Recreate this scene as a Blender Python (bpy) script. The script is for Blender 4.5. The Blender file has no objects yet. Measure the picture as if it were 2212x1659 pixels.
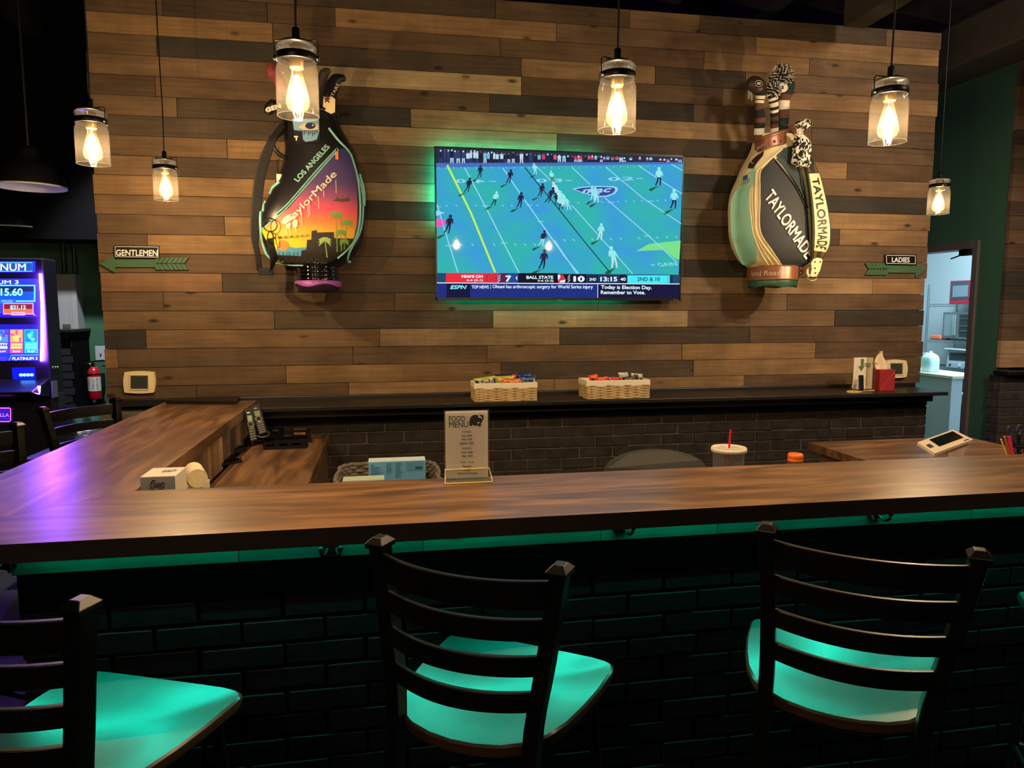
import bpy, bmesh, math, random
from mathutils import Vector, Matrix
random.seed(7)
PI = math.pi
sc = bpy.context.scene
COL = sc.collection

# ------------------------------------------------------------------ camera
W, H, FPX = 2212, 1659, 1552.5
PITCH, YAW = math.radians(6.167), math.radians(10.047)
CAM = Vector((0, 0, 1.60))
cF = Vector((math.sin(YAW)*math.cos(PITCH), math.cos(YAW)*math.cos(PITCH), -math.sin(PITCH)))
cR = Vector((math.cos(YAW), -math.sin(YAW), 0)); cU = cR.cross(cF)
cam = bpy.data.cameras.new('camera'); cam.sensor_width = 36; cam.lens = 36*FPX/W
cam.clip_start = .05; cam.clip_end = 60
co = bpy.data.objects.new('camera', cam); COL.objects.link(co)
co.matrix_world = Matrix.Translation(CAM) @ Matrix((cR, cU, -cF)).transposed().to_4x4()
sc.camera = co
def ray(x, y): return cF + cR*((x-W/2)/FPX) - cU*((y-H/2)/FPX)
def at_y(x, y, Y): d = ray(x, y); return CAM + d*(Y/d.y)
def at_x(x, y, X): d = ray(x, y); return CAM + d*(X/d.x)
def at_z(x, y, Z): d = ray(x, y); return CAM + d*((Z-CAM.z)/d.z)

# ------------------------------------------------------------------ world, exposure, large lights
wd = bpy.data.worlds.new('world'); sc.world = wd; wd.use_nodes = True
wd.node_tree.nodes['Background'].inputs[0].default_value = (.35, .30, .40, 1)
wd.node_tree.nodes['Background'].inputs[1].default_value = .012
vs = sc.view_settings
vs.view_transform = 'Standard'; vs.look = 'None'; vs.exposure = 0.0; vs.gamma = 1; vs.use_curve_mapping = False
def area(name, loc, target, size, power, col, sy=None):
    l = bpy.data.lights.new(name, 'AREA'); l.energy = power; l.color = col; l.size = size
    if sy: l.shape = 'RECTANGLE'; l.size_y = sy
    o = bpy.data.objects.new(name, l); COL.objects.link(o); o.location = loc
    o.rotation_euler = (Vector(target)-Vector(loc)).to_track_quat('-Z', 'Y').to_euler()
    return o
WARM = (1, .75, .48)
area('soft_fill_light', (-1.4, -1.6, 3.5), (.8, 3.6, 1.6), .5, 30, (1, .78, .52))  # unseen soft fill added behind the camera, no fixture
area('kitchen_ceiling_light', (5.7, 6.2, 3.0), (5.9, 6.6, 0), 1.2, 150, (.62, .86, 1.0))
area('right_fill_light', (3.3, 1.2, 3.4), (5.0, 5.0, 1.4), .4, 75, (1, .8, .62))  # unseen warm fill added to brighten the right green wall and planks
sl = bpy.data.lights.new('left_fill_spot', 'SPOT'); sl.energy = 380; sl.color = (.9, .95, 1); sl.spot_size = math.radians(75); sl.spot_blend = .5; sl.shadow_soft_size = .06  # added spot without a fixture, brightens the lower left green wall
so_ = bpy.data.objects.new('left_fill_spot', sl); COL.objects.link(so_); so_.location = (-1.9, 5.3, 3.55); so_.rotation_euler = (math.radians(14), math.radians(-6), 0)
JAR_POWER = 44.0

# ------------------------------------------------------------------ materials
def rgb(r, g, b):
    f = lambda c: (c/255/12.92) if c/255 <= .04045 else ((c/255+.055)/1.055)**2.4
    return (f(r), f(g), f(b), 1)
MATS = {}
def nt(name):
    m = bpy.data.materials.new(name); m.use_nodes = True
    return m, m.node_tree, m.node_tree.nodes['Principled BSDF']
def mat(name, col, rough=.5, metal=0, emit=0, ecol=None, spec=.5, bump=0, bscale=60, noise=0, nscale=8, alpha=1, trans=0, coat=0, stretch=(1,1,1)):
    if name in MATS: return MATS[name]
    m, t, b = nt(name)
    if len(col) == 3: col = (*col, 1)
    b.inputs['Base Color'].default_value = col
    b.inputs['Roughness'].default_value = rough; b.inputs['Metallic'].default_value = metal
    b.inputs['Specular IOR Level'].default_value = spec
    b.inputs['Alpha'].default_value = alpha; b.inputs['Transmission Weight'].default_value = trans
    b.inputs['Coat Weight'].default_value = coat
    if emit:
        b.inputs['Emission Color'].default_value = ecol or col; b.inputs['Emission Strength'].default_value = emit
    N, L = t.nodes, t.links
    if bump or noise:
        tc = N.new('ShaderNodeTexCoord'); mp = N.new('ShaderNodeMapping'); mp.inputs['Scale'].default_value = stretch
        L.new(tc.outputs['Object'], mp.inputs[0])
    if noise:
        n = N.new('ShaderNodeTexNoise'); n.inputs['Scale'].default_value = nscale; n.inputs['Detail'].default_value = 6
        L.new(mp.outputs[0], n.inputs['Vector'])
        mx = N.new('ShaderNodeMix'); mx.data_type = 'RGBA'; mx.blend_type = 'MULTIPLY'; mx.inputs[0].default_value = 1
        rp = N.new('ShaderNodeMapRange'); rp.inputs[1].default_value = .3; rp.inputs[2].default_value = .7
        rp.inputs[3].default_value = 1-noise; rp.inputs[4].default_value = 1+noise*.6
        L.new(n.outputs[0], rp.inputs[0]); mx.inputs[6].default_value = col; L.new(rp.outputs[0], mx.inputs[7]); L.new(mx.outputs[2], b.inputs['Base Color'])
    if bump:
        n2 = N.new('ShaderNodeTexNoise'); n2.inputs['Scale'].default_value = bscale; n2.inputs['Detail'].default_value = 4
        L.new(mp.outputs[0], n2.inputs['Vector'])
        bp = N.new('ShaderNodeBump'); bp.inputs['Strength'].default_value = bump; bp.inputs['Distance'].default_value = .004
        L.new(n2.outputs[0], bp.inputs['Height']); L.new(bp.outputs[0], b.inputs['Normal'])
    MATS[name] = m; return m
def glass(name, tint=(1,1,1,1), fres=1.3, haze=.0, rough=.03, hazecol=(1,1,1,1)):
    if name in MATS: return MATS[name]
    m = bpy.data.materials.new(name); m.use_nodes = True; t = m.node_tree; t.nodes.clear(); N, L = t.nodes, t.links
    o = N.new('ShaderNodeOutputMaterial'); tr = N.new('ShaderNodeBsdfTransparent'); tr.inputs[0].default_value = tint
    gl = N.new('ShaderNodeBsdfGlossy'); gl.inputs['Roughness'].default_value = rough
    lw = N.new('ShaderNodeLayerWeight'); lw.inputs[0].default_value = .5
    pw = N.new('ShaderNodeMath'); pw.operation = 'POWER'; pw.inputs[1].default_value = 4
    ad = N.new('ShaderNodeMath'); ad.operation = 'MULTIPLY_ADD'; ad.inputs[1].default_value = fres*.6; ad.inputs[2].default_value = .035; ad.use_clamp = True
    L.new(lw.outputs['Facing'], pw.inputs[0]); L.new(pw.outputs[0], ad.inputs[0])
    m1 = N.new('ShaderNodeMixShader'); L.new(ad.outputs[0], m1.inputs[0]); L.new(tr.outputs[0], m1.inputs[1]); L.new(gl.outputs[0], m1.inputs[2])
    last = m1
    if haze:
        tl = N.new('ShaderNodeBsdfTranslucent'); tl.inputs[0].default_value = hazecol
        df = N.new('ShaderNodeBsdfDiffuse'); df.inputs[0].default_value = hazecol
        mm = N.new('ShaderNodeMixShader'); mm.inputs[0].default_value = .5; L.new(tl.outputs[0], mm.inputs[1]); L.new(df.outputs[0], mm.inputs[2])
        m2 = N.new('ShaderNodeMixShader'); m2.inputs[0].default_value = haze; L.new(m1.outputs[0], m2.inputs[1]); L.new(mm.outputs[0], m2.inputs[2]); last = m2
    L.new(last.outputs[0], o.inputs[0]); MATS[name] = m; return m
def emis(name, col, s):
    if name in MATS: return MATS[name]
    m = bpy.data.materials.new(name); m.use_nodes = True; t = m.node_tree; t.nodes.clear()
    o = t.nodes.new('ShaderNodeOutputMaterial'); e = t.nodes.new('ShaderNodeEmission')
    e.inputs[0].default_value = col; e.inputs[1].default_value = s; t.links.new(e.outputs[0], o.inputs[0]); MATS[name] = m; return m

# ------------------------------------------------------------------ mesh builder
def axis_mat(d):
    d = Vector(d).normalized(); q = Vector((0, 0, 1)).rotation_difference(d); return q.to_matrix().to_4x4()
TXT = {}
class V2(tuple):                 # a 2-D point that remembers which stroke layer it belongs to
    k = 0
def v2(a, b, k=0):
    q = V2((a, b)); q.k = k; return q
def text_mesh(s, bold=0, shear=0, space=1):
    k = (s, bold, shear, space)
    if k in TXT: return TXT[k]
    c = bpy.data.curves.new('t', 'FONT'); c.body = s; c.shear = shear; c.space_character = space; c.resolution_u = 4
    o = bpy.data.objects.new('t', c); me = bpy.data.meshes.new_from_object(o)
    vs_ = [v.co.copy() for v in me.vertices]; fs = [tuple(p.vertices) for p in me.polygons]
    bpy.data.objects.remove(o); bpy.data.curves.remove(c); bpy.data.meshes.remove(me)
    ks = [0]*len(vs_)
    if bold:      # heavier strokes: the same outline laid down again a little to each side
        n0, b0, f0 = len(vs_), list(vs_), list(fs)
        for k, (dx, dy) in enumerate(((bold, 0), (-bold, 0), (0, bold), (0, -bold)) if len(s) < 30 else ((bold, 0), (-bold, 0))):
            vs_ += [v+Vector((dx, dy, 0)) for v in b0]; ks += [k+1]*n0; fs += [tuple(i+n0*(k+1) for i in f) for f in f0]
    x0 = min(v.x for v in vs_); x1 = max(v.x for v in vs_); y0 = min(v.y for v in vs_); y1 = max(v.y for v in vs_)
    vs_ = [v2((v.x-x0)/(x1-x0), (v.y-y0)/max(1e-6, y1-y0), k) for v, k in zip(vs_, ks)]
    TXT[k] = (vs_, fs); return TXT[k]
class MB:
    def __init__(s): s.v = []; s.f = []; s.m = []; s.sm = []; s.mats = []; s.col = []
    def mi(s, m):
        if m not in s.mats: s.mats.append(m)
        return s.mats.index(m)
    def add(s, vs_, fs, m, smooth=False, M=None, tone=None):
        b = len(s.v)
        s.v += [(M @ Vector(v)) if M else Vector(v) for v in vs_]
        k = s.mi(m)
        for f in fs: s.f.append([b+i for i in f]); s.m.append(k); s.sm.append(smooth); s.col.append(tone)
        return s
    def box(s, a, b, m, M=None, tone=None):
        x0, y0, z0 = a; x1, y1, z1 = b
        vs_ = [(x, y, z) for z in (z0, z1) for y in (y0, y1) for x in (x0, x1)]
        return s.add(vs_, [(0,2,3,1),(4,5,7,6),(0,1,5,4),(2,6,7,3),(0,4,6,2),(1,3,7,5)], m, False, M, tone)
    def cyl(s, p0, p1, r0, m, r1=None, n=20, caps=True, smooth=True):
        r1 = r0 if r1 is None else r1; p0 = Vector(p0); p1 = Vector(p1); R = axis_mat(p1-p0)
        vs_ = []
        for p, r in ((p0, r0), (p1, r1)):
            for i in range(n):
                a = 2*PI*i/n; vs_.append(p + R @ Vector((r*math.cos(a), r*math.sin(a), 0)))
        s.add(vs_, [(i, (i+1) % n, n+(i+1) % n, n+i) for i in range(n)], m, smooth)
        if caps: s.add(vs_, [tuple(range(n))[::-1], tuple(range(n, 2*n))], m, False)
        return s
    def lathe(s, prof, m, n=28, M=None, smooth=True, c=(0,0,0)):
        c = Vector(c); vs_ = [c+Vector((r*math.cos(2*PI*i/n), r*math.sin(2*PI*i/n), z)) for r, z in prof for i in range(n)]
        fs = [(j*n+i, j*n+(i+1) % n, (j+1)*n+(i+1) % n, (j+1)*n+i) for j in range(len(prof)-1) for i in range(n)]
        return s.add(vs_, fs, m, smooth, M)
    def tube(s, pts, r, m, n=8, closed=False, caps=True):
        pts = [Vector(p) for p in pts]; L_ = len(pts); rings = []
        rr = r if isinstance(r, (list, tuple)) else [r]*L_
        up = None
        for i, p in enumerate(pts):
            if closed: d = pts[(i+1) % L_]-pts[i-1]
            else: d = pts[min(i+1, L_-1)]-pts[max(i-1, 0)]
            d.normalize()
            if up is None: up = d.orthogonal().normalized()
            up = (up - d*up.dot(d)); up = up.normalized() if up.length > 1e-6 else d.orthogonal().normalized()
            w = d.cross(up)
            rings.append([p+(up*math.cos(2*PI*k/n)+w*math.sin(2*PI*k/n))*rr[i] for k in range(n)])
        vs_ = [v for q in rings for v in q]; e = L_ if closed else L_-1
        fs = [(j*n+k, j*n+(k+1) % n, ((j+1) % L_)*n+(k+1) % n, ((j+1) % L_)*n+k) for j in range(e) for k in range(n)]
        s.add(vs_, fs, m, True)
        if caps and not closed: s.add(rings[0], [tuple(range(n))[::-1]], m); s.add(rings[-1], [tuple(range(n))], m)
        return s
    def strip(s, pts, up, w, th, m):           # flat band along pts; w across (vector dir 'up'), th along normal
        pts = [Vector(p) for p in pts]; rings = []; L_ = len(pts)
        for i, p in enumerate(pts):
            d = (pts[min(i+1, L_-1)]-pts[max(i-1, 0)]).normalized(); u = Vector(up) if not callable(up) else up(i)
            a = (u-d*u.dot(d)).normalized(); nn = d.cross(a)
            ww = w[i] if isinstance(w, (list, tuple)) else w
            rings.append([p+a*ww/2+nn*th/2, p-a*ww/2+nn*th/2, p-a*ww/2-nn*th/2, p+a*ww/2-nn*th/2])
        vs_ = [v for q in rings for v in q]
        fs = [(j*4+k, j*4+(k+1) % 4, (j+1)*4+(k+1) % 4, (j+1)*4+k) for j in range(L_-1) for k in range(4)]
        fs += [(3,2,1,0), tuple((L_-1)*4+k for k in range(4))]
        return s.add(vs_, fs, m, False)
    def sphere(s, c, r, m, n=16, k=10, M=None):
        c = Vector(c); r = Vector(r) if hasattr(r, '__len__') else Vector((r, r, r)); vs_ = []
        for j in range(k+1):
            t = PI*j/k
            for i in range(n):
                a = 2*PI*i/n; v = Vector((r.x*math.sin(t)*math.cos(a), r.y*math.sin(t)*math.sin(a), -r.z*math.cos(t)))
                vs_.append(c+(M @ v if M else v))
        return s.add(vs_, [(j*n+i, j*n+(i+1) % n, (j+1)*n+(i+1) % n, (j+1)*n+i) for j in range(k) for i in range(n)], m, True)
    def prism(s, pts, ext, m, smooth=False):    # polygon (3d pts) extruded by vector ext (points away from its front)
        pts = [Vector(p) for p in pts]; e = Vector(ext); n = len(pts)
        s.add(pts, [tuple(range(n))], m); s.add([p+e for p in pts], [tuple(range(n))[::-1]], m)
        return s.add(pts+[p+e for p in pts], [(i, n+i, n+(i+1) % n, (i+1) % n) for i in range(n)], m, smooth)
    def text(s, t, m, O, U, V, h=None, w=None, bold=.0, shear=0, space=1, lift=.0006, align='l'):
        vs_, fs = text_mesh(t, bold, shear, space); U = Vector(U); V = Vector(V); O = Vector(O); N = U.cross(V).normalized()
        Un, Vn = U.normalized(), V.normalized()
        if align == 'c': O = O-Un*w/2
        return s.add([O+Un*(q[0]*w)+Vn*(q[1]*h)+N*(lift+q.k*.00012) for q in vs_], fs, m)
    def grid(s, fn, nu, nv, m, smooth=True, cu=False):
        vs_ = [fn(i/(nu if cu else nu), j/nv) for j in range(nv+1) for i in range(nu+(0 if cu else 1))]
        q = nu if cu else nu+1
        fs = [(j*q+i, j*q+(i+1) % q, (j+1)*q+(i+1) % q, (j+1)*q+i) for j in range(nv) for i in range(nu)]
        return s.add(vs_, fs, m, smooth)
    def build(s, name, parent=None, world=False, origin=None, bevel=0, sub=0, seg=2):
        """world=True: vertices are in world space and are brought into the parent's (unrotated) space"""
        off = Vector((0, 0, 0))
        if world and parent is not None:
            p = parent
            while p: off += Vector(p.location); p = p.parent
        if origin is not None: off = Vector(origin)
        me = bpy.data.meshes.new(name); me.from_pydata([tuple(v-off) for v in s.v], [], s.f)
        for m in s.mats: me.materials.append(m)
        me.polygons.foreach_set('material_index', s.m); me.polygons.foreach_set('use_smooth', s.sm)
        if any(c is not None for c in s.col):
            ca = me.color_attributes.new('tone', 'FLOAT_COLOR', 'CORNER')
            for p, c in zip(me.polygons, s.col):
                for li in p.loop_indices: ca.data[li].color = c or (.5, .5, .5, 1)
        me.update(); o = bpy.data.objects.new(name, me); COL.objects.link(o)
        if parent is not None: o.parent = parent
        if origin is not None: o.location = origin
        if bevel:
            bv = o.modifiers.new('bevel', 'BEVEL'); bv.width = bevel; bv.segments = seg; bv.limit_method = 'ANGLE'; bv.angle_limit = .6
        if sub:
            sb = o.modifiers.new('subdivision', 'SUBSURF'); sb.levels = sub; sb.render_levels = sub
        return o
def tag(o, label, cat, group=None):
    o['label'] = label; o['category'] = cat
    if group: o['group'] = group
    return o
def thing(name, label, cat, loc=(0,0,0), rz=0, group=None):
    o = bpy.data.objects.new(name, None); COL.objects.link(o); o.location = loc; o.rotation_euler = (0, 0, rz); o.empty_display_size = .05
    return tag(o, label, cat, group)
def struct(o): o['kind'] = 'structure'; return o
def dup(root, loc, rz, label, group=None):
    kids = {}
    for x in bpy.data.objects:
        if x.parent: kids.setdefault(x.parent.name, []).append(x)
    def cp(o, par):
        c = o.copy(); COL.objects.link(c); c.parent = par
        for ch in kids.get(o.name, []): cp(ch, c)
        return c
    r = cp(root, None); r.location = loc; r.rotation_euler = (0, 0, rz); r['label'] = label
    if group: r['group'] = group
    return r

class Decal:
    """draw flat artwork given as photo pixels on a real surface; surf(x, y, lift) -> point on that surface"""
    def __init__(s, surf, cell=None): s.surf = surf; s.cell = cell
    def raw(s, mb, vs_, fs, m, lift, skirt=True):
        bm = bmesh.new(); V_ = [bm.verts.new((q[0], q[1], getattr(q, 'k', 0)*.01)) for q in vs_]
        for f in fs:
            try: bm.faces.new([V_[i] for i in f])
            except ValueError: pass
        bm.normal_update()
        if s.cell or len(fs) == 1:
            bmesh.ops.triangulate(bm, faces=bm.faces[:], ngon_method='EAR_CLIP')
        if s.cell:
            for ax in (0, 1):
                lo = min(v.co[ax] for v in bm.verts); hi = max(v.co[ax] for v in bm.verts)
                k = math.floor(lo/s.cell)+1
                while k*s.cell < hi:
                    c = [0, 0, 0]; c[ax] = k*s.cell; n = [0, 0, 0]; n[ax] = 1
                    bmesh.ops.bisect_plane(bm, geom=bm.verts[:]+bm.edges[:]+bm.faces[:], plane_co=c, plane_no=n); k += 1
        bm.normal_update(); bm.verts.index_update()
        pts = [s.surf(v.co.x, v.co.y, lift+v.co.z*.015) for v in bm.verts]
        F = []
        for f in bm.faces:
            ids = [v.index for v in f.verts]
            if f.normal.z > 0: ids = ids[::-1]      # pixel y grows downward
            F.append(ids)
        mb.add(pts, F, m, s.cell is not None)
        if skirt and s.cell:
            back = [s.surf(v.co.x, v.co.y, -.004) for v in bm.verts]; n = len(pts); Q = []
            for e in bm.edges:
                if len(e.link_faces) == 1: a, b = e.verts[0].index, e.verts[1].index; Q.append((a, b, n+b, n+a))
            mb.add(pts+back, Q, m)
        bm.free()
    def poly(s, mb, pts, m, lift=.001, skirt=True): s.raw(mb, pts, [tuple(range(len(pts)))], m, lift, skirt)
    def line(s, mb, pts, w, m, lift=.0015, skirt=False):
        pts = [Vector(p) for p in pts]; L_ = len(pts); a = []; b = []
        for i, p in enumerate(pts):
            d = (pts[min(i+1, L_-1)]-pts[max(i-1, 0)]).normalized(); n = Vector((-d.y, d.x)); ww = w[i] if isinstance(w, (list, tuple)) else w
            a.append(tuple(p+n*ww/2)); b.append(tuple(p-n*ww/2))
        s.raw(mb, a+b, [(i, i+1, L_+i+1, L_+i) for i in range(L_-1)], m, lift, skirt)
    def disc(s, mb, c, rx, ry, m, lift=.001, n=20):
        s.raw(mb, [(c[0]+rx*math.cos(2*PI*i/n), c[1]+ry*math.sin(2*PI*i/n)) for i in range(n)], [tuple(range(n))], m, lift, False)
    def text(s, mb, t, p0, p1, h, m, lift=.0015, bold=0, shear=0, space=1, perp=None, skirt=False):
        vs_, fs = text_mesh(t, bold, shear, space); p0 = Vector(p0); d = Vector(p1)-p0
        up = Vector(perp).normalized() if perp else Vector((d.y, -d.x)).normalized()
        s.raw(mb, [v2(*(p0+d*q[0]+up*(h*q[1])), q.k) for q in vs_], fs, m, lift, skirt)
def catmull(pts, k=6, closed=False):
    pts = [Vector(p) for p in pts]; n = len(pts); out = []
    rng = n if closed else n-1
    for i in range(rng):
        if closed: a, b, c, d = pts[i-1], pts[i], pts[(i+1) % n], pts[(i+2) % n]
        else: a, b, c, d = pts[max(i-1, 0)], pts[i], pts[i+1], pts[min(i+2, n-1)]
        for j in range(k):
            t = j/k; out.append(.5*((2*b)+(c-a)*t+(2*a-5*b+4*c-d)*t*t+(3*b-3*c+d-a)*t**3))
    if not closed: out.append(pts[-1])
    return out
# ================================================================== the room
YW = 4.28                      # face of the plank wall
def X_at(x, z, Y=YW):          # world X on the plane y = Y, height z, that projects to photo column x
    k = (x-W/2)/FPX; dz = z-CAM.z
    return (cR.y*Y+cR.z*dz-k*(cF.y*Y+cF.z*dz))/(k*cF.x-cR.x)

# ---- barn wood planks
def plank_mat():
    m, t, b = nt('barn_wood_planks'); N, L = t.nodes, t.links
    at = N.new('ShaderNodeAttribute'); at.attribute_name = 'tone'
    tc = N.new('ShaderNodeTexCoord')
    sep = N.new('ShaderNodeSeparateXYZ'); L.new(tc.outputs['Object'], sep.inputs[0])
    # alpha of the tone attribute is a per-plank number that shifts the figure of the wood
    off = N.new('ShaderNodeMath'); off.operation = 'MULTIPLY'; off.inputs[1].default_value = 37.0; L.new(at.outputs['Alpha'], off.inputs[0])
    xa = N.new('ShaderNodeMath'); xa.operation = 'ADD'; L.new(sep.outputs[0], xa.inputs[0]); L.new(off.outputs[0], xa.inputs[1])
    cb = N.new('ShaderNodeCombineXYZ'); L.new(xa.outputs[0], cb.inputs[0]); L.new(off.outputs[0], cb.inputs[1]); L.new(sep.outputs[2], cb.inputs[2])
    def noise(scale, vec, detail=5, dist=0):
        mp = N.new('ShaderNodeMapping'); mp.inputs['Scale'].default_value = vec; L.new(cb.outputs[0], mp.inputs[0])
        n = N.new('ShaderNodeTexNoise'); n.inputs['Scale'].default_value = scale; n.inputs['Detail'].default_value = detail; n.inputs['Distortion'].default_value = dist
        L.new(mp.outputs[0], n.inputs['Vector']); return n.outputs[0]
    def rng(src, a, bb, c, d):
        r = N.new('ShaderNodeMapRange'); r.inputs[1].default_value = a; r.inputs[2].default_value = bb; r.inputs[3].default_value = c; r.inputs[4].default_value = d
        L.new(src, r.inputs[0]); return r.outputs[0]
    def mul(a, bb):
        q = N.new('ShaderNodeMath'); q.operation = 'MULTIPLY'; L.new(a, q.inputs[0]); L.new(bb, q.inputs[1]); return q.outputs[0]
    blot = rng(noise(3.2, (1, 1, 2.2), 3, .4), .3, .7, .72, 1.22)
    grain = rng(noise(30, (.10, 1, 2.4), 6, .25), .3, .7, .80, 1.16)
    saw = rng(noise(26, (1, 1, .05), 2), .35, .7, .95, 1.06)
    v = mul(mul(blot, grain), saw)
    # knots
    mp = N.new('ShaderNodeMapping'); mp.inputs['Scale'].default_value = (3.1, 1, 7.4); L.new(cb.outputs[0], mp.inputs[0])
    vo = N.new('ShaderNodeTexVoronoi'); vo.inputs['Scale'].default_value = 1.0; vo.inputs['Randomness'].default_value = 1; L.new(mp.outputs[0], vo.inputs['Vector'])
    kn = rng(vo.outputs['Distance'], .035, .12, .16, 1.0)
    v = mul(v, kn)
    mx = N.new('ShaderNodeMix'); mx.data_type = 'RGBA'; mx.blend_type = 'MULTIPLY'; mx.inputs[0].default_value = 1
    L.new(at.outputs['Color'], mx.inputs[6]); L.new(v, mx.inputs[7]); L.new(mx.outputs[2], b.inputs['Base Color'])
    b.inputs['Roughness'].default_value = .72; b.inputs['Specular IOR Level'].default_value = .25
    bp = N.new('ShaderNodeBump'); bp.inputs['Strength'].default_value = .35; bp.inputs['Distance'].default_value = .003
    L.new(grain, bp.inputs['Height']); L.new(bp.outputs[0], b.inputs['Normal'])
    return m
PLK = plank_mat()
TONES = {'D': (.062,.050,.041), 'K': (.112,.076,.050), 'M': (.215,.130,.074), 'm': (.165,.100,.060), 'O': (.33,.195,.098), 'L': (.40,.255,.140), 'P': (.50,.36,.215), 'R': (.30,.165,.095)}
ROWS = [  # bottom row first: start tone, then (joint column in the photo, tone to its right)
 ('m', 424,'m', 753,'O', 1198,'O', 1607,'m', 1850,'m'),
 ('m', 618,'O', 1082,'K', 1498,'O', 1851,'m'),
 ('R', 255,'m', 763,'m', 1052,'M', 1473,'O', 1761,'m'),
 ('D', 316,'M', 820,'L', 1209,'K', 1619,'m'),
 ('M', 593,'K', 1065,'P', 1486,'M', 1803,'D'),
 ('m', 353,'m', 852,'M', 1293,'M', 1700,'m'),
 ('R', 480,'K', 1467,'L', 1885,'O'),
 ('m', 640,'M', 942,'m', 1478,'D', 1680,'m'),
 ('m', 319,'O', 640,'m', 1440,'M', 1700,'M'),
 ('m', 485,'O', 600,'O', 1350,'K', 1700,'K', 1813,'O'),
 ('M', 640,'D', 1300,'M', 1700,'O'),
 ('O', 640,'L', 1250,'M', 1541,'K', 1660,'D'),
 ('M', 367,'K', 600,'m', 1200,'D', 1700,'M'),
 ('M', 491,'O', 640,'M', 1200,'L', 1650,'O', 1829,'m'),
 ('K', 630,'L', 1203,'K', 1700,'m'),
 ('M', 382,'K', 640,'D', 887,'L', 1640,'m', 1752,'K'),
 ('m', 336,'m', 700,'m', 1058,'D', 1498,'m', 1700,'M'),
 ('M', 640,'P', 1126,'m', 1560,'M', 1640,'O'),
 ('M', 338,'D', 660,'K', 1126,'L', 1415,'K', 1610,'M', 1928,'m'),
 ('O', 589,'m', 1080,'m', 1521,'O', 1748,'M', 1928,'K'),
 ('m', 351,'K', 577,'m', 724,'O', 1202,'M', 1633,'O'),
 ('m', 640,'K', 1070,'m', 1360,'M', 1512,'K', 1915,'M')]
XL, XR = -1.52, 3.56
Z0, ZP = 1.157, .1043
rnd = random.Random(3)
mb = MB()
mb.box((XL+.02, YW+.02, 0), (XR-.02, YW+.16, 3.34), mat('wall_core', rgb(38, 34, 32), .8))
for i, row in enumerate(ROWS):
    za = 1.085 if i == 0 else Z0+ZP*(i-1); zb = Z0+ZP*i
    cuts = [XL+rnd.uniform(-.006, .006)] + [X_at(row[j], (za+zb)/2) for j in range(1, len(row), 2)] + [XR+rnd.uniform(-.008, .01)]
    for j in range(len(cuts)-1):
        t = TONES[row[2*j]]; k = rnd.uniform(.86, 1.14); h = rnd.uniform(-.05, .05)
        tone = (t[0]*.61*k*(1+h*.4), t[1]*.61*k, t[2]*.56*k*(1-h), rnd.random())
        mb.box((cuts[j]+.0012, YW-rnd.uniform(0, .004), za+.0012), (cuts[j+1]-.0012, YW+.022, zb-.0012), PLK, tone=tone)
struct(mb.build('wall_back', bevel=.0012, seg=1))

# ---- brick: real bricks with mortar behind, merged into each wall's mesh
BRK = mat('dark_brick', rgb(50, 42, 36), .72, noise=.5, nscale=14, bump=.6, bscale=45, spec=.3)
MOR = mat('brick_mortar', rgb(92, 82, 68), .9, noise=.4, nscale=20, bump=.5, bscale=80)
MOR_D = mat('black_mortar', rgb(5, 6, 6), .9, spec=.1)
BRK_D = mat('black_painted_brick', rgb(10, 12, 12), .5, bump=.4, bscale=40, noise=.4, nscale=12, spec=.4)
def bricks(mb, P, U, N, length, z0, z1, bl, bh, gap, m, prot=.008, seed=1, phase=.5):
    """P start point, U unit along, N outward unit; runs up from z0 to z1"""
    r = random.Random(seed); P = Vector(P); U = Vector(U); N = Vector(N); z = z1; k = 0
    while z-bh > z0-.001:
        x = -(phase*(bl+gap) if k % 2 else 0) - r.uniform(0, .01)
        while x < length:
            a = max(x, 0); b = min(x+bl*r.uniform(.985, 1.015), length)
            if b-a > .012:
                pr = prot*r.uniform(.6, 1.2); q = [P+U*a, P+U*b]
                j = [r.uniform(-.0015, .0015) for _ in range(4)]
                v = []
                for d in (0, pr):
                    for (pp, zz) in ((q[0], z-bh+j[0]), (q[1], z-bh+j[1]), (q[1], z-j[2]), (q[0], z-j[3])):
                        c = pp+N*d; v.append((c.x, c.y, zz))
                mb.add(v, [(4,5,6,7), (0,1,5,4), (1,2,6,5), (2,3,7,6), (3,0,4,7)] if U.cross(Vector((0,0,1))).dot(N) > 0 else [(7,6,5,4), (4,5,1,0), (5,6,2,1), (6,7,3,2), (7,4,0,3)], m)
            x += bl+gap
        z -= bh+gap; k += 1
mb = MB(); YB = 4.08
mb.box((-.72, YB+.004, 0), (3.452, YW+.02, 1.02), MOR)
mb.box((XL, YB+.10, 0), (-.72, YW+.02, 1.02), MOR)
bricks(mb, (-.72, YB+.004, 0), (1,0,0), (0,-1,0), 4.172, 0, 1.018, .198, .0555, .0085, BRK, seed=4)
bricks(mb, (3.452, YB+.004, 0), (0,1,0), (1,0,0), .19, 0, 1.018, .09, .0555, .0085, BRK, seed=5)
struct(mb.build('wall_back_wainscot', bevel=.002, seg=1))

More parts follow.
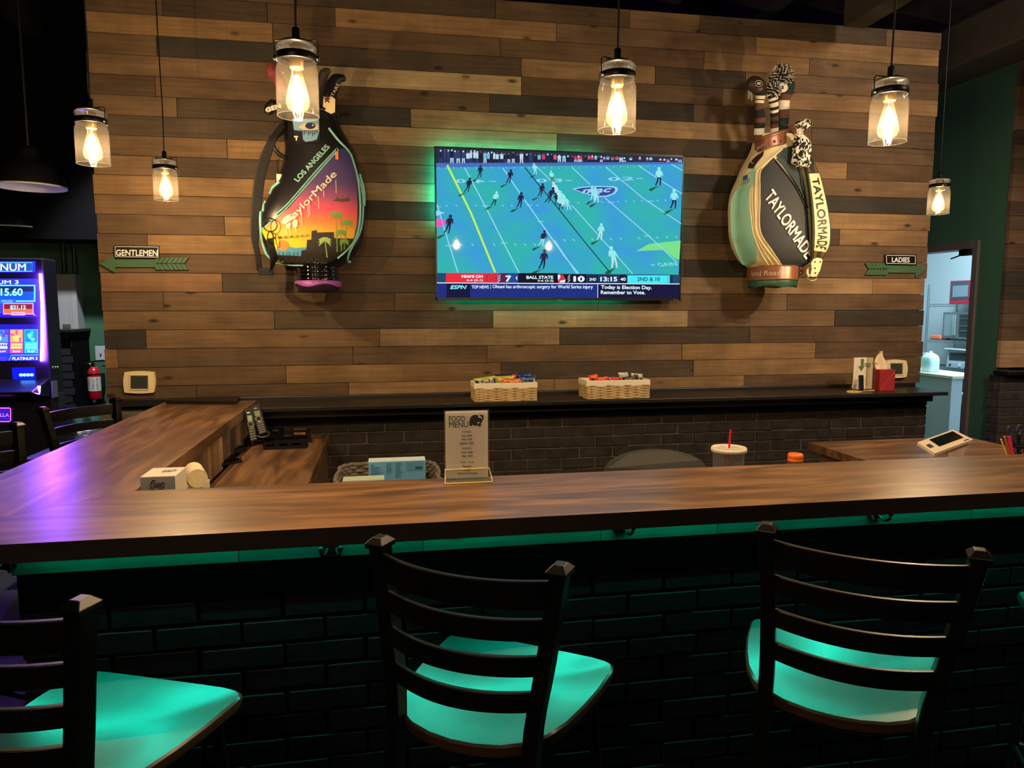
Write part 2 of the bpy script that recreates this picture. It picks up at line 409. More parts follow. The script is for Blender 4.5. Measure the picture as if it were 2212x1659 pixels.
# ---- ledge on top of the wainscot
LEDGE = mat('black_stained_wood', rgb(30, 27, 24), .38, noise=.4, nscale=9, stretch=(.2, 1, 1), bump=.3, bscale=40)
mb = MB()
mb.box((-.72, 3.90, 1.048), (3.45, 4.245, 1.070), LEDGE)
mb.box((-.72, 3.965, 1.004), (3.40, YB+.02, 1.048), LEDGE)
mb.box((XL+.02, 4.245, 1.048), (3.50, YW, 1.087), LEDGE)
mb.cyl((XL+.02, 4.252, 1.083), (3.50, 4.252, 1.083), .008, LEDGE, n=10)
tag(mb.build('wall_ledge', origin=(1.4, 4.1, 1.004), bevel=.0025), 'long black wooden ledge running along the top of the brick wainscot', 'ledge')

# ---- floor, ceiling
FL = mat('dark_floor', rgb(20, 18, 18), .7, noise=.4, nscale=3)
struct(MB().box((-7, -3, -.05), (10, 10, 0), FL).build('floor'))
CE = mat('black_ceiling', rgb(20, 19, 20), .85, noise=.3)
struct(MB().box((-7, -3, 3.95), (10, 10, 4.05), CE).build('ceiling'))
BM = mat('dark_joist', rgb(54, 48, 45), .7, noise=.3, nscale=5, stretch=(1, .2, 1))
for k, (x, w_) in enumerate(((-5.2, .1), (-3.9, .1), (-2.6, .1), (1.2, .09), (1.9, .09), (2.6, .12), (3.3, .09), (4.1, .09), (5.2, .1), (6.4, .1))):
    struct(MB().box((x, -3, 3.62), (x+w_, 9.4, 3.95), BM).build('trim_%d' % (k+1)))
struct(MB().box((-7, 3.1, 3.50), (10, 3.25, 3.62), BM).build('trim_11'))
DU = mat('dark_duct_metal', rgb(38, 35, 34), .7, .1, noise=.2)
tag(MB().box((3.72, -1, 3.16), (4.05, 9.3, 3.44), DU).build('air_duct', origin=(3.88, 4, 3.16), bevel=.01), 'dark rectangular duct hanging under the ceiling above the kitchen door', 'duct')
for x in (3.885,):
    pass
q0, q1 = at_y(1822, 58, 4.05), at_y(1868, 60, 4.05)
struct(MB().box((q0.x, -2.5, q0.z), (q1.x, 4.05, q0.z+.16), BM).build('trim_14'))
q0, q1 = at_y(1560, 22, 4.2), at_y(1590, 22, 4.2)
struct(MB().box((q0.x, -2.5, 3.50), (q1.x, 4.25, 3.62), BM).build('trim_15'))
# ---- left green wall and the dark side wall
GR = mat('green_wall_paint', rgb(56, 98, 76), .6, bump=.15, bscale=120)
struct(MB().box((-7, 6.6, 0), (XL+1.4, 6.75, 3.95), GR).build('wall_left_back'))
SD = mat('dark_corner_wall', rgb(30, 34, 34), .8)
struct(MB().box((-7, 6.2, 2.12), (XL+1.4, 6.6, 3.95), mat('black_shade_box', rgb(13, 12, 14), .9, spec=.1)).build('trim_12'))  # added black box standing in for the shade on the upper wall
q0 = at_y(132, 712, 6.25); q1 = at_y(158, 800, 6.25); mb = MB()
mb.box((-7, 6.262, 0), (q1.x, 6.6, q0.z-.02), MOR_D); bricks(mb, (-7, 6.262, 0), (1, 0, 0), (0, -1, 0), q1.x+7, 0, q0.z-.02, .198, .0555, .0085, mat('dark_slate_brick', rgb(34, 34, 42), .6), seed=21)
mb.box((-7, 6.2, q0.z-.02), (q1.x+.02, 6.6, q0.z), LEDGE); struct(mb.build('trim_13'))
mb = MB()
for xx in (at_y(138, 570, 6.56).x, at_y(161, 572, 6.56).x): mb.cyl((xx, 6.56, 1.875), (xx, 6.56, 2.12), .017, mat('conduit', rgb(40, 60, 50), .4, .2), n=12)
tag(mb.build('conduit_pipes', origin=(-2.46, 6.56, 1.875)), 'two thin vertical conduits rising from the grey electrical panel', 'pipe')
# ---- right green wall with the kitchen door
XG = 4.65
mb = MB()
mb.box((XG, 4.80, 0), (XG+.12, 5.07, 3.95), GR); mb.box((XG, 5.07, 2.075), (XG+.12, 6.03, 3.95), GR); mb.box((XG, 6.03, 0), (XG+.12, 9.3, 3.95), GR)
struct(mb.build('wall_right'))
FR = mat('grey_door_frame', rgb(104, 98, 94), .45, .2)
mb = MB()
mb.box((XG-.02, 5.03, 0), (XG+.14, 5.085, 2.12), FR); mb.box((XG-.02, 6.02, 0), (XG+.14, 6.08, 2.12), FR); mb.box((XG-.02, 5.085, 2.06), (XG+.14, 6.02, 2.12), FR)
struct(mb.build('door_1', bevel=.004))
# wall of planks and brick right of the door
mb = MB()
mb.box((XG+.125, 4.83, 0), (8, 4.98, 3.95), mat('wall_core', (0, 0, 0)))
seq = 'mKmDmKMmLLmDKMmMKmOKmDmM'; z = 1.13; i = 0
ord_ = ['L', 'L', 'm', 'K', 'm', 'D', 'D', 'K', 'm', 'm', 'K', 'K', 'M', 'm', 'K', 'K', 'D', 'm', 'K', 'm', 'D', 'K', 'm', 'D', 'K', 'm']
while z < 3.7:
    t = TONES[ord_[i]]; k = rnd.uniform(.8, 1.1)
    x = XG-.005; xe = XG+rnd.uniform(.5, 1.6)
    while x < 7.5:
        mb.box((x+.001, 4.765, z+.001), (min(xe, 7.6)-.001, 4.798, z+.1033), PLK, tone=(t[0]*k, t[1]*k, t[2]*k, rnd.random())); x = xe; xe += rnd.uniform(.8, 1.6); t = TONES[rnd.choice('mKMDO')]
    z += .1043; i += 1
struct(mb.build('wall_far_right', bevel=.001, seg=1))
mb = MB()
BRK2 = mat('grey_brick', rgb(62, 56, 54), .7, noise=.4, nscale=14, bump=.6, bscale=45)
mb.box((XG-.02, 4.72, 0), (8, 4.798, 1.08), mat('grey_mortar', rgb(84, 78, 74), .9))
bricks(mb, (XG-.02, 4.72, 0), (1,0,0), (0,-1,0), 3.2, 0, 1.075, .198, .0555, .0085, BRK2, seed=8)
bricks(mb, (XG-.02, 4.72, 0), (0,1,0), (-1,0,0), .11, 0, 1.075, .09, .0555, .0085, BRK2, seed=9)
struct(mb.build('wall_far_right_wainscot', bevel=.002, seg=1))
tag(MB().box((XG-.06, 4.62, 1.085), (8, 4.764, 1.112), LEDGE).build('far_ledge', origin=(5.5, 4.7, 1.085), bevel=.003), 'short black ledge on the grey brick right of the kitchen doorway', 'ledge')

# ---- counters
def counter_mat(name, ang, tint=1.0):
    m, t, b = nt(name); N, L = t.nodes, t.links
    tc = N.new('ShaderNodeTexCoord')
    r = N.new('ShaderNodeMapping'); r.inputs['Rotation'].default_value = (0, 0, ang); L.new(tc.outputs['Object'], r.inputs[0])
    def ns(sc_, vec, det, dist=0):
        mp = N.new('ShaderNodeMapping'); mp.inputs['Scale'].default_value = vec; L.new(r.outputs[0], mp.inputs[0])
        n = N.new('ShaderNodeTexNoise'); n.inputs['Scale'].default_value = sc_; n.inputs['Detail'].default_value = det; n.inputs['Distortion'].default_value = dist
        L.new(mp.outputs[0], n.inputs['Vector']); return n.outputs[0]
    a = ns(4.2, (.45, 3, 1), 8, 1.2); g = ns(60, (.06, 1, 1), 5, .2); c = ns(5, (.35, 2.6, 1), 3, 2.5)
    cr = N.new('ShaderNodeValToRGB'); e = cr.color_ramp; e.elements[0].position = .28; e.elements[0].color = rgb(68, 47, 33); e.elements[1].position = .68; e.elements[1].color = rgb(146, 106, 72)
    x = e.elements.new(.47); x.color = rgb(108, 76, 51)
    L.new(a, cr.inputs[0])
    v = N.new('ShaderNodeMapRange'); v.inputs[1].default_value = .3; v.inputs[2].default_value = .7; v.inputs[3].default_value = .84*tint; v.inputs[4].default_value = 1.10*tint; L.new(g, v.inputs[0])
    # fine dark cracks where the slow noise crosses its middle value
    ab = N.new('ShaderNodeMath'); ab.operation = 'SUBTRACT'; ab.inputs[1].default_value = .5; L.new(c, ab.inputs[0])
    a2 = N.new('ShaderNodeMath'); a2.operation = 'ABSOLUTE'; L.new(ab.outputs[0], a2.inputs[0])
    ck = N.new('ShaderNodeMapRange'); ck.inputs[1].default_value = 0; ck.inputs[2].default_value = .008; ck.inputs[3].default_value = .72; ck.inputs[4].default_value = 1; L.new(a2.outputs[0], ck.inputs[0])
    mm = N.new('ShaderNodeMath'); mm.operation = 'MULTIPLY'; L.new(v.outputs[0], mm.inputs[0]); L.new(ck.outputs[0], mm.inputs[1])
    mx = N.new('ShaderNodeMix'); mx.data_type = 'RGBA'; mx.blend_type = 'MULTIPLY'; mx.inputs[0].default_value = 1
    L.new(cr.outputs[0], mx.inputs[6]); L.new(mm.outputs[0], mx.inputs[7]); L.new(mx.outputs[2], b.inputs['Base Color'])
    b.inputs['Roughness'].default_value = .33; b.inputs['Specular IOR Level'].default_value = .85
    bp = N.new('ShaderNodeBump'); bp.inputs['Strength'].default_value = .12; bp.inputs['Distance'].default_value = .002; L.new(g, bp.inputs['Height']); L.new(bp.outputs[0], b.inputs['Normal'])
    return m
CT_X = counter_mat('oak_laminate_front', 0); CT_Y = counter_mat('oak_laminate_side', PI/2)
EDGE = mat('shaded_counter_edge', rgb(50, 38, 31), .45, noise=.3, nscale=10, stretch=(.2, .2, 1))  # counter wood darkened: shade put into the colour of the front edge
BZ = 1.07; BT = .045; B0, B1 = 1.735, 2.19; L0, L1 = -1.212, -.72
# front bar top: mitred at the left corner
def slab(mb, pts, z0, z1, mt, me):
    lo = [(x, y, z0) for x, y in pts]; hi = [(x, y, z1) for x, y in pts]; n = len(pts); me = me or mt
    mb.add(hi, [tuple(range(n))], mt); mb.add(lo, [tuple(range(n))[::-1]], me)
    mb.add(lo+hi, [(i, (i+1) % n, n+(i+1) % n, n+i) for i in range(n)], me)
mb = MB(); slab(mb, [(L0, B0), (4.4, B0), (4.4, B1), (L1+.001, B1)], BZ-BT, BZ, CT_X, EDGE)
tag(mb.build('front_bar_counter', origin=(1.5, 1.96, BZ-BT), bevel=.0015), 'long wood-look bar top running across the foreground above the bar stools', 'counter')
mb = MB(); slab(mb, [(L0, B0+.001), (L1, B1+.001), (L1, YB+.155), (L0, YB+.155)], BZ-BT, BZ, CT_Y, None)
tag(mb.build('side_bar_counter', origin=(-.965, 3.2, BZ-BT), bevel=.0015), 'wood-look bar top on the left running back to the plank wall', 'counter')
# inner work counters
DZ = .888
mb = MB(); slab(mb, [(-.70, 2.62), (-.315, 2.62), (-.315, YB-.004), (-.70, YB-.004)], DZ-.035, DZ, CT_Y, None)
slab(mb, [(-.70, 2.2), (1.9, 2.2), (1.9, 2.5), (-.315, 2.5), (-.315, 2.62), (-.70, 2.62)], DZ-.035, DZ, CT_X, None)
wc = thing('work_counter', 'low wood-look work counter inside the left corner of the bar with phones on it', 'counter', (-.5, 3.2, 0))
mb.build('worktop', wc, world=True, bevel=.0015)
PAN = mat('desk_panel_wood', rgb(104, 74, 50), .6, noise=.35, nscale=6, stretch=(1, 1, .3))
mb = MB(); mb.box((-.345, 3.0, .0), (-.325, YB-.01, DZ-.035), PAN); mb.build('side_panel', wc, world=True)
mb = MB(); mb.box((-.345, 2.56, DZ-.12), (-.325, 3.0, DZ-.035), PAN); mb.build('apron', wc, world=True)
mb = MB(); slab(mb, [(2.19, 2.45), (3.135, 2.45), (3.135, 3.405), (2.19, 3.405)], DZ-.04, DZ, CT_X, None)
rd = thing('service_desk', 'low wood-look desk at the right behind the bar carrying the card terminal', 'desk', (2.66, 2.9, 0))
mb.build('desk_top', rd, world=True, bevel=.0015)
MB().box((2.23, 2.5, 0), (2.25, 3.36, DZ-.04), PAN).build('side_panel', rd, world=True)
MB().box((3.09, 2.5, 0), (3.11, 3.36, DZ-.04), PAN).build('side_panel', rd, world=True)
# inner wall of the left arm: vertical planks between worktop and bar top
mb = MB(); y = 2.21; mb.box((L1-.15, 2.2, 0), (L1-.03, YB, BZ-BT-.0005), mat('wall_core', (0, 0, 0)))
while y < YB-.02:
    w_ = rnd.choice((.05, .06, .09, .11)); t = TONES[rnd.choice('mMKLOmDM')]; k = rnd.uniform(.8, 1.1)
    mb.box((L1-.035, y, DZ-.02), (L1-.012+rnd.uniform(0, .003), min(y+w_, YB)-.001, BZ-BT-.0005), PLK, tone=(t[0]*k, t[1]*k, t[2]*k, rnd.random())); y += w_
struct(mb.build('wall_bar_side'))
# outer wall of the front bar (brick below a plank strip)
YF = 2.0
mb = MB(); mb.box((L0+.26, YF+.012, 0), (4.4, YF+.12, BZ-BT-.0005), MOR_D)
mb.box((L0+.26, YF-.004, .80), (4.4, YF+.015, .906), mat('black_rail_board', rgb(3, 3, 3), .95, spec=0))
x = L0+.25
while x < 4.4:
    w_ = rnd.uniform(.35, .9); t = [c_*.30 for c_ in TONES[rnd.choice('mMOM')]]
    mb.box((x, YF-.006, .906), (min(x+w_, 4.4)-.0015, YF+.012, BZ-BT-.0005), PLK, tone=(*t, rnd.random())); x += w_
bricks(mb, (L0+.26, YF+.012, 0), (1,0,0), (0,-1,0), 4.4-L0-.26, 0, .80, .212, .0585, .0115, BRK_D, prot=.013, seed=12)
struct(mb.build('wall_bar_front', bevel=.0022, seg=2))
struct(MB().box((L0+.26, YF+.121, 0), (L1-.152, YB, BZ-BT-.0005), MOR_D).build('wall_bar_left'))

# ---- LED strip under the bar top
LEDC = (0, 1, .66, 1)
led = thing('led_strip', 'teal LED light strip stuck under the front bar top', 'light strip', (1.5, 1.955, BZ-BT-.006))
MB().box((L0+.3, 1.948, BZ-BT-.006), (4.35, 1.962, BZ-BT-.0005), mat('led_tape', rgb(200, 200, 190), .5)).build('tape', led, world=True)
MB().box((L0+.32, 1.952, BZ-BT-.0075), (4.33, 1.958, BZ-BT-.006), emis('led_teal', (0, 1, .62, 1), 25)).build('glowing_band', led, world=True)
for k in range(6):
    l = bpy.data.lights.new('led_strip_light', 'AREA'); l.shape = 'RECTANGLE'; l.size = .92; l.size_y = .012; l.energy = 2.0; l.color = (0, 1, .70)
    o = bpy.data.objects.new('led_strip_light', l); COL.objects.link(o); o.location = (L0+.75+k*.90, 1.955, BZ-BT-.010)
# ================================================================== jar pendants
BLK = mat('black_metal', rgb(16, 15, 15), .38, .6)
JAR = glass('jar_glass', (.985, .975, .955, 1), 1.5, .003, .02, (1, .9, .75, 1))
LIP = glass('thick_clear_glass', (.95, .95, .95, 1), 1.7, .006, .03)
BULB = glass('amber_bulb_glass', (1, .93, .78, 1), 1.1, .004, .02, (1, .8, .5, 1))
FIL = emis('glowing_filament', (1, .70, .33, 1), 160)
GOLD = mat('brass_socket', rgb(150, 120, 70), .35, .8)
def pendant(label, loc, rz, group, ceil=3.9):
    t = thing('jar_pendant', label, 'pendant lamp', loc, rz, group)
    mb = MB()                                                    # open-bottomed jar, double walled
    mb.lathe([(.0555, .001), (.0575, .000), (.0580, .002), (.0578, .118), (.0565, .130), (.052, .141), (.0495, .150)], JAR, 40)
    mb.build('glass_jar', t)
    r = MB(); r.tube([(.0572*math.cos(a*PI/20), .0572*math.sin(a*PI/20), .001) for a in range(40)], .0013, LIP, 6, closed=True); r.build('jar_rim', t)
    MB().lathe([(.047, .170), (.052, .174), (.0545, .181), (.0545, .187), (.050, .193), (.040, .197), (.046, .190), (.049, .184), (.045, .174), (.047, .170)], LIP, 36).build('glass_lid', t)
    mb = MB(); mb.lathe([(.0510, .148), (.0550, .149), (.0555, .152), (.0550, .168), (.0510, .170), (.050, .160), (.0510, .148)], BLK, 36)
    for s in (-1, 1):
        mb.sphere((s*.059, 0, .159), (.006, .009, .007), BLK, 10, 8); mb.cyl((s*.055, -.012, .156), (s*.055, .012, .156), .0022, BLK, n=8)
    mb.build('clamp_band', t)
    MB().lathe([(0, .1955), (.042, .1955), (.044, .198), (.042, .201), (.013, .203), (.0105, .208), (.0105, .238), (.006, .242), (0, .242)], BLK, 28).build('top_cap', t)
    pts = [(-.060, 0, .160), (-.0605, 0, .185), (-.060, 0, .203), (-.055, 0, .208), (-.02, 0, .2075), (.02, 0, .2075), (.055, 0, .208), (.060, 0, .203), (.0605, 0, .185), (.060, 0, .160)]
    MB().tube(pts, .0020, BLK, 8).build('wire_bail', t)
    t.scale = (.9, .9, .9); cz = (ceil-loc[2])/.9
    MB().tube([(0, 0, .24), (.003, 0, .45), (-.003, .002, .8), (0, 0, cz)], .0032, BLK, 8).build('cord', t)
    MB().lathe([(0, .130), (.0175, .130), (.0195, .134), (.0195, .190), (0, .190)], GOLD, 20).build('socket', t)
    b = MB(); b.lathe([(.0135, .131), (.0150, .122), (.0185, .104), (.0245, .080), (.0300, .058), (.0322, .044), (.0315, .032), (.0265, .021), (.0170, .0145), (.0, .0125)], BULB, 28)
    bo = b.build('bulb', t)
    f = MB()
    for k in range(6):
        a = k*PI/3
        f.tube([(.004*math.cos(a), .004*math.sin(a), .112), (.013*math.cos(a), .013*math.sin(a), .078), (.0155*math.cos(a), .0155*math.sin(a), .052), (.009*math.cos(a), .009*math.sin(a), .031)], .0022, FIL, 6)
    f.build('filament', bo)
    l = bpy.data.lights.new('bulb_light', 'POINT'); l.energy = JAR_POWER; l.color = WARM; l.shadow_soft_size = .012
    o = bpy.data.objects.new('bulb_light', l); COL.objects.link(o); o.parent = bo; o.location = (0, 0, .062)
    return t
PD = [('jar_pendant', (L0+L1)/2, 2.728, -.35, 'jar pendant nearest the left wall edge, over the near part of the left bar arm'),
      ('', (L0+L1)/2, 3.567, -.15, 'smallest of the left jar pendants, above the GENTLEMEN sign side of the plank wall'),
      ('', -.206, 1.962, -.12, 'large jar pendant in front of the sunset golf bag'),
      ('', .640, 1.962, .35, 'jar pendant hanging above the upper right part of the television'),
      ('', 1.474, 1.962, .05, 'jar pendant hanging right of the white strapped golf bag'),
      ('', 2.865, 3.39, 1.2, 'small jar pendant hanging in front of the right edge of the plank wall')]
for _, x, y, a, lb in PD: pendant(lb, (x, y, 2.081), a, 'jar pendants over the bar')

# ---- barn style pendants in the room on the left
def barn(label, c, R_, glow):
    t = thing('barn_pendant', label, 'pendant lamp', c, 0, 'dark barn pendants')
    SH = mat('black_enamel_shade', rgb(22, 22, 24), .35, .3); WH = mat('white_enamel', rgb(205, 205, 200), .5)
    mb = MB(); mb.lathe([(R_, 0), (R_*.985, .012), (R_*.93, .055), (R_*.78, .105), (R_*.52, .145), (R_*.34, .16), (R_*.30, .20), (R_*.24, .225), (.02, .235), (0, .235)], SH, 40)
    mb.build('shade', t)
    MB().lathe([(R_, 0), (R_*.97, .010), (R_*.90, .05), (R_*.75, .098), (R_*.5, .137), (0, .15)], WH, 40).build('shade_lining', t)
    MB().lathe([(R_*1.0, -.003), (R_*1.025, .003), (R_*1.0, .009), (R_*.985, .003), (R_*1.0, -.003)], WH, 40).build('rim', t)
    MB().cyl((0, 0, .23), (0, 0, 3.9-c[2]), .009, SH, n=10).build('stem', t)
    b = MB().sphere((0, 0, .07), .032, mat('frosted_bulb_%d' % int(glow*10), rgb(230, 225, 215), .4, emit=glow, ecol=(1, .85, .7, 1)), 14, 10).build('bulb', t)
    return t
p = at_y(67, 405, 4.75); barn('black dome pendant with white lining left of the near jar pendant', tuple(p), .185, 3.0)
p = at_y(30, 493, 6.3); barn('farther black dome pendant, mostly in the dark above the gaming machine', tuple(p), .20, .3)
# ================================================================== television
YT = 4.19
tl = at_y(938, 315, YT); br = at_y(1467, 650, YT); tr = at_y(1480, 337, YT); bl = at_y(942, 648, YT)
tx0, tx1 = (tl.x+bl.x)/2, (tr.x+br.x)/2; tz1, tz0 = (tl.z+tr.z)/2, (bl.z+br.z)/2
tv = thing('television', 'large wall mounted flat television showing a football game', 'television', ((tx0+tx1)/2, YT, tz0))
TVB = mat('tv_black_plastic', rgb(10, 10, 11), .35)
MB().box((tx0, YT, tz0), (tx1, YT+.022, tz1), TVB).build('housing', tv, world=True, bevel=.002)
MB().box((tx0+.25, YT+.02, tz0+.12), (tx1-.25, YT+.05, tz1-.2), TVB).build('rear_cover', tv, world=True, bevel=.006)
MB().box((tx0+.5, YT+.05, tz0+.3), (tx1-.5, YW-.004, tz1-.3), BLK).build('wall_bracket', tv, world=True)
m_ = MB(); w_ = .006
for a, b in (((tx0, tz0), (tx1, tz0+.016)), ((tx0, tz1-.007), (tx1, tz1)), ((tx0, tz0), (tx0+w_, tz1)), ((tx1-w_, tz0), (tx1, tz1))):
    m_.box((a[0], YT-.003, a[1]), (b[0], YT+.001, b[1]), TVB)
m_.build('bezel', tv, world=True)
def tvs(x, y, lift): return at_y(x, y, YT-.0004-lift*.25)
dc = Decal(tvs)
E_ = lambda r, g, b, s=1.0: emis('screen_%d_%d_%d_%d' % (r, g, b, int(s*10)), rgb(r, g, b), s)
# field: green-cyan with blotches, an emissive picture with a glossy cover coat
def screen_field():
    m, t, b = nt('screen_field'); N, L = t.nodes, t.links
    tc = N.new('ShaderNodeTexCoord'); n = N.new('ShaderNodeTexNoise'); n.inputs['Scale'].default_value = 4; n.inputs['Detail'].default_value = 4
    mp = N.new('ShaderNodeMapping'); mp.inputs['Scale'].default_value = (1, 1, 2.2); L.new(tc.outputs['Object'], mp.inputs[0]); L.new(mp.outputs[0], n.inputs['Vector'])
    sx = N.new('ShaderNodeSeparateXYZ'); L.new(tc.outputs['Object'], sx.inputs[0])
    bands = N.new('ShaderNodeMath'); bands.operation = 'MULTIPLY_ADD'; bands.inputs[1].default_value = .55; L.new(sx.outputs[2], bands.inputs[0]); L.new(sx.outputs[0], bands.inputs[2])
    s2 = N.new('ShaderNodeMath'); s2.operation = 'MULTIPLY'; s2.inputs[1].default_value = 13; L.new(bands.outputs[0], s2.inputs[0])
    s3 = N.new('ShaderNodeMath'); s3.operation = 'SINE'; L.new(s2.outputs[0], s3.inputs[0])
    s4 = N.new('ShaderNodeMath'); s4.operation = 'MULTIPLY_ADD'; s4.inputs[1].default_value = .13; L.new(s3.outputs[0], s4.inputs[0]); L.new(n.outputs[0], s4.inputs[2])
    cr = N.new('ShaderNodeValToRGB'); e = cr.color_ramp; e.elements[0].position = .32; e.elements[0].color = rgb(44, 172, 168); e.elements[1].position = .70; e.elements[1].color = rgb(52, 150, 206)
    L.new(s4.outputs[0], cr.inputs[0]); b.inputs['Base Color'].default_value = (.01, .01, .01, 1); b.inputs['Roughness'].default_value = .035; b.inputs['Specular IOR Level'].default_value = .22
    L.new(cr.outputs[0], b.inputs['Emission Color']); b.inputs['Emission Strength'].default_value = 1.1
    return m
def E2(r, g, b, s=1.0):
    return mat('pixels_%d_%d_%d' % (r, g, b), (.01, .01, .01, 1), .035, spec=.22, emit=s, ecol=rgb(r, g, b))
FT, FB = lambda x: 318+(x-938)*.0406+2, 648
pic = MB()
def tq(pts, m, lift=.001): dc.poly(pic, pts, m, lift)
ins = 4
tq([(942, 319), (1476, 340), (1464, 646), (945, 644)], screen_field(), 0)
# crowd and sideline
tq([(942, 319), (1476, 340), (1475, 350), (942, 352)], E2(30, 44, 70))
tq([(942, 352), (1475, 350), (1475, 354), (942, 362)], E2(70, 110, 190), .0012)
rc = random.Random(5)
crowd = [E2(210, 60, 90), E2(40, 60, 120), E2(190, 215, 235), E2(20, 26, 50), E2(110, 190, 215), E2(215, 90, 120), E2(28, 34, 66)]
x = 948
while x < 1470:
    yt = 320+(x-938)*.041+rc.uniform(1, 5); yb = 350 + (2 if x < 1200 else 0); w_ = rc.uniform(5, 9); hh = yb-yt
    if x < 1330 or rc.random() < .6:
        c = crowd[rc.randrange(7)]; l_ = crowd[rc.choice((1, 2, 3, 6))]
        tq([(x, yt+hh*.15), (x+w_, yt+hh*.15), (x+w_*.9, yt+hh*.62), (x+w_*.1, yt+hh*.62)], c, .0016)
        tq([(x+w_*.12, yt+hh*.6), (x+w_*.46, yt+hh*.6), (x+w_*.38, yb), (x+w_*.1, yb)], l_, .0015)
        tq([(x+w_*.54, yt+hh*.6), (x+w_*.9, yt+hh*.6), (x+w_*.95, yb), (x+w_*.66, yb)], l_, .0015)
        dc.disc(pic, (x+w_/2, yt+1.6), 1.9, 2.2, E2(120, 90, 80) if rc.random() < .5 else E2(200, 220, 235), .0017, 8)
    x += w_+rc.uniform(-1, 3)
WH_ = E2(150, 215, 245); WH2 = E2(225, 245, 255)
def P1(x, y): return (920+x/4.607, 300+y/4.608)       # reads positions off the left enlargement
def P2(x, y): return (1200+x/4.607, 300+y/4.608)
def ln(pts, w, m, f=P1, lift=.0014): dc.line(pic, [f(*p) for p in pts], w, m, lift)
for a in ([(385, 285), (600, 690), (930, 1340)], [(765, 290), (970, 590), (1380, 1170), (1520, 1340)], [(110, 650), (200, 950), (318, 1330)]): ln(a, 2.4, WH_)
for a in ([(1095, 270), (1310, 480)],): ln(a, 1.8, WH_)
for a in ([(160, 280), (345, 455)], [(490, 585), (900, 940), (1215, 1235)], [(160, 660), (420, 950), (770, 1345)], [(500, 280), (870, 590), (1250, 845)], [(825, 265), (1045, 415), (1262, 548)], [(1150, 252), (1275, 320)], [(-10, 1010), (215, 1345)]): ln(a, 2.0, WH_, P2)
ln([(212, 262), (450, 740), (690, 1330)], 4.4, E2(190, 240, 90))
dc.line(pic, [P1(985, 285), P1(1200, 550), P2(0, 660), P2(270, 1000), P2(552, 1342)], 2.0, E2(12, 50, 46), .0015)
for xx in range(120, 1300, 75): ln([(xx, 285), (xx+14, 292)], 1.2, WH_)
for xx in range(30, 1270, 68): ln([(xx, 290-xx*.02), (xx+14, 296-xx*.02)], 1.1, WH_, P2)
for xx in (205, 303, 497, 765, 853, 1110): ln([(xx-8, 658), (xx+10, 670)], 1.6, WH_)
for xx in (350, 465, 680, 888, 988, 1085): ln([(xx-9, 1043), (xx+11, 1062)], 1.8, WH_)
for xx in (228, 308, 462, 622, 700, 780, 857, 1014, 1092): ln([(xx-10, 630-(xx-200)*.03), (xx+10, 644-(xx-200)*.03)], 1.4, WH_, P2)
for xx in (88, 182, 272, 368, 552, 648, 830, 1014, 1108, 1200): ln([(xx-11, 1002-xx*.03), (xx+11, 1022-xx*.03)], 1.6, WH_, P2)
for x0, x1, y, f in ((105, 150, 675, P1), (560, 620, 668, P1), (1000, 1055, 660, P1), (1110, 1172, 822, P1), (192, 272, 1062, P1), (742, 815, 1036, P1), (520, 585, 632, P2), (915, 975, 620, P2), (880, 945, 966, P2)): ln([(x0, y), (x1, y)], 1.5, WH_, f)
# yard numbers
dc.text(pic, '0', P1(300, 438), P1(395, 438), 8, WH_, .0016, bold=.02); dc.text(pic, '4', P1(590, 440), P1(490, 440), -8, WH_, .0016, bold=.02)
dc.text(pic, '0', P1(1098, 432), P1(1205, 432), 7.5, WH_, .0016, bold=.02); dc.text(pic, '3', P1(1265, 432), P1(1358, 430), 7.5, WH_, .0016, bold=.02)
dc.text(pic, '0', P2(525, 418), P2(635, 418), 8, WH_, .0016, bold=.02); dc.text(pic, '2', P2(665, 412), P2(780, 412), 7.5, WH_, .0016, bold=.02)
for a in ([(625, 420), (700, 424)],): ln(a, 1.4, WH_)
ln([(100, 415), (165, 415)], 1.4, WH_, P2); ln([(800, 396), (865, 393)], 1.4, WH_, P2)
# midfield shield
NV = E2(60, 70, 150)
sh = [(165, 497), (250, 478), (400, 468), (560, 470), (612, 480), (622, 510), (590, 548), (520, 575), (440, 578), (330, 555), (230, 525)]
tq([P2(*q) for q in sh], WH_, .0015)
tq([P2(395+(x-395)*.88, 522+(y-522)*.80) for x, y in sh], NV, .0017)
dc.text(pic, 'mac', P2(260, 545), P2(560, 530), 9, WH_, .002, bold=.03, shear=.3)
# arrow and first-down graphic
tq([P2(800, 1118), P2(930, 1045), P2(1245, 1012), P2(1232, 1200), P2(1195, 1195), P2(1080, 1105)], E2(120, 225, 140), .0013)
dc.text(pic, '> GAIN', P2(940, 1275), P2(1218, 1262), 8, E2(150, 225, 240), .0016, bold=.01, shear=-.5)
tq([P1(98, 790), P1(165, 800), P1(215, 830), P1(160, 870), P1(100, 880)], E2(235, 90, 190), .0014)
tq([P1(98, 712), P1(190, 735), P1(98, 770)], WH_, .0014)
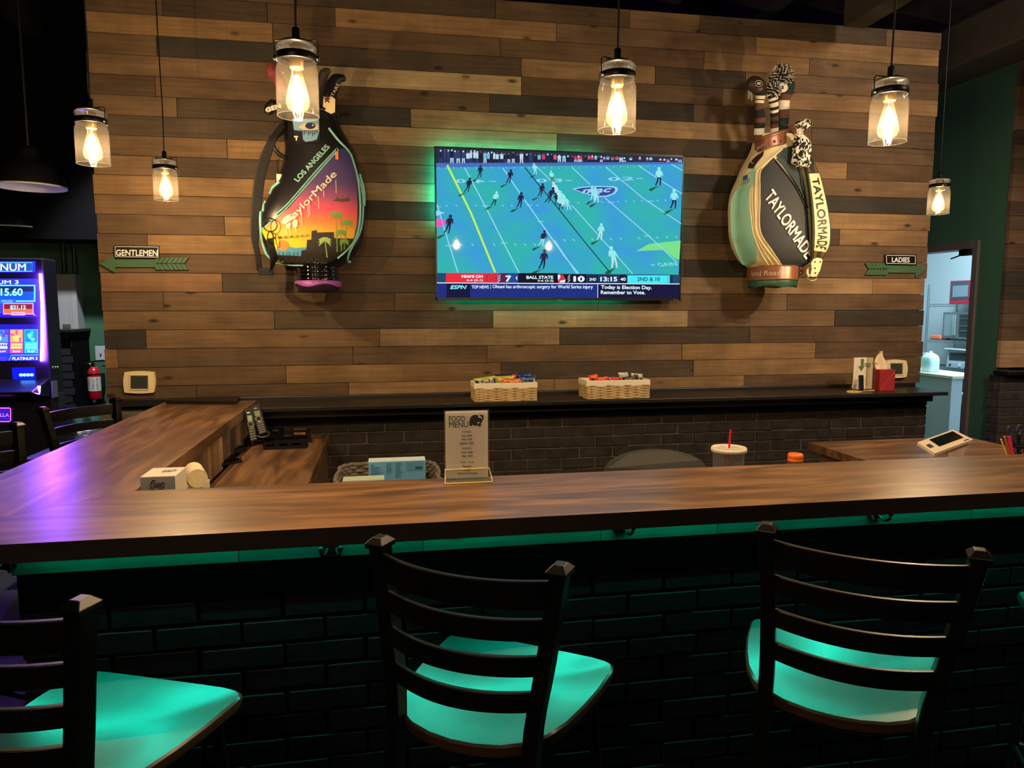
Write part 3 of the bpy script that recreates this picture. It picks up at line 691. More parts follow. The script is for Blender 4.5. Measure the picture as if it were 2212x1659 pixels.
# players
def player(c, s, top, leg, f, lean=0, shadow=True, hc=None):
    x, y = c; lean *= .45; q = lambda a, b: f(x+(a+b*lean)*s, y+b*s)
    if shadow: tq([q(0, 50), q(6, 46), q(-30, 72), q(-44, 82), q(-58, 74), q(-44, 64)], E2(18, 96, 60), .0014)
    tq([q(-12, -34), q(14, -34), q(11, 4), q(-10, 4)], top, .0022); tq([q(-16, -30), q(-9, -32), q(-14, -2), q(-21, -6)], top, .0021); tq([q(9, -32), q(17, -28), q(24, -6), q(17, -2)], top, .0021)
    tq([q(-10, 3), q(1, 3), q(-4, 26), q(-16, 50), q(-22, 48), q(-12, 24)], leg, .0021); tq([q(1, 3), q(11, 3), q(12, 26), q(9, 50), q(3, 50), q(4, 26)], leg, .0020)
    u, v = x+(-44*lean)*s, y-44*s; dc.disc(pic, f(u, v), 9*s/4.6, 10*s/4.6, hc or top, .0024, 10)
DK = E2(24, 30, 66); LT = E2(150, 235, 235); WP = E2(205, 225, 240); RD = E2(150, 40, 70)
for c, s, tp, lg, le in (((540, 325), 1.25, DK, DK, -.1), ((425, 460), 1.4, DK, DK, -.5), ((835, 375), 1.35, DK, DK, -.4), ((940, 610), 1.5, DK, DK, -.3), ((230, 850), 1.8, DK, DK, -.4), ((1150, 510), 1.3, DK, DK, -.5), ((1170, 1200), 1.9, DK, DK, -.3), ((690, 595), 1.4, LT, DK, -.5), ((1085, 300), 1.1, LT, LT, .4), ((1165, 990), 1.5, DK, LT, -.5)): player(c, s, tp, lg, P1, le)
for c, s, tp, lg, le in (((1255, 375), 1.1, LT, RD, .5), ((1240, 560), 1.5, DK, DK, -.9), ((1290, 500), 1.3, WP, LT, .8), ((1320, 560), 1.3, WP, LT, .8), ((1355, 610), 1.3, LT, WP, .8), ((1300, 600), 1.2, DK, DK, .3)): player(c, s, tp, lg, P1, le, False)
for c, s, tp, lg, le in (((30, 545), 1.3, LT, WP, .8), ((75, 590), 1.4, LT, WP, .9), ((45, 640), 1.3, LT, DK, .6), ((115, 640), 1.4, LT, LT, 1.0)): player(c, s, tp, lg, P2, le, False)
for c, s, tp, lg, le in (((1030, 375), 1.8, LT, DK, 0), ((1180, 600), 1.9, LT, DK, 0), ((370, 540), 1.4, LT, LT, .2), ((405, 560), 1.5, LT, WP, .3), ((450, 925), 1.6, LT, WP, -.2), ((575, 1180), 2.1, LT, WP, .5)): player(c, s, tp, lg, P2, le)
# score strip
def sq(x0, y0, x1, y1, m, lift=.003, f=P1): tq([f(x0, y0), f(x1, y0), f(x1, y1), f(x0, y1)], m, lift)
y0, y1 = 1338, 1432
dc.poly(pic, [P1(112, 1335), P2(1240, 1352), P2(1235, 1445), P1(112, 1430)], E2(24, 70, 110), .0028)
sq(200, 1335, 720, 1430, E2(235, 40, 60)); sq(735, 1336, 810, 1431, E2(90, 30, 70)); sq(810, 1336, 910, 1431, E2(34, 70, 150))
tq([P1(893, 1385), P1(909, 1362), P1(909, 1408)], WH2, .0035)
sq(918, 1336, 1310, 1433, E2(10, 12, 34)); sq(-5, 1345, 310, 1438, E2(10, 14, 40), f=P2); sq(318, 1350, 425, 1440, E2(20, 34, 70), f=P2); sq(432, 1350, 634, 1440, E2(24, 44, 90), f=P2); sq(640, 1350, 706, 1440, E2(12, 18, 46), f=P2)
sq(716, 1358, 1136, 1436, E2(70, 235, 245), f=P2); sq(1142, 1358, 1165, 1440, E2(16, 40, 80), f=P2)
def tt(s, x0, y, x1, h, m=WH2, f=P1, b=.02, sh=0, l=.004): dc.text(pic, s, f(x0, y), f(x1, y), h/4.6, m, l, bold=b, shear=sh)
tt('MIAMI OH', 355, 1384, 566, 30, b=.05); tt('4-4 (3-1)', 402, 1424, 566, 28, b=.03)
tt('M', 603, 1422, 702, 74, E2(70, 40, 90), b=.09); tt('M', 610, 1416, 695, 62, E2(235, 40, 60), b=.05, l=.0045)
for k in range(3): dc.line(pic, [P1(716, 1376+k*24), P1(742, 1352+k*24)], 1.3, WH2, .004)
tt('7', 790, 1424, 850, 64, b=.05)
tt('BALL STATE', 1000, 1394, 1268, 32, b=.04); tt('3-6 (2-2)', 1112, 1427, 1270, 26, b=.03)
dc.poly(pic, [P2(22, 1352), P2(75, 1352), P2(102, 1400), P2(95, 1432), P2(25, 1432)], E2(225, 50, 70), .0036)
dc.poly(pic, [P2(22, 1352), P2(45, 1352), P2(48, 1380), P2(25, 1410)], WH2, .004); dc.poly(pic, [P2(45, 1412), P2(98, 1402), P2(92, 1430), P2(40, 1430)], WH2, .004)
for k in range(3): dc.line(pic, [P2(122, 1378+k*24), P2(145, 1354+k*24)], 1.3, WH2, .004)
tt('10', 178, 1424, 290, 60, f=P2, b=.05); tt('2ND', 336, 1412, 405, 28, f=P2, b=.03); tt('13:15', 446, 1420, 615, 48, f=P2, b=.04); tt('40', 645, 1414, 698, 34, f=P2, b=.03)
tt('2ND & 10', 812, 1415, 1038, 38, E2(14, 50, 90), P2, .02)
for k in range(3): sq(1116, 1372+k*22, 1121, 1384+k*22, E2(14, 50, 90), .004, P2)
dc.line(pic, [P1(108, 1433), P1(1380, 1440), P2(1235, 1444)], 1.8, WH2, .0034)
# news strip
BLUE = E2(22, 44, 128); NVY = E2(10, 14, 60)
dc.poly(pic, [P1(106, 1438), P2(1235, 1447), P2(1228, 1592), P1(112, 1582)], BLUE, .003)
sq(205, 1440, 442, 1582, NVY, .0033); dc.poly(pic, [P2(428, 1446), P2(1236, 1450), P2(1228, 1592), P2(428, 1592)], NVY, .0033)
tt('E5PN'.replace('5', 'S'), 240, 1496, 408, 40, E2(120, 235, 245), b=.05, sh=.25, l=.004)
dc.line(pic, [P1(238, 1477), P1(410, 1477)], 1.0, NVY, .0045)
tt('TOP NEWS', 456, 1490, 626, 32, b=.03); dc.line(pic, [P1(645, 1450), P1(645, 1496)], .8, WH2, .004)
dc.text(pic, 'Ohtani has arthroscopic surgery for World Series injury', P1(662, 1497), P2(372, 1500), 45/4.6, WH2, .004, bold=.025)
dc.line(pic, [P2(420, 1448), P2(420, 1590)], 1.2, WH2, .004)
dc.text(pic, 'Today is Election Day.', P2(452, 1504), P2(958, 1510), 48/4.6, WH2, .004, bold=.03)
dc.text(pic, 'Remember to Vote.', P2(450, 1546), P2(893, 1548), 38/4.6, WH2, .004, bold=.03)
pic.build('screen', tv, world=True)
m_ = MB(); dm = Decal(lambda x, y, l: at_y(x, y, YT-.0035-l*.3)); LG = mat('bezel_print', rgb(150, 150, 150), .5)
dm.text(m_, 'Hisense', (1205, 649), (1216, 649.2), 2.2, LG, bold=.01); dm.text(m_, 'ROKU TV', (1455, 648.5), (1465, 648.7), 1.6, LG)
m_.build('maker_mark', tv, world=True)
# bias light strips fixed to the rear of the set
BG = emis('bias_light_teal', (0, .9, .50, 1), 1)
bz = MB()
for a, b in (((tx0+.05, tz1-.05), (tx1-.45, tz1-.04)), ((tx0+.03, tz0+.42), (tx0+.04, tz1-.05)), ((tx0+.06, tz0+.03), (tx1-.4, tz0+.04))): bz.box((a[0], YT+.022, a[1]), (b[0], YT+.026, b[1]), BG)
bz.build('bias_light_strip', tv, world=True)
def bias(x0, z0, x1, z1, en):
    l = bpy.data.lights.new('bias_light', 'AREA'); l.shape = 'RECTANGLE'; dx, dz = abs(x1-x0), abs(z1-z0)
    l.size = max(dx, .012); l.size_y = max(dz, .012); l.energy = en; l.color = (.0, .92, .62)
    o = bpy.data.objects.new('bias_light', l); COL.objects.link(o); o.location = ((x0+x1)/2, YT+.030, (z0+z1)/2); o.rotation_euler = (-PI/2, 0, 0)
    o.rotation_euler = Vector((0, 1, 0)).to_track_quat('-Z', 'Y').to_euler()
bias(tx0+.05, tz1-.035, tx1-.50, tz1-.035, 4.2)
bias(tx0+.03, tz0+.45, tx0+.03, tz1-.05, 1.8)
bias(tx0+.06, tz0+.035, tx1-.35, tz0+.035, 1.3)
bias(tx1-.03, tz0+.35, tx1-.03, tz1-.10, .45)

# ================================================================== signs, thermostats
def sign(name, txt, label, corners, arrow, px_text, flip):
    t = thing(name, label, 'sign', tuple(at_y((corners[0]+corners[2])/2, corners[3], YW-.02)))
    y = YW-.016; d = Decal(lambda a, b, l: at_y(a, b, y-.007-l))
    c = corners; pts = [(c[0], c[1]), (c[2], c[1]+(c[2]-c[0])*.012*0+1), (c[2]+0, c[3]), (c[0]+1, c[3]-1)]
    P3 = [at_y(px, py, y-.007) for px, py in pts][::-1]
    BK = mat('sign_black', rgb(14, 12, 12), .4); WS = mat('sign_white', rgb(232, 228, 222), .5)
    m = MB(); m.prism(P3, (0, .007, 0), BK); pl = m.build('name_plate', t, world=True, bevel=.003)
    m = MB(); i = 2.6; q = [(pts[0][0]+i, pts[0][1]+i), (pts[1][0]-i, pts[1][1]+i), (pts[2][0]-i, pts[2][1]-i), (pts[3][0]+i, pts[3][1]-i), (pts[0][0]+i, pts[0][1]+i)]
    for a, b in zip(q[:-1], q[1:]): d.line(m, [a, b], 1.0, WS, .0006)
    d.text(m, txt, *px_text, WS, .001, bold=.022)
    m.build('lettering', t, world=True)
    GA = mat('painted_green_wood', rgb(58, 92, 62), .6, noise=.2, bump=.2)
    m = MB()
    for poly, dd in arrow:
        P3 = [at_y(px, py, YW-.006-dd) for px, py in poly]
        nrm = (P3[1]-P3[0]).cross(P3[2]-P3[1])
        if nrm.y > 0: P3 = P3[::-1]
        m.prism(P3, (0, dd, 0), GA)
    m.build('arrow', t, world=True, bevel=.0008, seg=1)
def fletch(x0, y0, step, n, h, sl, sgn):  # slanted feather slabs
    out = []
    for k in range(n):
        a = x0+step*k
        out.append(([(a, y0-.8), (a+step*.86, y0-.8), (a+step*.86+sl, y0-h), (a+sl, y0-h)], .009 if k % 2 else .012))
        out.append(([(a, y0+.8), (a+sl, y0+h), (a+step*.86+sl, y0+h), (a+step*.86, y0+.8)], .009 if k % 2 else .012))
    return out
def Q(x, y): return (200+x/5.027, 550+y/5.027)
arr = [([Q(76, 100), Q(245, 200), Q(240, 5)], .012), ([Q(240, 52), Q(243, 136), Q(690, 136), Q(690, 52)], .009)]
arr += fletch(Q(650, 0)[0], Q(0, 98)[1], 7.9*1.27, 7, 13.2, sl=9.0, sgn=1)[:14]
sign('direction_sign', 'GENTLEMEN', 'GENTLEMEN name plate on a green arrow pointing left', (246, 530, 344, 558), arr, ((250.5, 552.5), (340.5, 553.5), 13.5), 1)
def Q2(x, y): return (1460+x/3.814, 280+y/3.814)
arr = [([Q2(2065, 1155), Q2(1982, 1095), Q2(1978, 1218)], .012), ([Q2(1740, 1118), Q2(1985, 1122), Q2(1985, 1180), Q2(1740, 1178)], .009)]
fx0, fy0 = Q2(1590, 1148)
for k in range(7):
    a = fx0+k*6.7; s = -7
    arr.append(([(a, fy0-.8), (a+5.8, fy0-.8), (a+5.8+s, fy0-12.5), (a+s, fy0-12.5)], .009 if k % 2 else .012)); arr.append(([(a, fy0+.8), (a+5.8, fy0+.8), (a+5.8+s, fy0+13), (a+s, fy0+13)], .009 if k % 2 else .012))
sign('direction_sign', 'LADIES', 'LADIES name plate on a green arrow pointing right', (1912, 549, 1980, 572.5), arr, ((1926.5, 566.5), (1965, 567), 11), 0)
IV = mat('ivory_plastic', rgb(222, 205, 160), .45); LCD = mat('grey_display', rgb(58, 62, 60), .2)
def thermostat(label, c):      # c = pixel centre, half sizes
    x0, y0, x1, y1 = c; t = thing('thermostat', label, 'thermostat', tuple(at_y((x0+x1)/2, y1, YW-.01)))
    def R(x0, y0, x1, y1, bul, n=7):
        P = []
        for i in range(n): a = i/(n-1); P.append((x0+(x1-x0)*a, y0-bul*math.sin(a*PI)))
        for i in range(1, n): a = i/(n-1); P.append((x1+bul*1.4*math.sin(a*PI), y0+(y1-y0)*a))
        for i in range(1, n): a = i/(n-1); P.append((x1-(x1-x0)*a, y1+bul*math.sin(a*PI)))
        for i in range(1, n-1): a = i/(n-1); P.append((x0-bul*1.4*math.sin(a*PI), y1-(y1-y0)*a))
        return P
    P3 = [at_y(px, py, YW-.030) for px, py in R(x0+2, y0+1, x1-2, y1-1, 2.2)][::-1]
    MB().prism(P3, (0, .024, 0), IV).build('casing', t, world=True, bevel=.005, seg=3)
    mx, my = (x0+x1)/2, (y0+y1)/2; w_, h_ = (x1-x0)*.275, (y1-y0)*.30
    m = MB(); d = Decal(lambda a, b, l: at_y(a, b, YW-.030-l))
    for a, b, e, f in ((-1, -1, 1, -1), (1, -1, 1, 1), (1, 1, -1, 1), (-1, 1, -1, -1)):
        p, q = at_y(mx+a*(w_+2), my+b*(h_+2), YW-.031), at_y(mx+e*(w_+2), my+f*(h_+2), YW-.031); m.tube([p, q], .0035, IV, 8)
    m.build('display_bezel', t, world=True)
    m = MB(); m.prism([at_y(px, py, YW-.0325) for px, py in ((mx-w_, my-h_), (mx-w_, my+h_), (mx+w_, my+h_), (mx+w_, my-h_))], (0, .002, 0), LCD); m.build('display', t, world=True)
thermostat('cream wall thermostat low on the left of the plank wall', (267, 803, 334, 849))
thermostat('cream wall thermostat behind the red tissue box', (1914, 778, 1960, 815.5))
# ================================================================== golf bags
class Bag:
    """lofted body: rows of (y px, xl px, xr px, depth) seen against the plane y = ym"""
    def __init__(s, rows, ym, ex=2.6):
        s.ym = ym; s.ex = ex; s.r = []
        for y, a, b, d in rows:
            A = at_y(a, y, ym); B = at_y(b, y, ym); s.r.append(((A.z+B.z)/2, A.x, B.x, d))
        s.r.sort()
        zs = [q[0] for q in s.r]; s.z0, s.z1 = zs[0], zs[-1]
    def row(s, z):
        r = s.r; z = min(max(z, s.z0), s.z1)
        for i in range(len(r)-1):
            if r[i][0] <= z <= r[i+1][0]:
                t = (z-r[i][0])/max(1e-6, r[i+1][0]-r[i][0]); p0, p1, p2, p3 = r[max(i-1, 0)], r[i], r[i+1], r[min(i+2, len(r)-1)]
                return [.5*(2*b+(c-a)*t+(2*a-5*b+4*c-d)*t*t+(3*b-3*c+d-a)*t**3) for a, b, c, d in zip(p0[1:], p1[1:], p2[1:], p3[1:])]
        return r[-1][1:]
    def pt(s, th, z, lift=0):
        xl, xr, d = s.row(z); c = (xl+xr)/2; h = (xr-xl)/2+lift; d += lift; e = 2/s.ex
        ct, st = math.cos(th), math.sin(th)
        return Vector((c+h*math.copysign(abs(ct)**e, ct), s.ym-d*math.copysign(abs(st)**e, st)*(1 if st > 0 else .75), z))
    def front(s, x, z, lift=0):
        xl, xr, d = s.row(z); c = (xl+xr)/2; h = (xr-xl)/2; u = min(abs(x-c)/h, .985)
        return s.ym-(d+lift)*(1-u**s.ex)**(1/s.ex) - lift*.3
    def surf(s, x, y, lift=0):
        g = lambda Y: (lambda p: Y-s.front(p.x, p.z, lift))(at_y(x, y, Y))
        a = s.ym-.20; b = None; n = 22
        for k in range(1, n+1):
            Y = s.ym-.20+.20*k/n
            if g(Y) >= 0: b = Y; break
            a = Y
        if b is None: return at_y(x, y, s.ym)
        for _ in range(9):
            c = (a+b)/2
            if g(c) >= 0: b = c
            else: a = c
        return at_y(x, y, b)
    def body(s, mb, m, n=48, k=44):
        nn = n; vs_ = []
        for j in range(k+1):
            z = s.z0+(s.z1-s.z0)*j/k
            vs_ += [s.pt(2*PI*i/nn, z) for i in range(nn)]
        mb.add(vs_, [(j*nn+i, (j+1)*nn+i, (j+1)*nn+(i+1) % nn, j*nn+(i+1) % nn) for j in range(k) for i in range(nn)], m, True)
        mb.add(vs_[:nn], [tuple(range(nn))], m); mb.add(vs_[-nn:], [tuple(range(nn))[::-1]], m)
def pipe(mb, bag, f, pts, r, m, lift=.003, k=5):
    P = [bag.surf(*f(*p), lift) for p in catmull([(a, b, 0) for a, b in pts], k) for p in [(p.x, p.y)]]
    mb.tube(P, r, m, 6)
BLKL = mat('black_bag_leather', rgb(20, 18, 22), .34, bump=.15, bscale=90, spec=.6)
BLKM = mat('black_webbing', rgb(9, 8, 9), .65, bump=.3, bscale=160)
TEAL = mat('teal_piping', rgb(132, 196, 184), .5)
CREAM = mat('cream_leather', rgb(226, 208, 158), .5, bump=.12, bscale=80, noise=.12)
# ------------------------------------------------ left bag with the sunset print
F = lambda x, y: (520+x/2.8604, 60+y/2.8604)
def fr(rows): return [(F(0, y)[1], F(a, 0)[0], F(b, 0)[0], d) for y, a, b, d in rows]
b1 = Bag(fr([(530, 262, 590, .10), (600, 258, 612, .105), (680, 268, 655, .11), (760, 276, 700, .12), (850, 262, 722, .13), (950, 225, 742, .14), (1050, 178, 758, .15), (1150, 128, 766, .155), (1250, 118, 764, .155), (1330, 138, 748, .15), (1400, 172, 712, .14), (1450, 225, 660, .125), (1478, 300, 612, .11)]), 4.09)
bag = thing('golf_bag', 'black golf bag with a sunset and palm print hanging left of the television', 'golf bag', (b1.pt(0, b1.z0).x-.12, 4.09, b1.z0-.13))
m = MB(); b1.body(m, BLKL); m.build('body', bag, world=True)
d1 = Decal(lambda x, y, l: b1.surf(x, y, l), cell=9)
def D(poly): return [F(*p) for p in poly]
def sunset():
    mt, t, b = nt('sunset_print'); N, L = t.nodes, t.links
    tc = N.new('ShaderNodeTexCoord'); sp = N.new('ShaderNodeSeparateXYZ'); L.new(tc.outputs['Object'], sp.inputs[0])
    zt = b1.surf(*F(600, 760)).z-bag.location.z; zb = b1.surf(*F(400, 1440)).z-bag.location.z
    r = N.new('ShaderNodeMapRange'); r.inputs[1].default_value = zt; r.inputs[2].default_value = zb; L.new(sp.outputs[2], r.inputs[0])
    cr = N.new('ShaderNodeValToRGB'); e = cr.color_ramp; e.elements[0].position = .0; e.elements[0].color = rgb(52, 52, 112); e.elements[1].position = 1; e.elements[1].color = rgb(236, 208, 40)
    for p, c in ((.30, (88, 62, 118)), (.42, (150, 70, 116)), (.54, (236, 76, 100)), (.64, (240, 120, 62)), (.74, (246, 178, 44)), (.86, (240, 205, 44))): x = e.elements.new(p); x.color = rgb(*c)
    L.new(r.outputs[0], cr.inputs[0]); L.new(cr.outputs[0], b.inputs['Base Color']); b.inputs['Roughness'].default_value = .5; return mt
m = MB()
panel = [(632, 742), (672, 775), (697, 830), (712, 900), (720, 1000), (722, 1100), (718, 1200), (702, 1290), (662, 1360), (600, 1415), (560, 1443), (470, 1455), (350, 1455), (215, 1448), (185, 1380), (150, 1300), (128, 1252), (232, 1172), (305, 1105), (395, 1000), (500, 870), (598, 762)]
d1.poly(m, D(panel), sunset(), .004); m.build('print_panel', bag, world=True)
m = MB(); DKP = mat('print_dark_brown', rgb(38, 33, 30), .55)
d1.poly(m, D([(140, 1290), (175, 1330), (210, 1350), (225, 1400), (370, 1412), (375, 1375), (405, 1370), (410, 1310), (436, 1308), (438, 1255), (470, 1250), (472, 1265), (575, 1262), (578, 1300), (700, 1303), (690, 1325), (650, 1375), (590, 1425), (560, 1445), (470, 1457), (350, 1457), (217, 1450), (190, 1390)]), DKP, .0055, False)
SKY = mat('print_blue', rgb(84, 154, 190), .55)
d1.poly(m, D([(222, 1352), (250, 1366), (300, 1352), (340, 1360), (405, 1356), (404, 1372), (376, 1376), (372, 1410), (226, 1404)]), SKY, .0065, False)
for xx in (235, 262, 285, 300, 328, 350): d1.line(m, D([(xx, 1408), (xx, 1386)]), 1.0, DKP, .0075)
d1.disc(m, F(262, 1345), 12, 11.5, mat('print_orange', rgb(243, 134, 58), .55), .0068, 24)
BRN = mat('print_brown', rgb(96, 62, 62), .55)
d1.poly(m, D([(562, 1068), (588, 1060), (594, 1040), (604, 1056), (650, 1052), (662, 1042), (678, 1062), (670, 1072), (625, 1078), (600, 1072)]), BRN, .006, False)
GRN = mat('print_green', rgb(120, 168, 66), .55)
def palm(cx, cy, s, base, lean=0):
    d1.line(m, D([(cx, cy), (cx+lean*.5, (cy+base)/2), (cx+lean, base)]), [1.6, 2.0, 2.8], GRN, .0078)
    for k in range(9):
        a = PI*(-.18+1.36*k/8); L_ = s*(1-.12*(k % 2)); p = []
        for t in (0, .35, .7, 1): p.append((cx+math.cos(a)*L_*t, cy-math.sin(a)*L_*t*.8+L_*.42*t*t))
        d1.line(m, D(p), [2.4, 5.0, 4.0, .6], GRN, .0080+.0002*k)
palm(590, 1150, 44, 1385, 6); palm(655, 1200, 42, 1320, -8); palm(620, 1262, 38, 1380, 2); palm(640, 1318, 34, 1370, 0)
GR2 = GRN; GRN = mat('print_pale_green', rgb(160, 190, 106), .55); palm(520, 1310, 46, 1420, 14); GRN = GR2
d1.text(m, 'M  M  X  X   I   I   I', F(195, 1308), F(412, 1290), 5.2, DKP, .0070, bold=.02)
for dy in (0, 9): d1.line(m, D([(190, 1295+dy), (430, 1279+dy)]), .5, DKP, .0065)
for k in range(7): d1.line(m, D([(262+k*38, 1452), (281+k*38, 1430), (300+k*38, 1452)]), .5, mat('print_grey', rgb(110, 100, 90), .6), .0066)
m.build('printed_scene', bag, world=True)
m = MB(); CRP = mat('print_cream', rgb(238, 222, 198), .5)
d1.text(m, 'aylorMade', F(345, 1187), F(606, 918), 20, CRP, .0085, bold=.012)
d1.poly(m, D([(252, 1205), (262, 1178), (285, 1158), (318, 1148), (300, 1168), (330, 1160), (340, 1175), (300, 1195), (275, 1215)]), CRP, .0085, False)
d1.poly(m, D([(276, 1222), (300, 1200), (312, 1212), (302, 1238), (288, 1240)]), CRP, .0085, False); d1.poly(m, D([(318, 1205), (332, 1182), (352, 1190), (350, 1225), (338, 1238), (322, 1230)]), CRP, .0085, False)
for x0, y0, y1 in ((590, 940, 1022), (514, 1000, 1045), (482, 1040, 1118), (428, 1090, 1160), (418, 1100, 1170), (378, 1150, 1225), (285, 1240, 1282), (305, 1235, 1288), (342, 1232, 1270), (366, 1170, 1205)): d1.line(m, D([(x0-3, y0), (x0, y1)]), 1.1, CRP, .0082)
m.build('brand_lettering', bag, world=True)
m = MB(); d1.text(m, 'LOS ANGELES', F(352, 958), F(553, 738), 12, mat('print_teal', rgb(150, 205, 190), .5), .004, bold=.03, shear=-.15)
m.build('city_lettering', bag, world=True)
m = MB()
for pts in ([(604, 752), (500, 868), (395, 990), (300, 1098), (228, 1168), (128, 1246)], [(598, 742), (492, 856), (388, 976), (294, 1084), (222, 1152)]): pipe(m, b1, F, pts, .0042, TEAL)
for pts in ([(545, 620), (600, 690), (672, 770), (702, 850), (722, 930), (735, 1040), (738, 1150), (728, 1240), (700, 1320), (655, 1375), (598, 1425)], [(722, 920), (748, 1000), (756, 1100), (750, 1200), (730, 1280), (690, 1350), (668, 1400), (662, 1440), (680, 1448)], [(735, 905), (760, 1000), (765, 1100)]): pipe(m, b1, F, pts, .0062, TEAL)
pipe(m, b1, F, [(240, 950), (200, 985), (182, 1025)], .008, TEAL); pipe(m, b1, F, [(152, 1070), (142, 1100), (138, 1135)], .008, TEAL)
pipe(m, b1, F, [(125, 1132), (122, 1200), (130, 1300), (155, 1390), (185, 1425)], .0075, TEAL); pipe(m, b1, F, [(212, 1452), (300, 1466), (385, 1470)], .004, TEAL)
m.build('piping', bag, world=True)
m = MB(); ZP_ = mat('zip_orange', rgb(222, 116, 60), .5); P = b1.surf(*F(594, 785), .006)
m.box((P.x-.008, P.y-.004, P.z-.024), (P.x+.008, P.y, P.z+.018), ZP_); m.cyl((P.x, P.y-.002, P.z+.018), (P.x, P.y-.002, P.z+.035), .003, BLK, n=8); m.build('zip_pull', bag, world=True, bevel=.001)
# tilted clear pocket with its picture card
m = MB(); d1.poly(m, D([(316, 560), (488, 560), (490, 700), (480, 708), (345, 716), (332, 705), (322, 640)]), mat('card_black', rgb(30, 26, 30), .4), .010)
cb_, cs_, cd_ = mat('card_blue', rgb(128, 172, 200), .5), mat('card_skin', rgb(225, 196, 160), .5), mat('card_navy', rgb(28, 44, 76), .5)
d1.poly(m, D([(318, 562), (482, 562), (486, 640), (470, 690), (440, 700), (400, 704), (385, 690), (380, 640), (330, 632)]), cb_, .012, False)
d1.poly(m, D([(355, 612), (392, 590), (440, 586), (480, 600), (478, 628), (430, 634), (385, 630)]), cs_, .0135, False); d1.disc(m, F(430, 606), 11, 7, cd_, .015); d1.disc(m, F(446, 602), 2, 2, cs_, .0165, 8)
for k in range(11): d1.line(m, D([(342+k*13, 632), (340+k*13, 650+(k*37 % 23))]), 1.5, cd_, .0140)
d1.poly(m, D([(330, 668), (352, 668), (356, 676), (330, 678)]), CRP, .013, False); d1.poly(m, D([(340, 680), (350, 680), (346, 698), (340, 694)]), CRP, .013, False)
m.build('picture_card', bag, world=True)
# collar, base and foot
BK = lambda y: F(0, y)[1]
def px_x(x, y=1500): return at_y(F(x, y)[0], F(x, y)[1], b1.ym-.09)
c = px_x(470, 1510); R_ = abs(px_x(602, 1510).x-px_x(335, 1510).x)/2
zt, zb = at_y(*F(470, 1452), 4.0).z, at_y(*F(470, 1560), 4.0).z
GLS = mat('black_gloss_plastic', rgb(8, 8, 10), .08, spec=.8, coat=.6)
m = MB(); prof = [(0, zt-c.z+.02), (R_*.96, zt-c.z+.01)]
for k in range(5): zz = zt-c.z-(zt-zb)*k/4.5; prof += [(R_*1.0, zz), (R_*1.0, zz-.014), (R_*.965, zz-.017)]
prof += [(R_*.98, zb-c.z-.002), (0, zb-c.z-.002)]
m.lathe(prof, GLS, 40, c=(c.x, 4.075, c.z)); m.build('base_ring', bag, world=True)
m = MB(); PUR = mat('purple_rubber', rgb(150, 70, 160), .45); PKD = mat('dark_purple_rubber', rgb(44, 26, 46), .5)
zc = at_y(*F(470, 1592), 4.0).z; zd = at_y(*F(470, 1635), 4.0).z
vs_ = []; n = 40
for zz, rr, w_ in ((zb-.001, 1.02, 0), (zb-.006, 1.12, 0), (zc, 1.08, .008)):
    vs_ += [Vector((c.x+R_*rr*math.cos(2*PI*i/n), 4.075+R_*rr*math.sin(2*PI*i/n), zz+w_*math.sin(2*PI*i/n*4))) for i in range(n)]
m.add(vs_, [(j*n+i, (j+1)*n+i, (j+1)*n+(i+1) % n, j*n+(i+1) % n) for j in range(2) for i in range(n)], PUR, True); m.add(vs_[:n], [tuple(range(n))], PUR)
m.lathe([(R_*1.04, zc+.006-c.z), (R_*.95, zd-c.z), (0, zd-c.z)], PKD, 40, c=(c.x, 4.078, c.z)); m.build('foot', bag, world=True)
m = MB(); zt_ = b1.z1; xl, xr, d = b1.row(zt_)
m.tube([b1.pt(2*PI*i/32, zt_, .004) for i in range(32)], .016, BLKL, 8, closed=True); m.build('collar', bag, world=True)
m = MB(); q = b1.pt(PI*1.5, b1.z1-.08); m.box((q.x-.03, q.y-.012, q.z-.02), (q.x+.03, YW-.0045, q.z+.02), BLK); m.build('wall_hanger', bag, world=True)
# handle and shoulder strap
def sp_(pts, Y): return [at_y(*F(x, y), Y_) for (x, y), Y_ in zip(pts, Y if isinstance(Y, list) else [Y]*len(pts))]
m = MB(); m.tube(catmull(sp_([(262, 640), (215, 680), (200, 720), (225, 770), (275, 805)], [4.02, 3.99, 3.98, 3.99, 4.01]), 6), .011, BLKL, 10); m.build('handle', bag, world=True)
m = MB(); st = catmull(sp_([(262, 600), (215, 660), (190, 710), (160, 780), (128, 880), (108, 1000), (97, 1120), (88, 1230), (90, 1330), (105, 1400), (112, 1460), (118, 1500)], [4.0, 3.98, 3.97, 3.98, 4.0, 4.02, 4.03, 4.04, 4.05, 4.06, 4.07, 4.08]), 5)
W_ = []
for i in range(len(st)): t = i/(len(st)-1); W_.append(.030+.022*math.sin(min(1, max(0, (t-.12)/.62))*PI)**.6 if .12 < t < .74 else .030)
m.strip(st, (1, .25, 0), W_, .014, BLKM); m.build('shoulder_strap', bag, world=True, bevel=.004)
m = MB(); m.strip(catmull(sp_([(120, 1500), (150, 1510), (185, 1500), (200, 1440), (190, 1370), (182, 1300)], [4.08, 4.05, 4.02, 3.99, 3.97, 3.96]), 5), (.6, 0, 1), .035, .006, BLKM)
q = sp_([(165, 1505)], 4.02)[0]; m.box((q.x-.045, q.y-.012, q.z-.02), (q.x+.03, q.y+.008, q.z+.018), BLK); m.build('strap_end', bag, world=True, bevel=.003)
m = MB(); q = sp_([(182, 1218)], 3.93)[0]; m.tube([q+Vector((.034*math.cos(2*PI*i/24), 0, .034*math.sin(2*PI*i/24))) for i in range(24)], .0028, BLK, 6, closed=True)
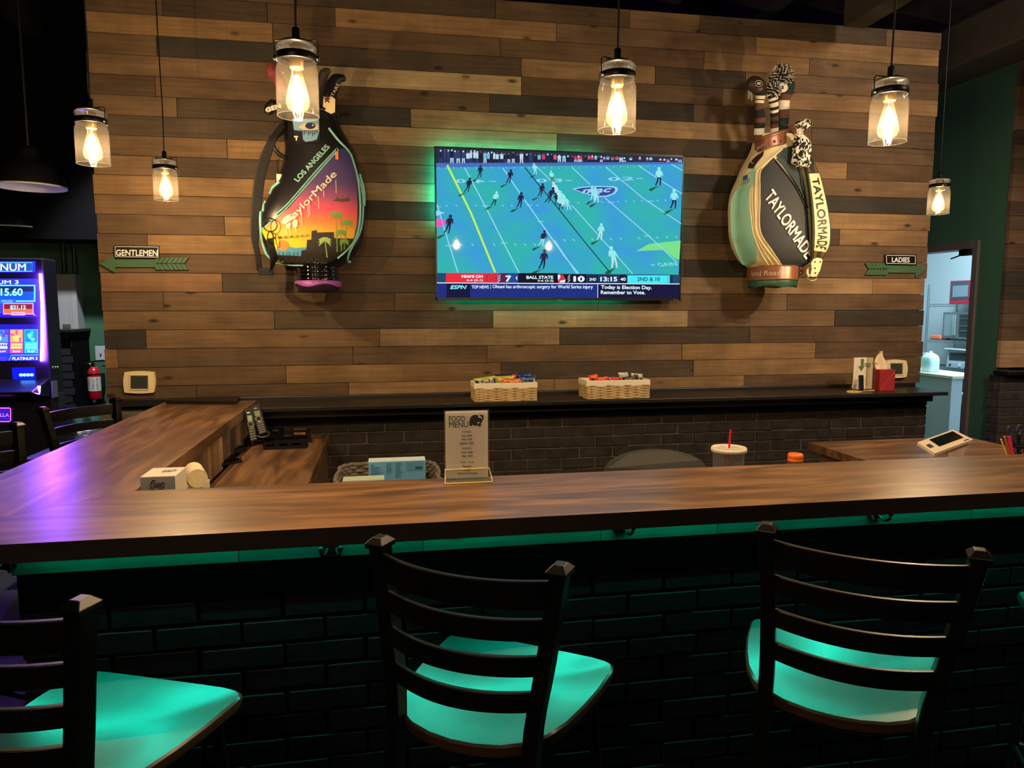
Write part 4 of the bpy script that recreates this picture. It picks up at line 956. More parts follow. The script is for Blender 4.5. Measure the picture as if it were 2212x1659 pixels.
m.tube(catmull([q+Vector(v) for v in ((0, -.002, -.03), (-.014, -.004, -.05), (-.01, -.004, -.085), (.008, -.004, -.09), (.014, -.004, -.055), (.0, -.002, -.032))], 5), .003, BLK, 6); m.build('ring_and_clip', bag, world=True)
m = MB(); q = sp_([(236, 940)], 4.0)[0]; m.box((q.x-.012, q.y, q.z-.03), (q.x+.014, q.y+.002, q.z+.03), mat('white_tag', rgb(225, 215, 200), .6)); m.cyl((q.x, q.y, q.z+.03), (q.x+.006, q.y, q.z+.17), .0012, BLK, n=6); m.build('hang_tag', bag, world=True)
# head covers standing in the left bag
def cover(name, label, pts, rad, Y, m0, bands=(), flat=.8):
    f = F
    P = catmull([at_y(*f(x, y), Y_) for (x, y), Y_ in zip(pts, Y if isinstance(Y, list) else [Y]*len(pts))], 6)
    r_ = []
    for i in range(len(P)): u = i/(len(P)-1)*(len(rad)-1); k = min(int(u), len(rad)-2); r_.append(rad[k]+(rad[k+1]-rad[k])*(u-k))
    t = thing(name, label, 'head cover', tuple(P[-1])); n = 16
    mb = MB(); mm = lambda i: m0
    rings = []
    for i, p in enumerate(P):
        dd = (P[min(i+1, len(P)-1)]-P[max(i-1, 0)]).normalized(); a = (Vector((1, 0, 0))-dd*dd.x).normalized(); w = dd.cross(a)
        rings.append([p+a*r_[i]*math.cos(2*PI*k/n)+w*r_[i]*flat*math.sin(2*PI*k/n) for k in range(n)])
    L_ = len(P)
    for j in range(L_-1):
        u = (j+.5)/(L_-1); mt = m0
        for a, b, bm_ in bands:
            if a <= u < b: mt = bm_
        mb.add(rings[j]+rings[j+1], [(k, n+k, n+(k+1) % n, (k+1) % n) for k in range(n)], mt, True)
    for R in (0, -1):
        cc = sum(rings[R], Vector())/n; tip = cc+(P[0]-P[1]).normalized()*rad[0]*.5 if R == 0 else cc
        mb.add(rings[R]+[tip], [(((k+1) % n), n, k) if R == 0 else (k, n, (k+1) % n) for k in range(n)], m0, True)
    mb.build('knit_body', t, world=True)
    return t, P
BRL = mat('brown_leather', rgb(58, 38, 32), .45, noise=.25); NAVL = mat('navy_black_leather', rgb(24, 22, 26), .32, spec=.6)
t, P = cover('head_cover', 'dark red knitted head cover half hidden behind the large near jar pendant', [(190, 215), (195, 270), (235, 330), (285, 430), (310, 540)], [.018, .034, .03, .022, .02], [4.02, 4.02, 4.05, 4.06, 4.07], mat('dark_red_knit', rgb(120, 48, 50), .8, bump=.6, bscale=90))
t, P = cover('head_cover', 'plain dark head cover rising behind the near jar pendant', [(545, 262), (515, 285), (500, 340), (478, 430), (450, 540)], [.014, .026, .024, .02, .02], 4.12, mat('charcoal_cover', rgb(52, 44, 40), .6))
t, P = cover('head_cover', 'black head cover with a cream patch and red star in the sunset bag', [(640, 312), (592, 318), (560, 370), (545, 440), (548, 500), (552, 560)], [.020, .030, .034, .036, .036, .022], [4.05, 4.04, 4.03, 4.02, 4.02, 4.05], NAVL)
dcv = Decal(lambda x, y, l: at_y(x, y, 3.985-l))
m = MB(); P3 = [at_y(*F(x, y), 3.984) for x, y in ((512, 425), (507, 505), (560, 532), (582, 520), (584, 440), (560, 425), (535, 432))]; m.prism(P3, (0, .006, 0), CREAM); m.build('cream_patch', t, world=True, bevel=.001)
m = MB(); star = [(533+(26 if k % 2 == 0 else 11)*math.sin(k*PI/5), 442-(30 if k % 2 == 0 else 12)*math.cos(k*PI/5)) for k in range(10)]
dcv.poly(m, D(star), mat('dark_red_patch', rgb(92, 30, 38), .5), .003); dcv.text(m, 'STARS', F(566, 440), F(612, 352), 7, mat('stitch_white', rgb(190, 180, 170), .6), .018, bold=.0); m.build('star_badge', t, world=True)
t, P = cover('head_cover', 'black head cover with white letters GE left of the near jar pendant', [(172, 530), (178, 500), (215, 480), (262, 500), (300, 560)], [.018, .028, .034, .032, .022], [4.0, 3.99, 3.98, 4.0, 4.04], BLKL)
m = MB(); d9 = Decal(lambda x, y, l: at_y(x, y, 3.945-l)); d9.text(m, 'GEN', F(158, 525), F(252, 494), 10.5, CRP, .001, bold=.05); m.build('lettering', t, world=True)

# ------------------------------------------------ right bag
F = lambda x, y: (1540+x/3.1893, 120+y/3.1893)
b2 = Bag(fr([(560, 290, 566, .10), (610, 284, 562, .105), (660, 268, 585, .11), (720, 238, 612, .12), (780, 205, 634, .125), (850, 176, 645, .135), (950, 135, 652, .145), (1050, 118, 660, .15), (1150, 119, 668, .155), (1250, 125, 672, .155), (1350, 152, 674, .15), (1430, 198, 664, .135), (1462, 250, 600, .11)]), 4.09)
MINT = mat('mint_leather', rgb(134, 188, 158), .5, bump=.1, bscale=80); DGR = mat('dark_green_fabric', rgb(36, 54, 48), .6, bump=.25, bscale=150)
CHAR = mat('charcoal_fabric', rgb(42, 46, 50), .65, bump=.25, bscale=160); BRZ = mat('bronze_leather', rgb(142, 92, 64), .35, .25, spec=.6); GFT = mat('green_rubber', rgb(40, 84, 58), .4)
bag = thing('golf_bag', 'mint, cream and charcoal golf bag with a bronze collar hanging right of the television', 'golf bag', (b2.pt(0, b2.z0).x-.1, 4.09, b2.z0-.1))
m = MB(); b2.body(m, CREAM); m.build('body', bag, world=True)
d2 = Decal(lambda x, y, l: b2.surf(x, y, l), cell=9)
def patch(name, pts, mt, lift=.004, par=None):
    m = MB(); d2.poly(m, D(pts), mt, lift); return m.build(name, par or bag, world=True)
patch('main_panel', [(418, 700), (372, 752), (330, 792), (325, 900), (323, 1010), (325, 1210), (400, 1335), (482, 1456), (560, 1456), (640, 1450), (668, 1425), (668, 1330), (662, 1200), (655, 1100), (600, 960), (520, 830)], CHAR, .005)
patch('upper_panel', [(438, 690), (480, 640), (556, 618), (590, 700), (612, 800), (632, 900), (648, 1000), (652, 1080), (604, 950), (530, 822)], DGR, .004)
patch('side_pocket', [(182, 912), (212, 898), (238, 895), (258, 925), (252, 1000), (258, 1100), (268, 1200), (290, 1300), (303, 1380), (290, 1425), (240, 1450), (202, 1440), (160, 1350), (128, 1240), (121, 1130), (122, 1010), (150, 940)], MINT, .016)
patch('shoulder_panel', [(290, 760), (262, 800), (205, 840), (178, 905), (238, 890), (262, 915), (285, 870), (290, 800)], MINT, .005)
patch('dark_badge_panel', [(352, 655), (300, 690), (250, 740), (238, 775), (275, 780), (310, 730), (345, 690)], mat('dark_brown_leather', rgb(50, 34, 32), .5), .005)
m = MB()
for pts, r_ in (([(480, 640), (420, 690), (340, 760), (300, 800), (292, 900), (290, 1010), (292, 1120), (300, 1220), (350, 1310), (420, 1400), (470, 1460)], .006), ([(258, 925), (252, 1000), (262, 1120), (276, 1220), (312, 1320), (352, 1400), (390, 1455)], .005), ([(272, 925), (268, 1000), (278, 1120), (292, 1220), (330, 1310), (370, 1380), (420, 1450)], .004), ([(416, 698), (330, 790), (323, 900), (323, 1010), (325, 1210), (400, 1335), (482, 1456)], .004)): pipe(m, b2, F, pts, r_, CREAM, .004)
m.build('piping', bag, world=True)
m = MB()
for pts in ([(430, 720), (470, 770), (540, 860), (600, 960), (655, 1090)], [(438, 708), (490, 768), (560, 862), (615, 960), (655, 1050)], [(560, 690), (600, 800), (615, 900), (640, 980)]): pipe(m, b2, F, pts, .0035, BLKL, .008)
m.build('zips', bag, world=True)
m = MB(); LT_ = mat('print_white', rgb(240, 230, 222), .5)
d2.text(m, 'TAYLORMADE', F(342, 962), F(640, 1408), 27, LT_, .0085, bold=.022, shear=-.30)
m.build('brand_lettering', bag, world=True)
m = MB(); fl = Decal(lambda x, y, l: b2.surf(x, y, l+.006), cell=9); FB_, FW_ = mat('flag_teal', rgb(40, 96, 112), .6), mat('flag_white', rgb(200, 205, 190), .6)
fl.poly(m, D([(207, 832), (257, 812), (256, 872), (204, 886)]), FW_, .001)
for k in range(4): fl.line(m, D([(212+k*12, 886-k*4), (214+k*12, 852-k*4)]), 1.5, mat('flag_dark', rgb(30, 34, 44), .6), .002)
fl.poly(m, D([(208, 832), (240, 818), (238, 852), (206, 858)]), FB_, .003, False); m.build('flag_patch', bag, world=True)
m = MB(); d2.line(m, D(catmull([(290, 690, 0), (268, 705, 0), (262, 735, 0), (282, 742, 0)], 4) and [(288, 690), (270, 700), (262, 718), (264, 738), (278, 742)]), 1.6, LT_, .008); m.build('hook_logo', bag, world=True)
m = MB(); d2.line(m, D([(458, 700), (475, 680), (492, 702), (500, 688), (512, 712), (520, 730)]), 1.2, mat('print_black', rgb(14, 18, 18), .5), .0075); m.build('antler_logo', bag, world=True)
m = MB(); q = b2.pt(PI*1.5, b2.z1-.08); m.box((q.x-.03, q.y-.012, q.z-.02), (q.x+.03, YW-.0045, q.z+.02), BLK); m.build('wall_hanger', bag, world=True)
# slanted bronze collar
m = MB(); top = [at_y(*F(x, y), Y_) for x, y, Y_ in ((287, 588, 4.03), (330, 572, 3.97), (400, 548, 3.955), (480, 522, 3.965), (540, 508, 3.99), (572, 508, 4.05))]
n_ = 10
T = catmull([(288, 592), (340, 570), (410, 545), (490, 520), (570, 508)] and [(288, 592, 4.06), (340, 570, 3.985), (410, 546, 3.96), (490, 521, 3.975), (572, 508, 4.07)], 6)
B = catmull([(286, 675, 4.06), (345, 648, 3.98), (420, 618, 3.955), (490, 606, 3.965), (562, 612, 4.07)], 6)
vt = [at_y(*F(p.x, p.y), p.z) for p in T]; vb = [at_y(*F(p.x, p.y), p.z) for p in B]; k = len(vt)
back = Vector((0, 1, 0))
m.add(vt+vb, [(i, k+i, k+i+1, i+1) for i in range(k-1)], BRZ, True)
vt2 = [Vector((p.x*.96+vt[k//2].x*.04, min(4.2, 4.06+(4.07-p.y)*1.0), p.z+.012)) for p in vt]
m.tube(vt+vt2[::-1], .011, BRZ, 8, closed=True)
m.add(vt+vt2, [(i, i+1, k+i+1, k+i) for i in range(k-1)], mat('bag_inside', rgb(14, 12, 12), .8))
m.add(vb+[v+Vector((0, .012, -.004)) for v in vb], [(i, k+i, k+i+1, i+1) for i in range(k-1)], BRZ, True)
m.build('collar', bag, world=True)
m = MB()
for xx in (425, 470): q = at_y(*F(xx, 592), 3.955); m.sphere(q, (.008, .005, .008), mat('bronze_stud', rgb(120, 70, 44), .3, .7), 12, 8)
m.build('studs', bag, world=True)
m = MB(); dcl = Decal(lambda x, y, l: at_y(x, y, 3.952-l)); dcl.text(m, 'anchor', F(305, 648), F(378, 612), 7, mat('bronze_print', rgb(120, 84, 64), .5), .003, bold=.01); m.build('collar_lettering', bag, world=True)
# base band
c = at_y(*F(410, 1500), 4.0); R_ = abs(at_y(*F(565, 1500), 4.08).x-at_y(*F(254, 1500), 4.08).x)/2; cx = (at_y(*F(565, 1500), 4.08).x+at_y(*F(254, 1500), 4.08).x)/2
zt, zb, zc = at_y(*F(410, 1458), 4.0).z, at_y(*F(410, 1548), 4.0).z, at_y(*F(410, 1590), 4.0).z
MB().lathe([(0, zt+.012), (R_*.97, zt+.010), (R_, zt), (R_, zb+.012), (R_*1.01, zb+.010), (R_*1.01, zb+.004), (R_, zb), (0, zb)], BRZ, 44, c=(cx, 4.08, 0)).build('base_band', bag, world=True)
m = MB(); n = 44; vs_ = []
for zz, rr, w_ in ((zb-.0005, .97, 0), (zb-.006, .985, 0), (zc, .95, .006)): vs_ += [Vector((cx+R_*rr*math.cos(2*PI*i/n), 4.08+R_*rr*math.sin(2*PI*i/n), zz+w_*math.sin(2*PI*i/n*5))) for i in range(n)]
m.add(vs_, [(j*n+i, (j+1)*n+i, (j+1)*n+(i+1) % n, j*n+(i+1) % n) for j in range(2) for i in range(n)], GFT, True); m.add(vs_[-n:], [tuple(range(n))[::-1]], GFT); m.build('foot', bag, world=True)
m = MB(); rr = R_+.0015; tv_, tf_ = text_mesh('land Road', 0, 0, 1); d_ = []
a0, a1 = math.radians(-172), math.radians(-103); z_ = (zt+zb)/2-.012
m.add([Vector((cx+rr*math.cos(a0+(a1-a0)*u), 4.08+rr*math.sin(a0+(a1-a0)*u), z_+.03*v)) for u, v in tv_], tf_, mat('print_pale_bronze', rgb(214, 190, 160), .5)); m.build('base_lettering', bag, world=True)
# shoulder strap with the vertical lettering
def SP(pts): return [at_y(*F(x, y), Y_) for x, y, Y_ in pts]
stp = catmull(SP([(640, 700, 4.02), (668, 765, 3.97), (690, 830, 3.94), (715, 950, 3.925), (735, 1080, 3.92), (745, 1200, 3.92), (742, 1290, 3.925), (728, 1350, 3.93), (715, 1400, 3.95)]), 6)
Wd = []
for i in range(len(stp)): t = i/(len(stp)-1); Wd.append(.075+.055*min(1, max(0, (t-.1)/.5)) if t < .75 else .13-.05*(t-.75)/.25)
t_ = MB().strip(stp, (1, .12, 0), Wd, .016, DGR).build('shoulder_strap', bag, world=True, bevel=.006)
m = MB(); i0, i1 = 11, 43; seg = [p+Vector((0, -.011, 0)) for p in stp[i0:i1]]; m.strip(seg, (1, .12, 0), [w*.80 for w in Wd[i0:i1]], .006, CREAM); m.build('strap_panel', t_, world=True)
for sl in ((5, 11), (i1-1, len(stp)-1)): m = MB(); m.strip([p+Vector((0, -.0105, 0)) for p in stp[sl[0]:sl[1]]], (1, .12, 0), [w*.75 for w in Wd[sl[0]:sl[1]]], .004, BRZ); m.strip([p+Vector((0, -.013, 0)) for p in stp[sl[0]:sl[1]]], (1, .12, 0), .030, .003, DGR); m.build('strap_band', t_, world=True)
m = MB(); seg2 = seg[2:-2]
def on_strap(u, v):
    q = u*(len(seg2)-1); i = min(int(q), len(seg2)-2); p = seg2[i].lerp(seg2[i+1], q-i); a = Vector((1, .12, 0)).normalized(); d = (seg2[i+1]-seg2[i]).normalized(); a = (a-d*a.dot(d)).normalized()
    return p+a*(v*(.036+.022*u)*1.0)+Vector((0, -.0045, 0))
tv_, tf_ = text_mesh('TAYLORMADE', .03, 0, 1.06); bm = bmesh.new(); V_ = [bm.verts.new((q[0], q[1], q.k*.01)) for q in tv_]
for f_ in tf_:
    try: bm.faces.new([V_[i] for i in f_])
    except ValueError: pass
for k in range(1, 30): bmesh.ops.bisect_plane(bm, geom=bm.verts[:]+bm.edges[:]+bm.faces[:], plane_co=(k/30, 0, 0), plane_no=(1, 0, 0))
bm.verts.index_update()
m.add([on_strap(v.co.x, (v.co.y-.5)*1.35)+Vector((0, -v.co.z*.015, 0)) for v in bm.verts], [[v.index for v in f_.verts] for f_ in bm.faces], mat('print_black', (0, 0, 0))); bm.free()
m.build('strap_lettering', t_, world=True)
m = MB(); CL = CREAM
m.prism([at_y(*F(x, y), 3.915) for x, y in ((692, 1402), (678, 1430), (682, 1470), (672, 1518), (686, 1525), (715, 1522), (738, 1480), (756, 1410), (748, 1398), (720, 1392))], (0, .008, 0), CL)
m.build('strap_end', bag, world=True, bevel=.002)
m = MB()
for x, y in ((703, 1422), (740, 1422), (704, 1465), (706, 1498)): q = at_y(*F(x, y), 3.9135); m.cyl(q, q+Vector((0, .002, 0)), .0055, mat('print_black', (0, 0, 0)), n=12)
m.build('strap_holes', bag, world=True)
m = MB(); q = at_y(*F(682, 1535), 3.92); m.tube([q+Vector((.030*math.cos(2*PI*i/20), 0, .014*math.sin(2*PI*i/20))) for i in range(20)], .003, mat('brushed_gold', rgb(190, 170, 130), .3, .8), 6, closed=True)
m.tube(catmull(SP([(664, 1462, 3.95), (652, 1480, 3.94), (652, 1508, 3.93), (668, 1522, 3.925)]), 5), .008, CREAM, 8); m.build('buckle', bag, world=True)
m = MB(); m.prism([at_y(*F(x, y), 3.975) for x, y in ((645, 712), (625, 730), (632, 775), (668, 778), (690, 760), (668, 722))], (0, .006, 0), CREAM); m.build('strap_top_tab', bag, world=True, bevel=.0015)
m = MB(); m.tube(catmull(SP([(575, 1462, 4.03), (602, 1466, 4.0), (612, 1490, 4.0), (590, 1508, 4.01), (565, 1500, 4.03)]), 5), .010, BRZ, 8); m.build('base_handle', bag, world=True)
# head covers of the right bag
KW, KB, KN, KG = mat('white_knit', rgb(226, 215, 196), .85, bump=.8, bscale=110), mat('brown_knit', rgb(96, 58, 42), .85, bump=.8, bscale=110), mat('black_knit', rgb(16, 20, 22), .85, bump=.8, bscale=110), mat('navy_green_knit', rgb(16, 34, 32), .85, bump=.8, bscale=110)
def pom(mb, c, r, n, ma, mb_):
    rr = random.Random(n)
    mb.sphere(c, r*.6, mb_, 12, 8)
    for i in range(n):
        th = math.acos(1-2*(i+.5)/n); ph = i*2.39996; d = Vector((math.sin(th)*math.cos(ph), math.sin(th)*math.sin(ph), math.cos(th)))
        e = d+Vector((rr.uniform(-.25, .25), rr.uniform(-.25, .25), rr.uniform(-.25, .25)))
        mb.tube([c+d*r*.4, c+d*r*.75, c+e.normalized()*r*rr.uniform(.92, 1.05)], [.0028, .0030, .0018], ma if i % 2 else mb_, 5)
st3 = [(.22, .32, KW), (.32, .36, KN), (.36, .42, KW), (.42, .52, KB), (.68, .75, KB), (.75, .82, KN), (.82, .93, KW), (.93, 1, KB)]
t, P = cover('head_cover', 'brown mallet head cover with a round logo on a striped knit neck', [(345, 232), (330, 262), (325, 300), (318, 360), (325, 430), (320, 500), (315, 575)], [.030, .034, .027, .025, .033, .030, .032], [4.0, 4.0, 4.01, 4.02, 4.03, 4.04, 4.06], KN, st3)
m = MB(); m.sphere(at_y(*F(296, 205), 4.0), (.062, .042, .048), BRL, 20, 14, M=Matrix.Rotation(.35, 3, 'Y')); m.build('leather_head', t, world=True)
m = MB(); q = at_y(*F(314, 194), 3.955); m.lathe([(0, 0), (.024, 0), (.024, .002)], KN, 24, M=Matrix.Translation(q) @ Matrix.Rotation(PI/2, 4, 'X')); m.tube([q+Vector((.022*math.cos(2*PI*i/24), -.003, .017*math.sin(2*PI*i/24))) for i in range(24)], .0012, KW, 6, closed=True)
m.text('es', KW, q+Vector((0, -.004, -.007)), (1, 0, 0), (0, 0, 1), h=.014, w=.022, bold=.03, align='c'); m.build('round_logo', t, world=True)
m = MB()
for k in range(9): a = F(240+k*4, 236+k*3); m.tube([at_y(*a, 3.99), at_y(a[0]-1+k*.3, a[1]+9, 3.985), at_y(a[0]+(k % 3)-1, a[1]+17, 3.985)], .0017, KW if k % 2 else KN, 5)
m.build('tassel', t, world=True)
st4 = [(.04, .14, KN), (.14, .22, KW), (.22, .30, KN), (.30, .40, KW), (.40, .47, KN), (.47, .54, KW), (.54, .64, KN), (.64, .72, KB), (.72, .80, KN), (.80, .86, KB), (.86, .96, KW), (.96, 1.0, KN)]
t, P = cover('head_cover', 'striped knit head cover with the small pom pom, middle one in the right bag', [(405, 262), (415, 300), (422, 350), (424, 410), (424, 470), (424, 545)], [.020, .030, .026, .024, .024, .026], [3.99, 4.0, 4.01, 4.03, 4.04, 4.06], KB, st4)
m = MB(); pom(m, at_y(*F(416, 238), 3.985), .050, 150, KW, KN); m.build('pom_pom', t, world=True)
st5 = [(.0, .34, KG), (.34, .46, KB), (.46, .62, KW), (.62, .74, KB), (.74, 1, KG)]
t, P = cover('head_cover', 'dark driver head cover marked 1 with the large pom pom', [(500, 150), (505, 200), (500, 250), (490, 300), (484, 350), (482, 420), (478, 480), (476, 540)], [.030, .052, .046, .036, .037, .038, .034, .034], [4.03, 4.02, 4.02, 4.03, 4.04, 4.05, 4.06, 4.08], KG, st5)
m = MB(); pom(m, at_y(*F(466, 150), 4.01), .075, 260, KW, KN); m.build('pom_pom', t, world=True)
m = MB(); q = at_y(*F(484, 220), 3.968); m.prism([q+Vector((.030*math.cos(a*PI/12), 0, .026*math.sin(a*PI/12))) for a in range(24)], (0, .008, 0), KW)
m.text('1', KN, q+Vector((-.004, -.001, -.011)), (1, 0, 0), (0, 0, 1), h=.022, w=.010, bold=.06, align='c'); m.build('number_badge', t, world=True)
# patterned towel looped over the strap
def towel_mat():
    mt, t, b = nt('black_white_pattern_cloth'); N, L = t.nodes, t.links
    tc = N.new('ShaderNodeTexCoord'); mp = N.new('ShaderNodeMapping'); mp.inputs['Scale'].default_value = (64, 20, 46); L.new(tc.outputs['Object'], mp.inputs[0])
    vo = N.new('ShaderNodeTexNoise'); vo.inputs['Scale'].default_value = 1.3; vo.inputs['Detail'].default_value = 1.5; L.new(mp.outputs[0], vo.inputs['Vector'])
    cr = N.new('ShaderNodeValToRGB'); cr.color_ramp.interpolation = 'CONSTANT'; e = cr.color_ramp; e.elements[0].color = rgb(232, 226, 208); e.elements[1].position = .48; e.elements[1].color = rgb(20, 22, 20)
    L.new(vo.outputs[0], cr.inputs[0]); L.new(cr.outputs[0], b.inputs['Base Color']); b.inputs['Roughness'].default_value = .85; return mt
TWM = towel_mat()
t = thing('golf_towel', 'black and white patterned towel tied to the top of the right golf bag', 'towel', tuple(at_y(*F(605, 750), 3.93)))
def blob(rows, Y, d, mt, name):
    b = Bag(fr([(y, a, c_, d*k) for y, a, c_, k in rows]), Y, 2.2); m = MB()
    nn, k = 28, 24; vs_ = []
    for j in range(k+1):
        z = b.z0+(b.z1-b.z0)*j/k
        for i in range(nn): th = 2*PI*i/nn; p = b.pt(th, z, .005*math.sin(th*6+j*.35)); vs_.append(p)
    m.add(vs_, [(j*nn+i, (j+1)*nn+i, (j+1)*nn+(i+1) % nn, j*nn+(i+1) % nn) for j in range(k) for i in range(nn)], mt, True)
    m.add(vs_[:nn], [tuple(range(nn))], mt); m.add(vs_[-nn:], [tuple(range(nn))[::-1]], mt)
    return m.build(name, t, world=True)
blob([(555, 570, 622, .7), (585, 562, 660, .9), (640, 556, 668, 1), (700, 548, 664, 1), (745, 545, 660, 1), (768, 580, 655, .8)], 3.935, .038, TWM, 'hanging_cloth')
blob([(440, 618, 634, .5), (455, 585, 662, .9), (480, 572, 668, 1), (505, 590, 640, .8), (520, 600, 625, .5)], 3.955, .042, TWM, 'knot')
m = MB(); m.prism([at_y(*F(x, y), 3.905) for x, y in ((578, 508), (583, 552), (600, 566), (626, 560), (618, 512), (600, 502))], (0, .006, 0), KW); q = at_y(*F(601, 530), 3.9035)
m.tube([q+Vector((.013*math.cos(2*PI*i/20), 0, .013*math.sin(2*PI*i/20))) for i in range(20)], .0013, KN, 6, closed=True); m.build('label_loop', t, world=True, bevel=.001)
# ================================================================== bar stools
FRAME = mat('black_powder_coated_frame', rgb(17, 15, 14), .34, .35, spec=.6)
def seat_wood():
    m, t, b = nt('stained_seat_wood'); N, L = t.nodes, t.links
    tc = N.new('ShaderNodeTexCoord'); mp = N.new('ShaderNodeMapping'); mp.inputs['Scale'].default_value = (9, 1.2, 1); L.new(tc.outputs['Object'], mp.inputs[0])
    n = N.new('ShaderNodeTexNoise'); n.inputs['Scale'].default_value = 2.2; n.inputs['Detail'].default_value = 3; n.inputs['Distortion'].default_value = .2; L.new(mp.outputs[0], n.inputs['Vector'])
    cr = N.new('ShaderNodeValToRGB'); e = cr.color_ramp; e.elements[0].position = .35; e.elements[0].color = rgb(40, 33, 25); e.elements[1].position = .72; e.elements[1].color = rgb(62, 52, 39)
    L.new(n.outputs[0], cr.inputs[0]); L.new(cr.outputs[0], b.inputs['Base Color']); b.inputs['Roughness'].default_value = .30; b.inputs['Coat Weight'].default_value = .5; b.inputs['Coat Roughness'].default_value = .15
    return m
SEATW = seat_wood(); SEATE = mat('seat_plywood_edge', rgb(72, 48, 28), .45, noise=.4, nscale=12, stretch=(.3, .3, 8))
def make_stool(label, loc, rz):
    t = thing('bar_stool', label, 'bar stool', loc, rz, 'bar stools around the bar')
    # seat: straight front, rounded back
    half = [(.0, .215), (.10, .215), (.160, .214), (.19, .209), (.207, .200), (.213, .185), (.215, .165), (.212, .08), (.203, 0), (.190, -.07), (.170, -.125), (.140, -.168), (.10, -.196), (.05, -.212), (0, -.217)]
    out = half[:-1]+[(-x, y) for x, y in half[::-1]][:-1]
    out = [(-x, y) for x, y in half[1:-1]][::1][::-1] and ([(x, y) for x, y in half]+[(-x, y) for x, y in half[1:-1]][::-1])
    n = len(out); m = MB(); top = .762
    rings = [(1.0, top-.024), (1.012, top-.014), (1.008, top-.004), (.985, top)]
    vs_ = [Vector((x*k, y*k, z)) for k, z in rings for x, y in out]
    m.add(vs_, [(j*n+i, j*n+i+1 if i < n-1 else j*n, (j+1)*n+(i+1) % n, (j+1)*n+i)[::-1] for j in range(2) for i in range(n)], SEATE, True)
    m.add(vs_[2*n:], [(i, (i+1) % n, n+(i+1) % n, n+i)[::-1] for i in range(n)], SEATW, True)
    # dished top
    ks = [.985, .9, .75, .55, .3]; dz = [0, -.0015, -.004, -.006, -.0065]
    v2 = [Vector((x*k, y*k, top+z)) for k, z in zip(ks, dz) for x, y in out]+[Vector((0, 0, top-.0068))]
    m.add(v2, [(j*n+i, j*n+(i+1) % n, (j+1)*n+(i+1) % n, (j+1)*n+i)[::-1] for j in range(4) for i in range(n)]+[(4*n+i, 4*n+(i+1) % n, 5*n)[::-1] for i in range(n)], SEATW, True)
    m.add(vs_[:n], [tuple(range(n))], SEATE); m.build('seat', t)
    # rear posts with their caps, leaning back and opening upward
    for s in (-1, 1):
        b0 = Vector((s*.148, -.175, .0)); 
        pts = [Vector((s*.205+.01, -.26, 0)), Vector((s*.165+.01, -.205, .50)), Vector((s*.150+.012, -.190, .76)), Vector((s*.166+.03, -.208, .95)), Vector((s*.187+.042, -.226, 1.135))]
        P = catmull(pts, 4); mp = MB(); r = []
        for p in P: r.append([p+Vector(v) for v in ((-.015, -.020, 0), (.015, -.020, 0), (.015, .020, 0), (-.015, .020, 0))])
        mp.add([v for q in r for v in q], [(j*4+k, j*4+(k+1) % 4, (j+1)*4+(k+1) % 4, (j+1)*4+k) for j in range(len(P)-1) for k in range(4)], FRAME)
        mp.add(r[0], [(3, 2, 1, 0)], FRAME); ob = mp.build('back_post', t, bevel=.004)
        c = P[-1]; q = MB(); a = .0195; b = .0245
        q.box((c.x-a, c.y-b, c.z-.002), (c.x+a, c.y+b, c.z+.008), FRAME)
        q.add([(c.x-a, c.y-b, c.z+.008), (c.x+a, c.y-b, c.z+.008), (c.x+a, c.y+b, c.z+.008), (c.x-a, c.y+b, c.z+.008), (c.x-a*.5, c.y-b*.5, c.z+.019), (c.x+a*.5, c.y-b*.5, c.z+.019), (c.x+a*.5, c.y+b*.5, c.z+.019), (c.x-a*.5, c.y+b*.5, c.z+.019)], [(0,1,5,4), (1,2,6,5), (2,3,7,6), (3,0,4,7), (4,5,6,7)], FRAME)
        q.build('post_cap', ob, bevel=.0015)
    # four bowed slats
    for zt, hgt in ((1.122, .052), (1.047, .040), (.972, .038), (.897, .038)):
        u = (zt-.76)/.375; hw = .150+(.187-.150)*u; cx = .012+.030*u; y0 = -.190-.036*u; m = MB(); n = 20; V_ = []
        for i in range(n+1):
            a = -1+2*i/n; x = cx+a*hw; bow = .052*(1-a*a); y = y0-bow
            nx, ny = (2*a*.052/hw), 1; l = math.hypot(nx, ny); nx, ny = -nx/l*.0, 1
            V_ += [(x, y-.006, zt-hgt), (x, y-.006, zt-.002), (x, y-.004, zt), (x, y+.004, zt), (x, y+.006, zt-.002), (x, y+.006, zt-hgt)]
        m.add(V_, [(i*6+k, i*6+(k+1) % 6, (i+1)*6+(k+1) % 6, (i+1)*6+k)[::-1] for i in range(n) for k in range(6)], FRAME, False)
        m.build('back_slat', t)
    m = MB(); m.tube([Vector((x*.86, y*.86, .727)) for x, y in out], .011, FRAME, 8, closed=True); m.build('seat_ring', t)
    for s in (-1, 1):
        m = MB(); P = [Vector((s*.165, .165, .735)), Vector((s*.185, .195, .40)), Vector((s*.205, .225, 0))]
        m.tube(P, .013, FRAME, 10); m.build('front_leg', t)
    m = MB(); z = .28
    for a, b in (((-.193, .207), (.193, .207)), ((.193, .207), (.195, -.235)), ((.195, -.235), (-.175, -.235)), ((-.175, -.235), (-.193, .207))): m.tube([(a[0], a[1], z), (b[0], b[1], z)], .010, FRAME, 8)
    m.build('foot_rail', t)
    return t
st0 = make_stool('black ladder back bar stool in the middle of the foreground', (.230, 1.497, 0), math.radians(-33.7))
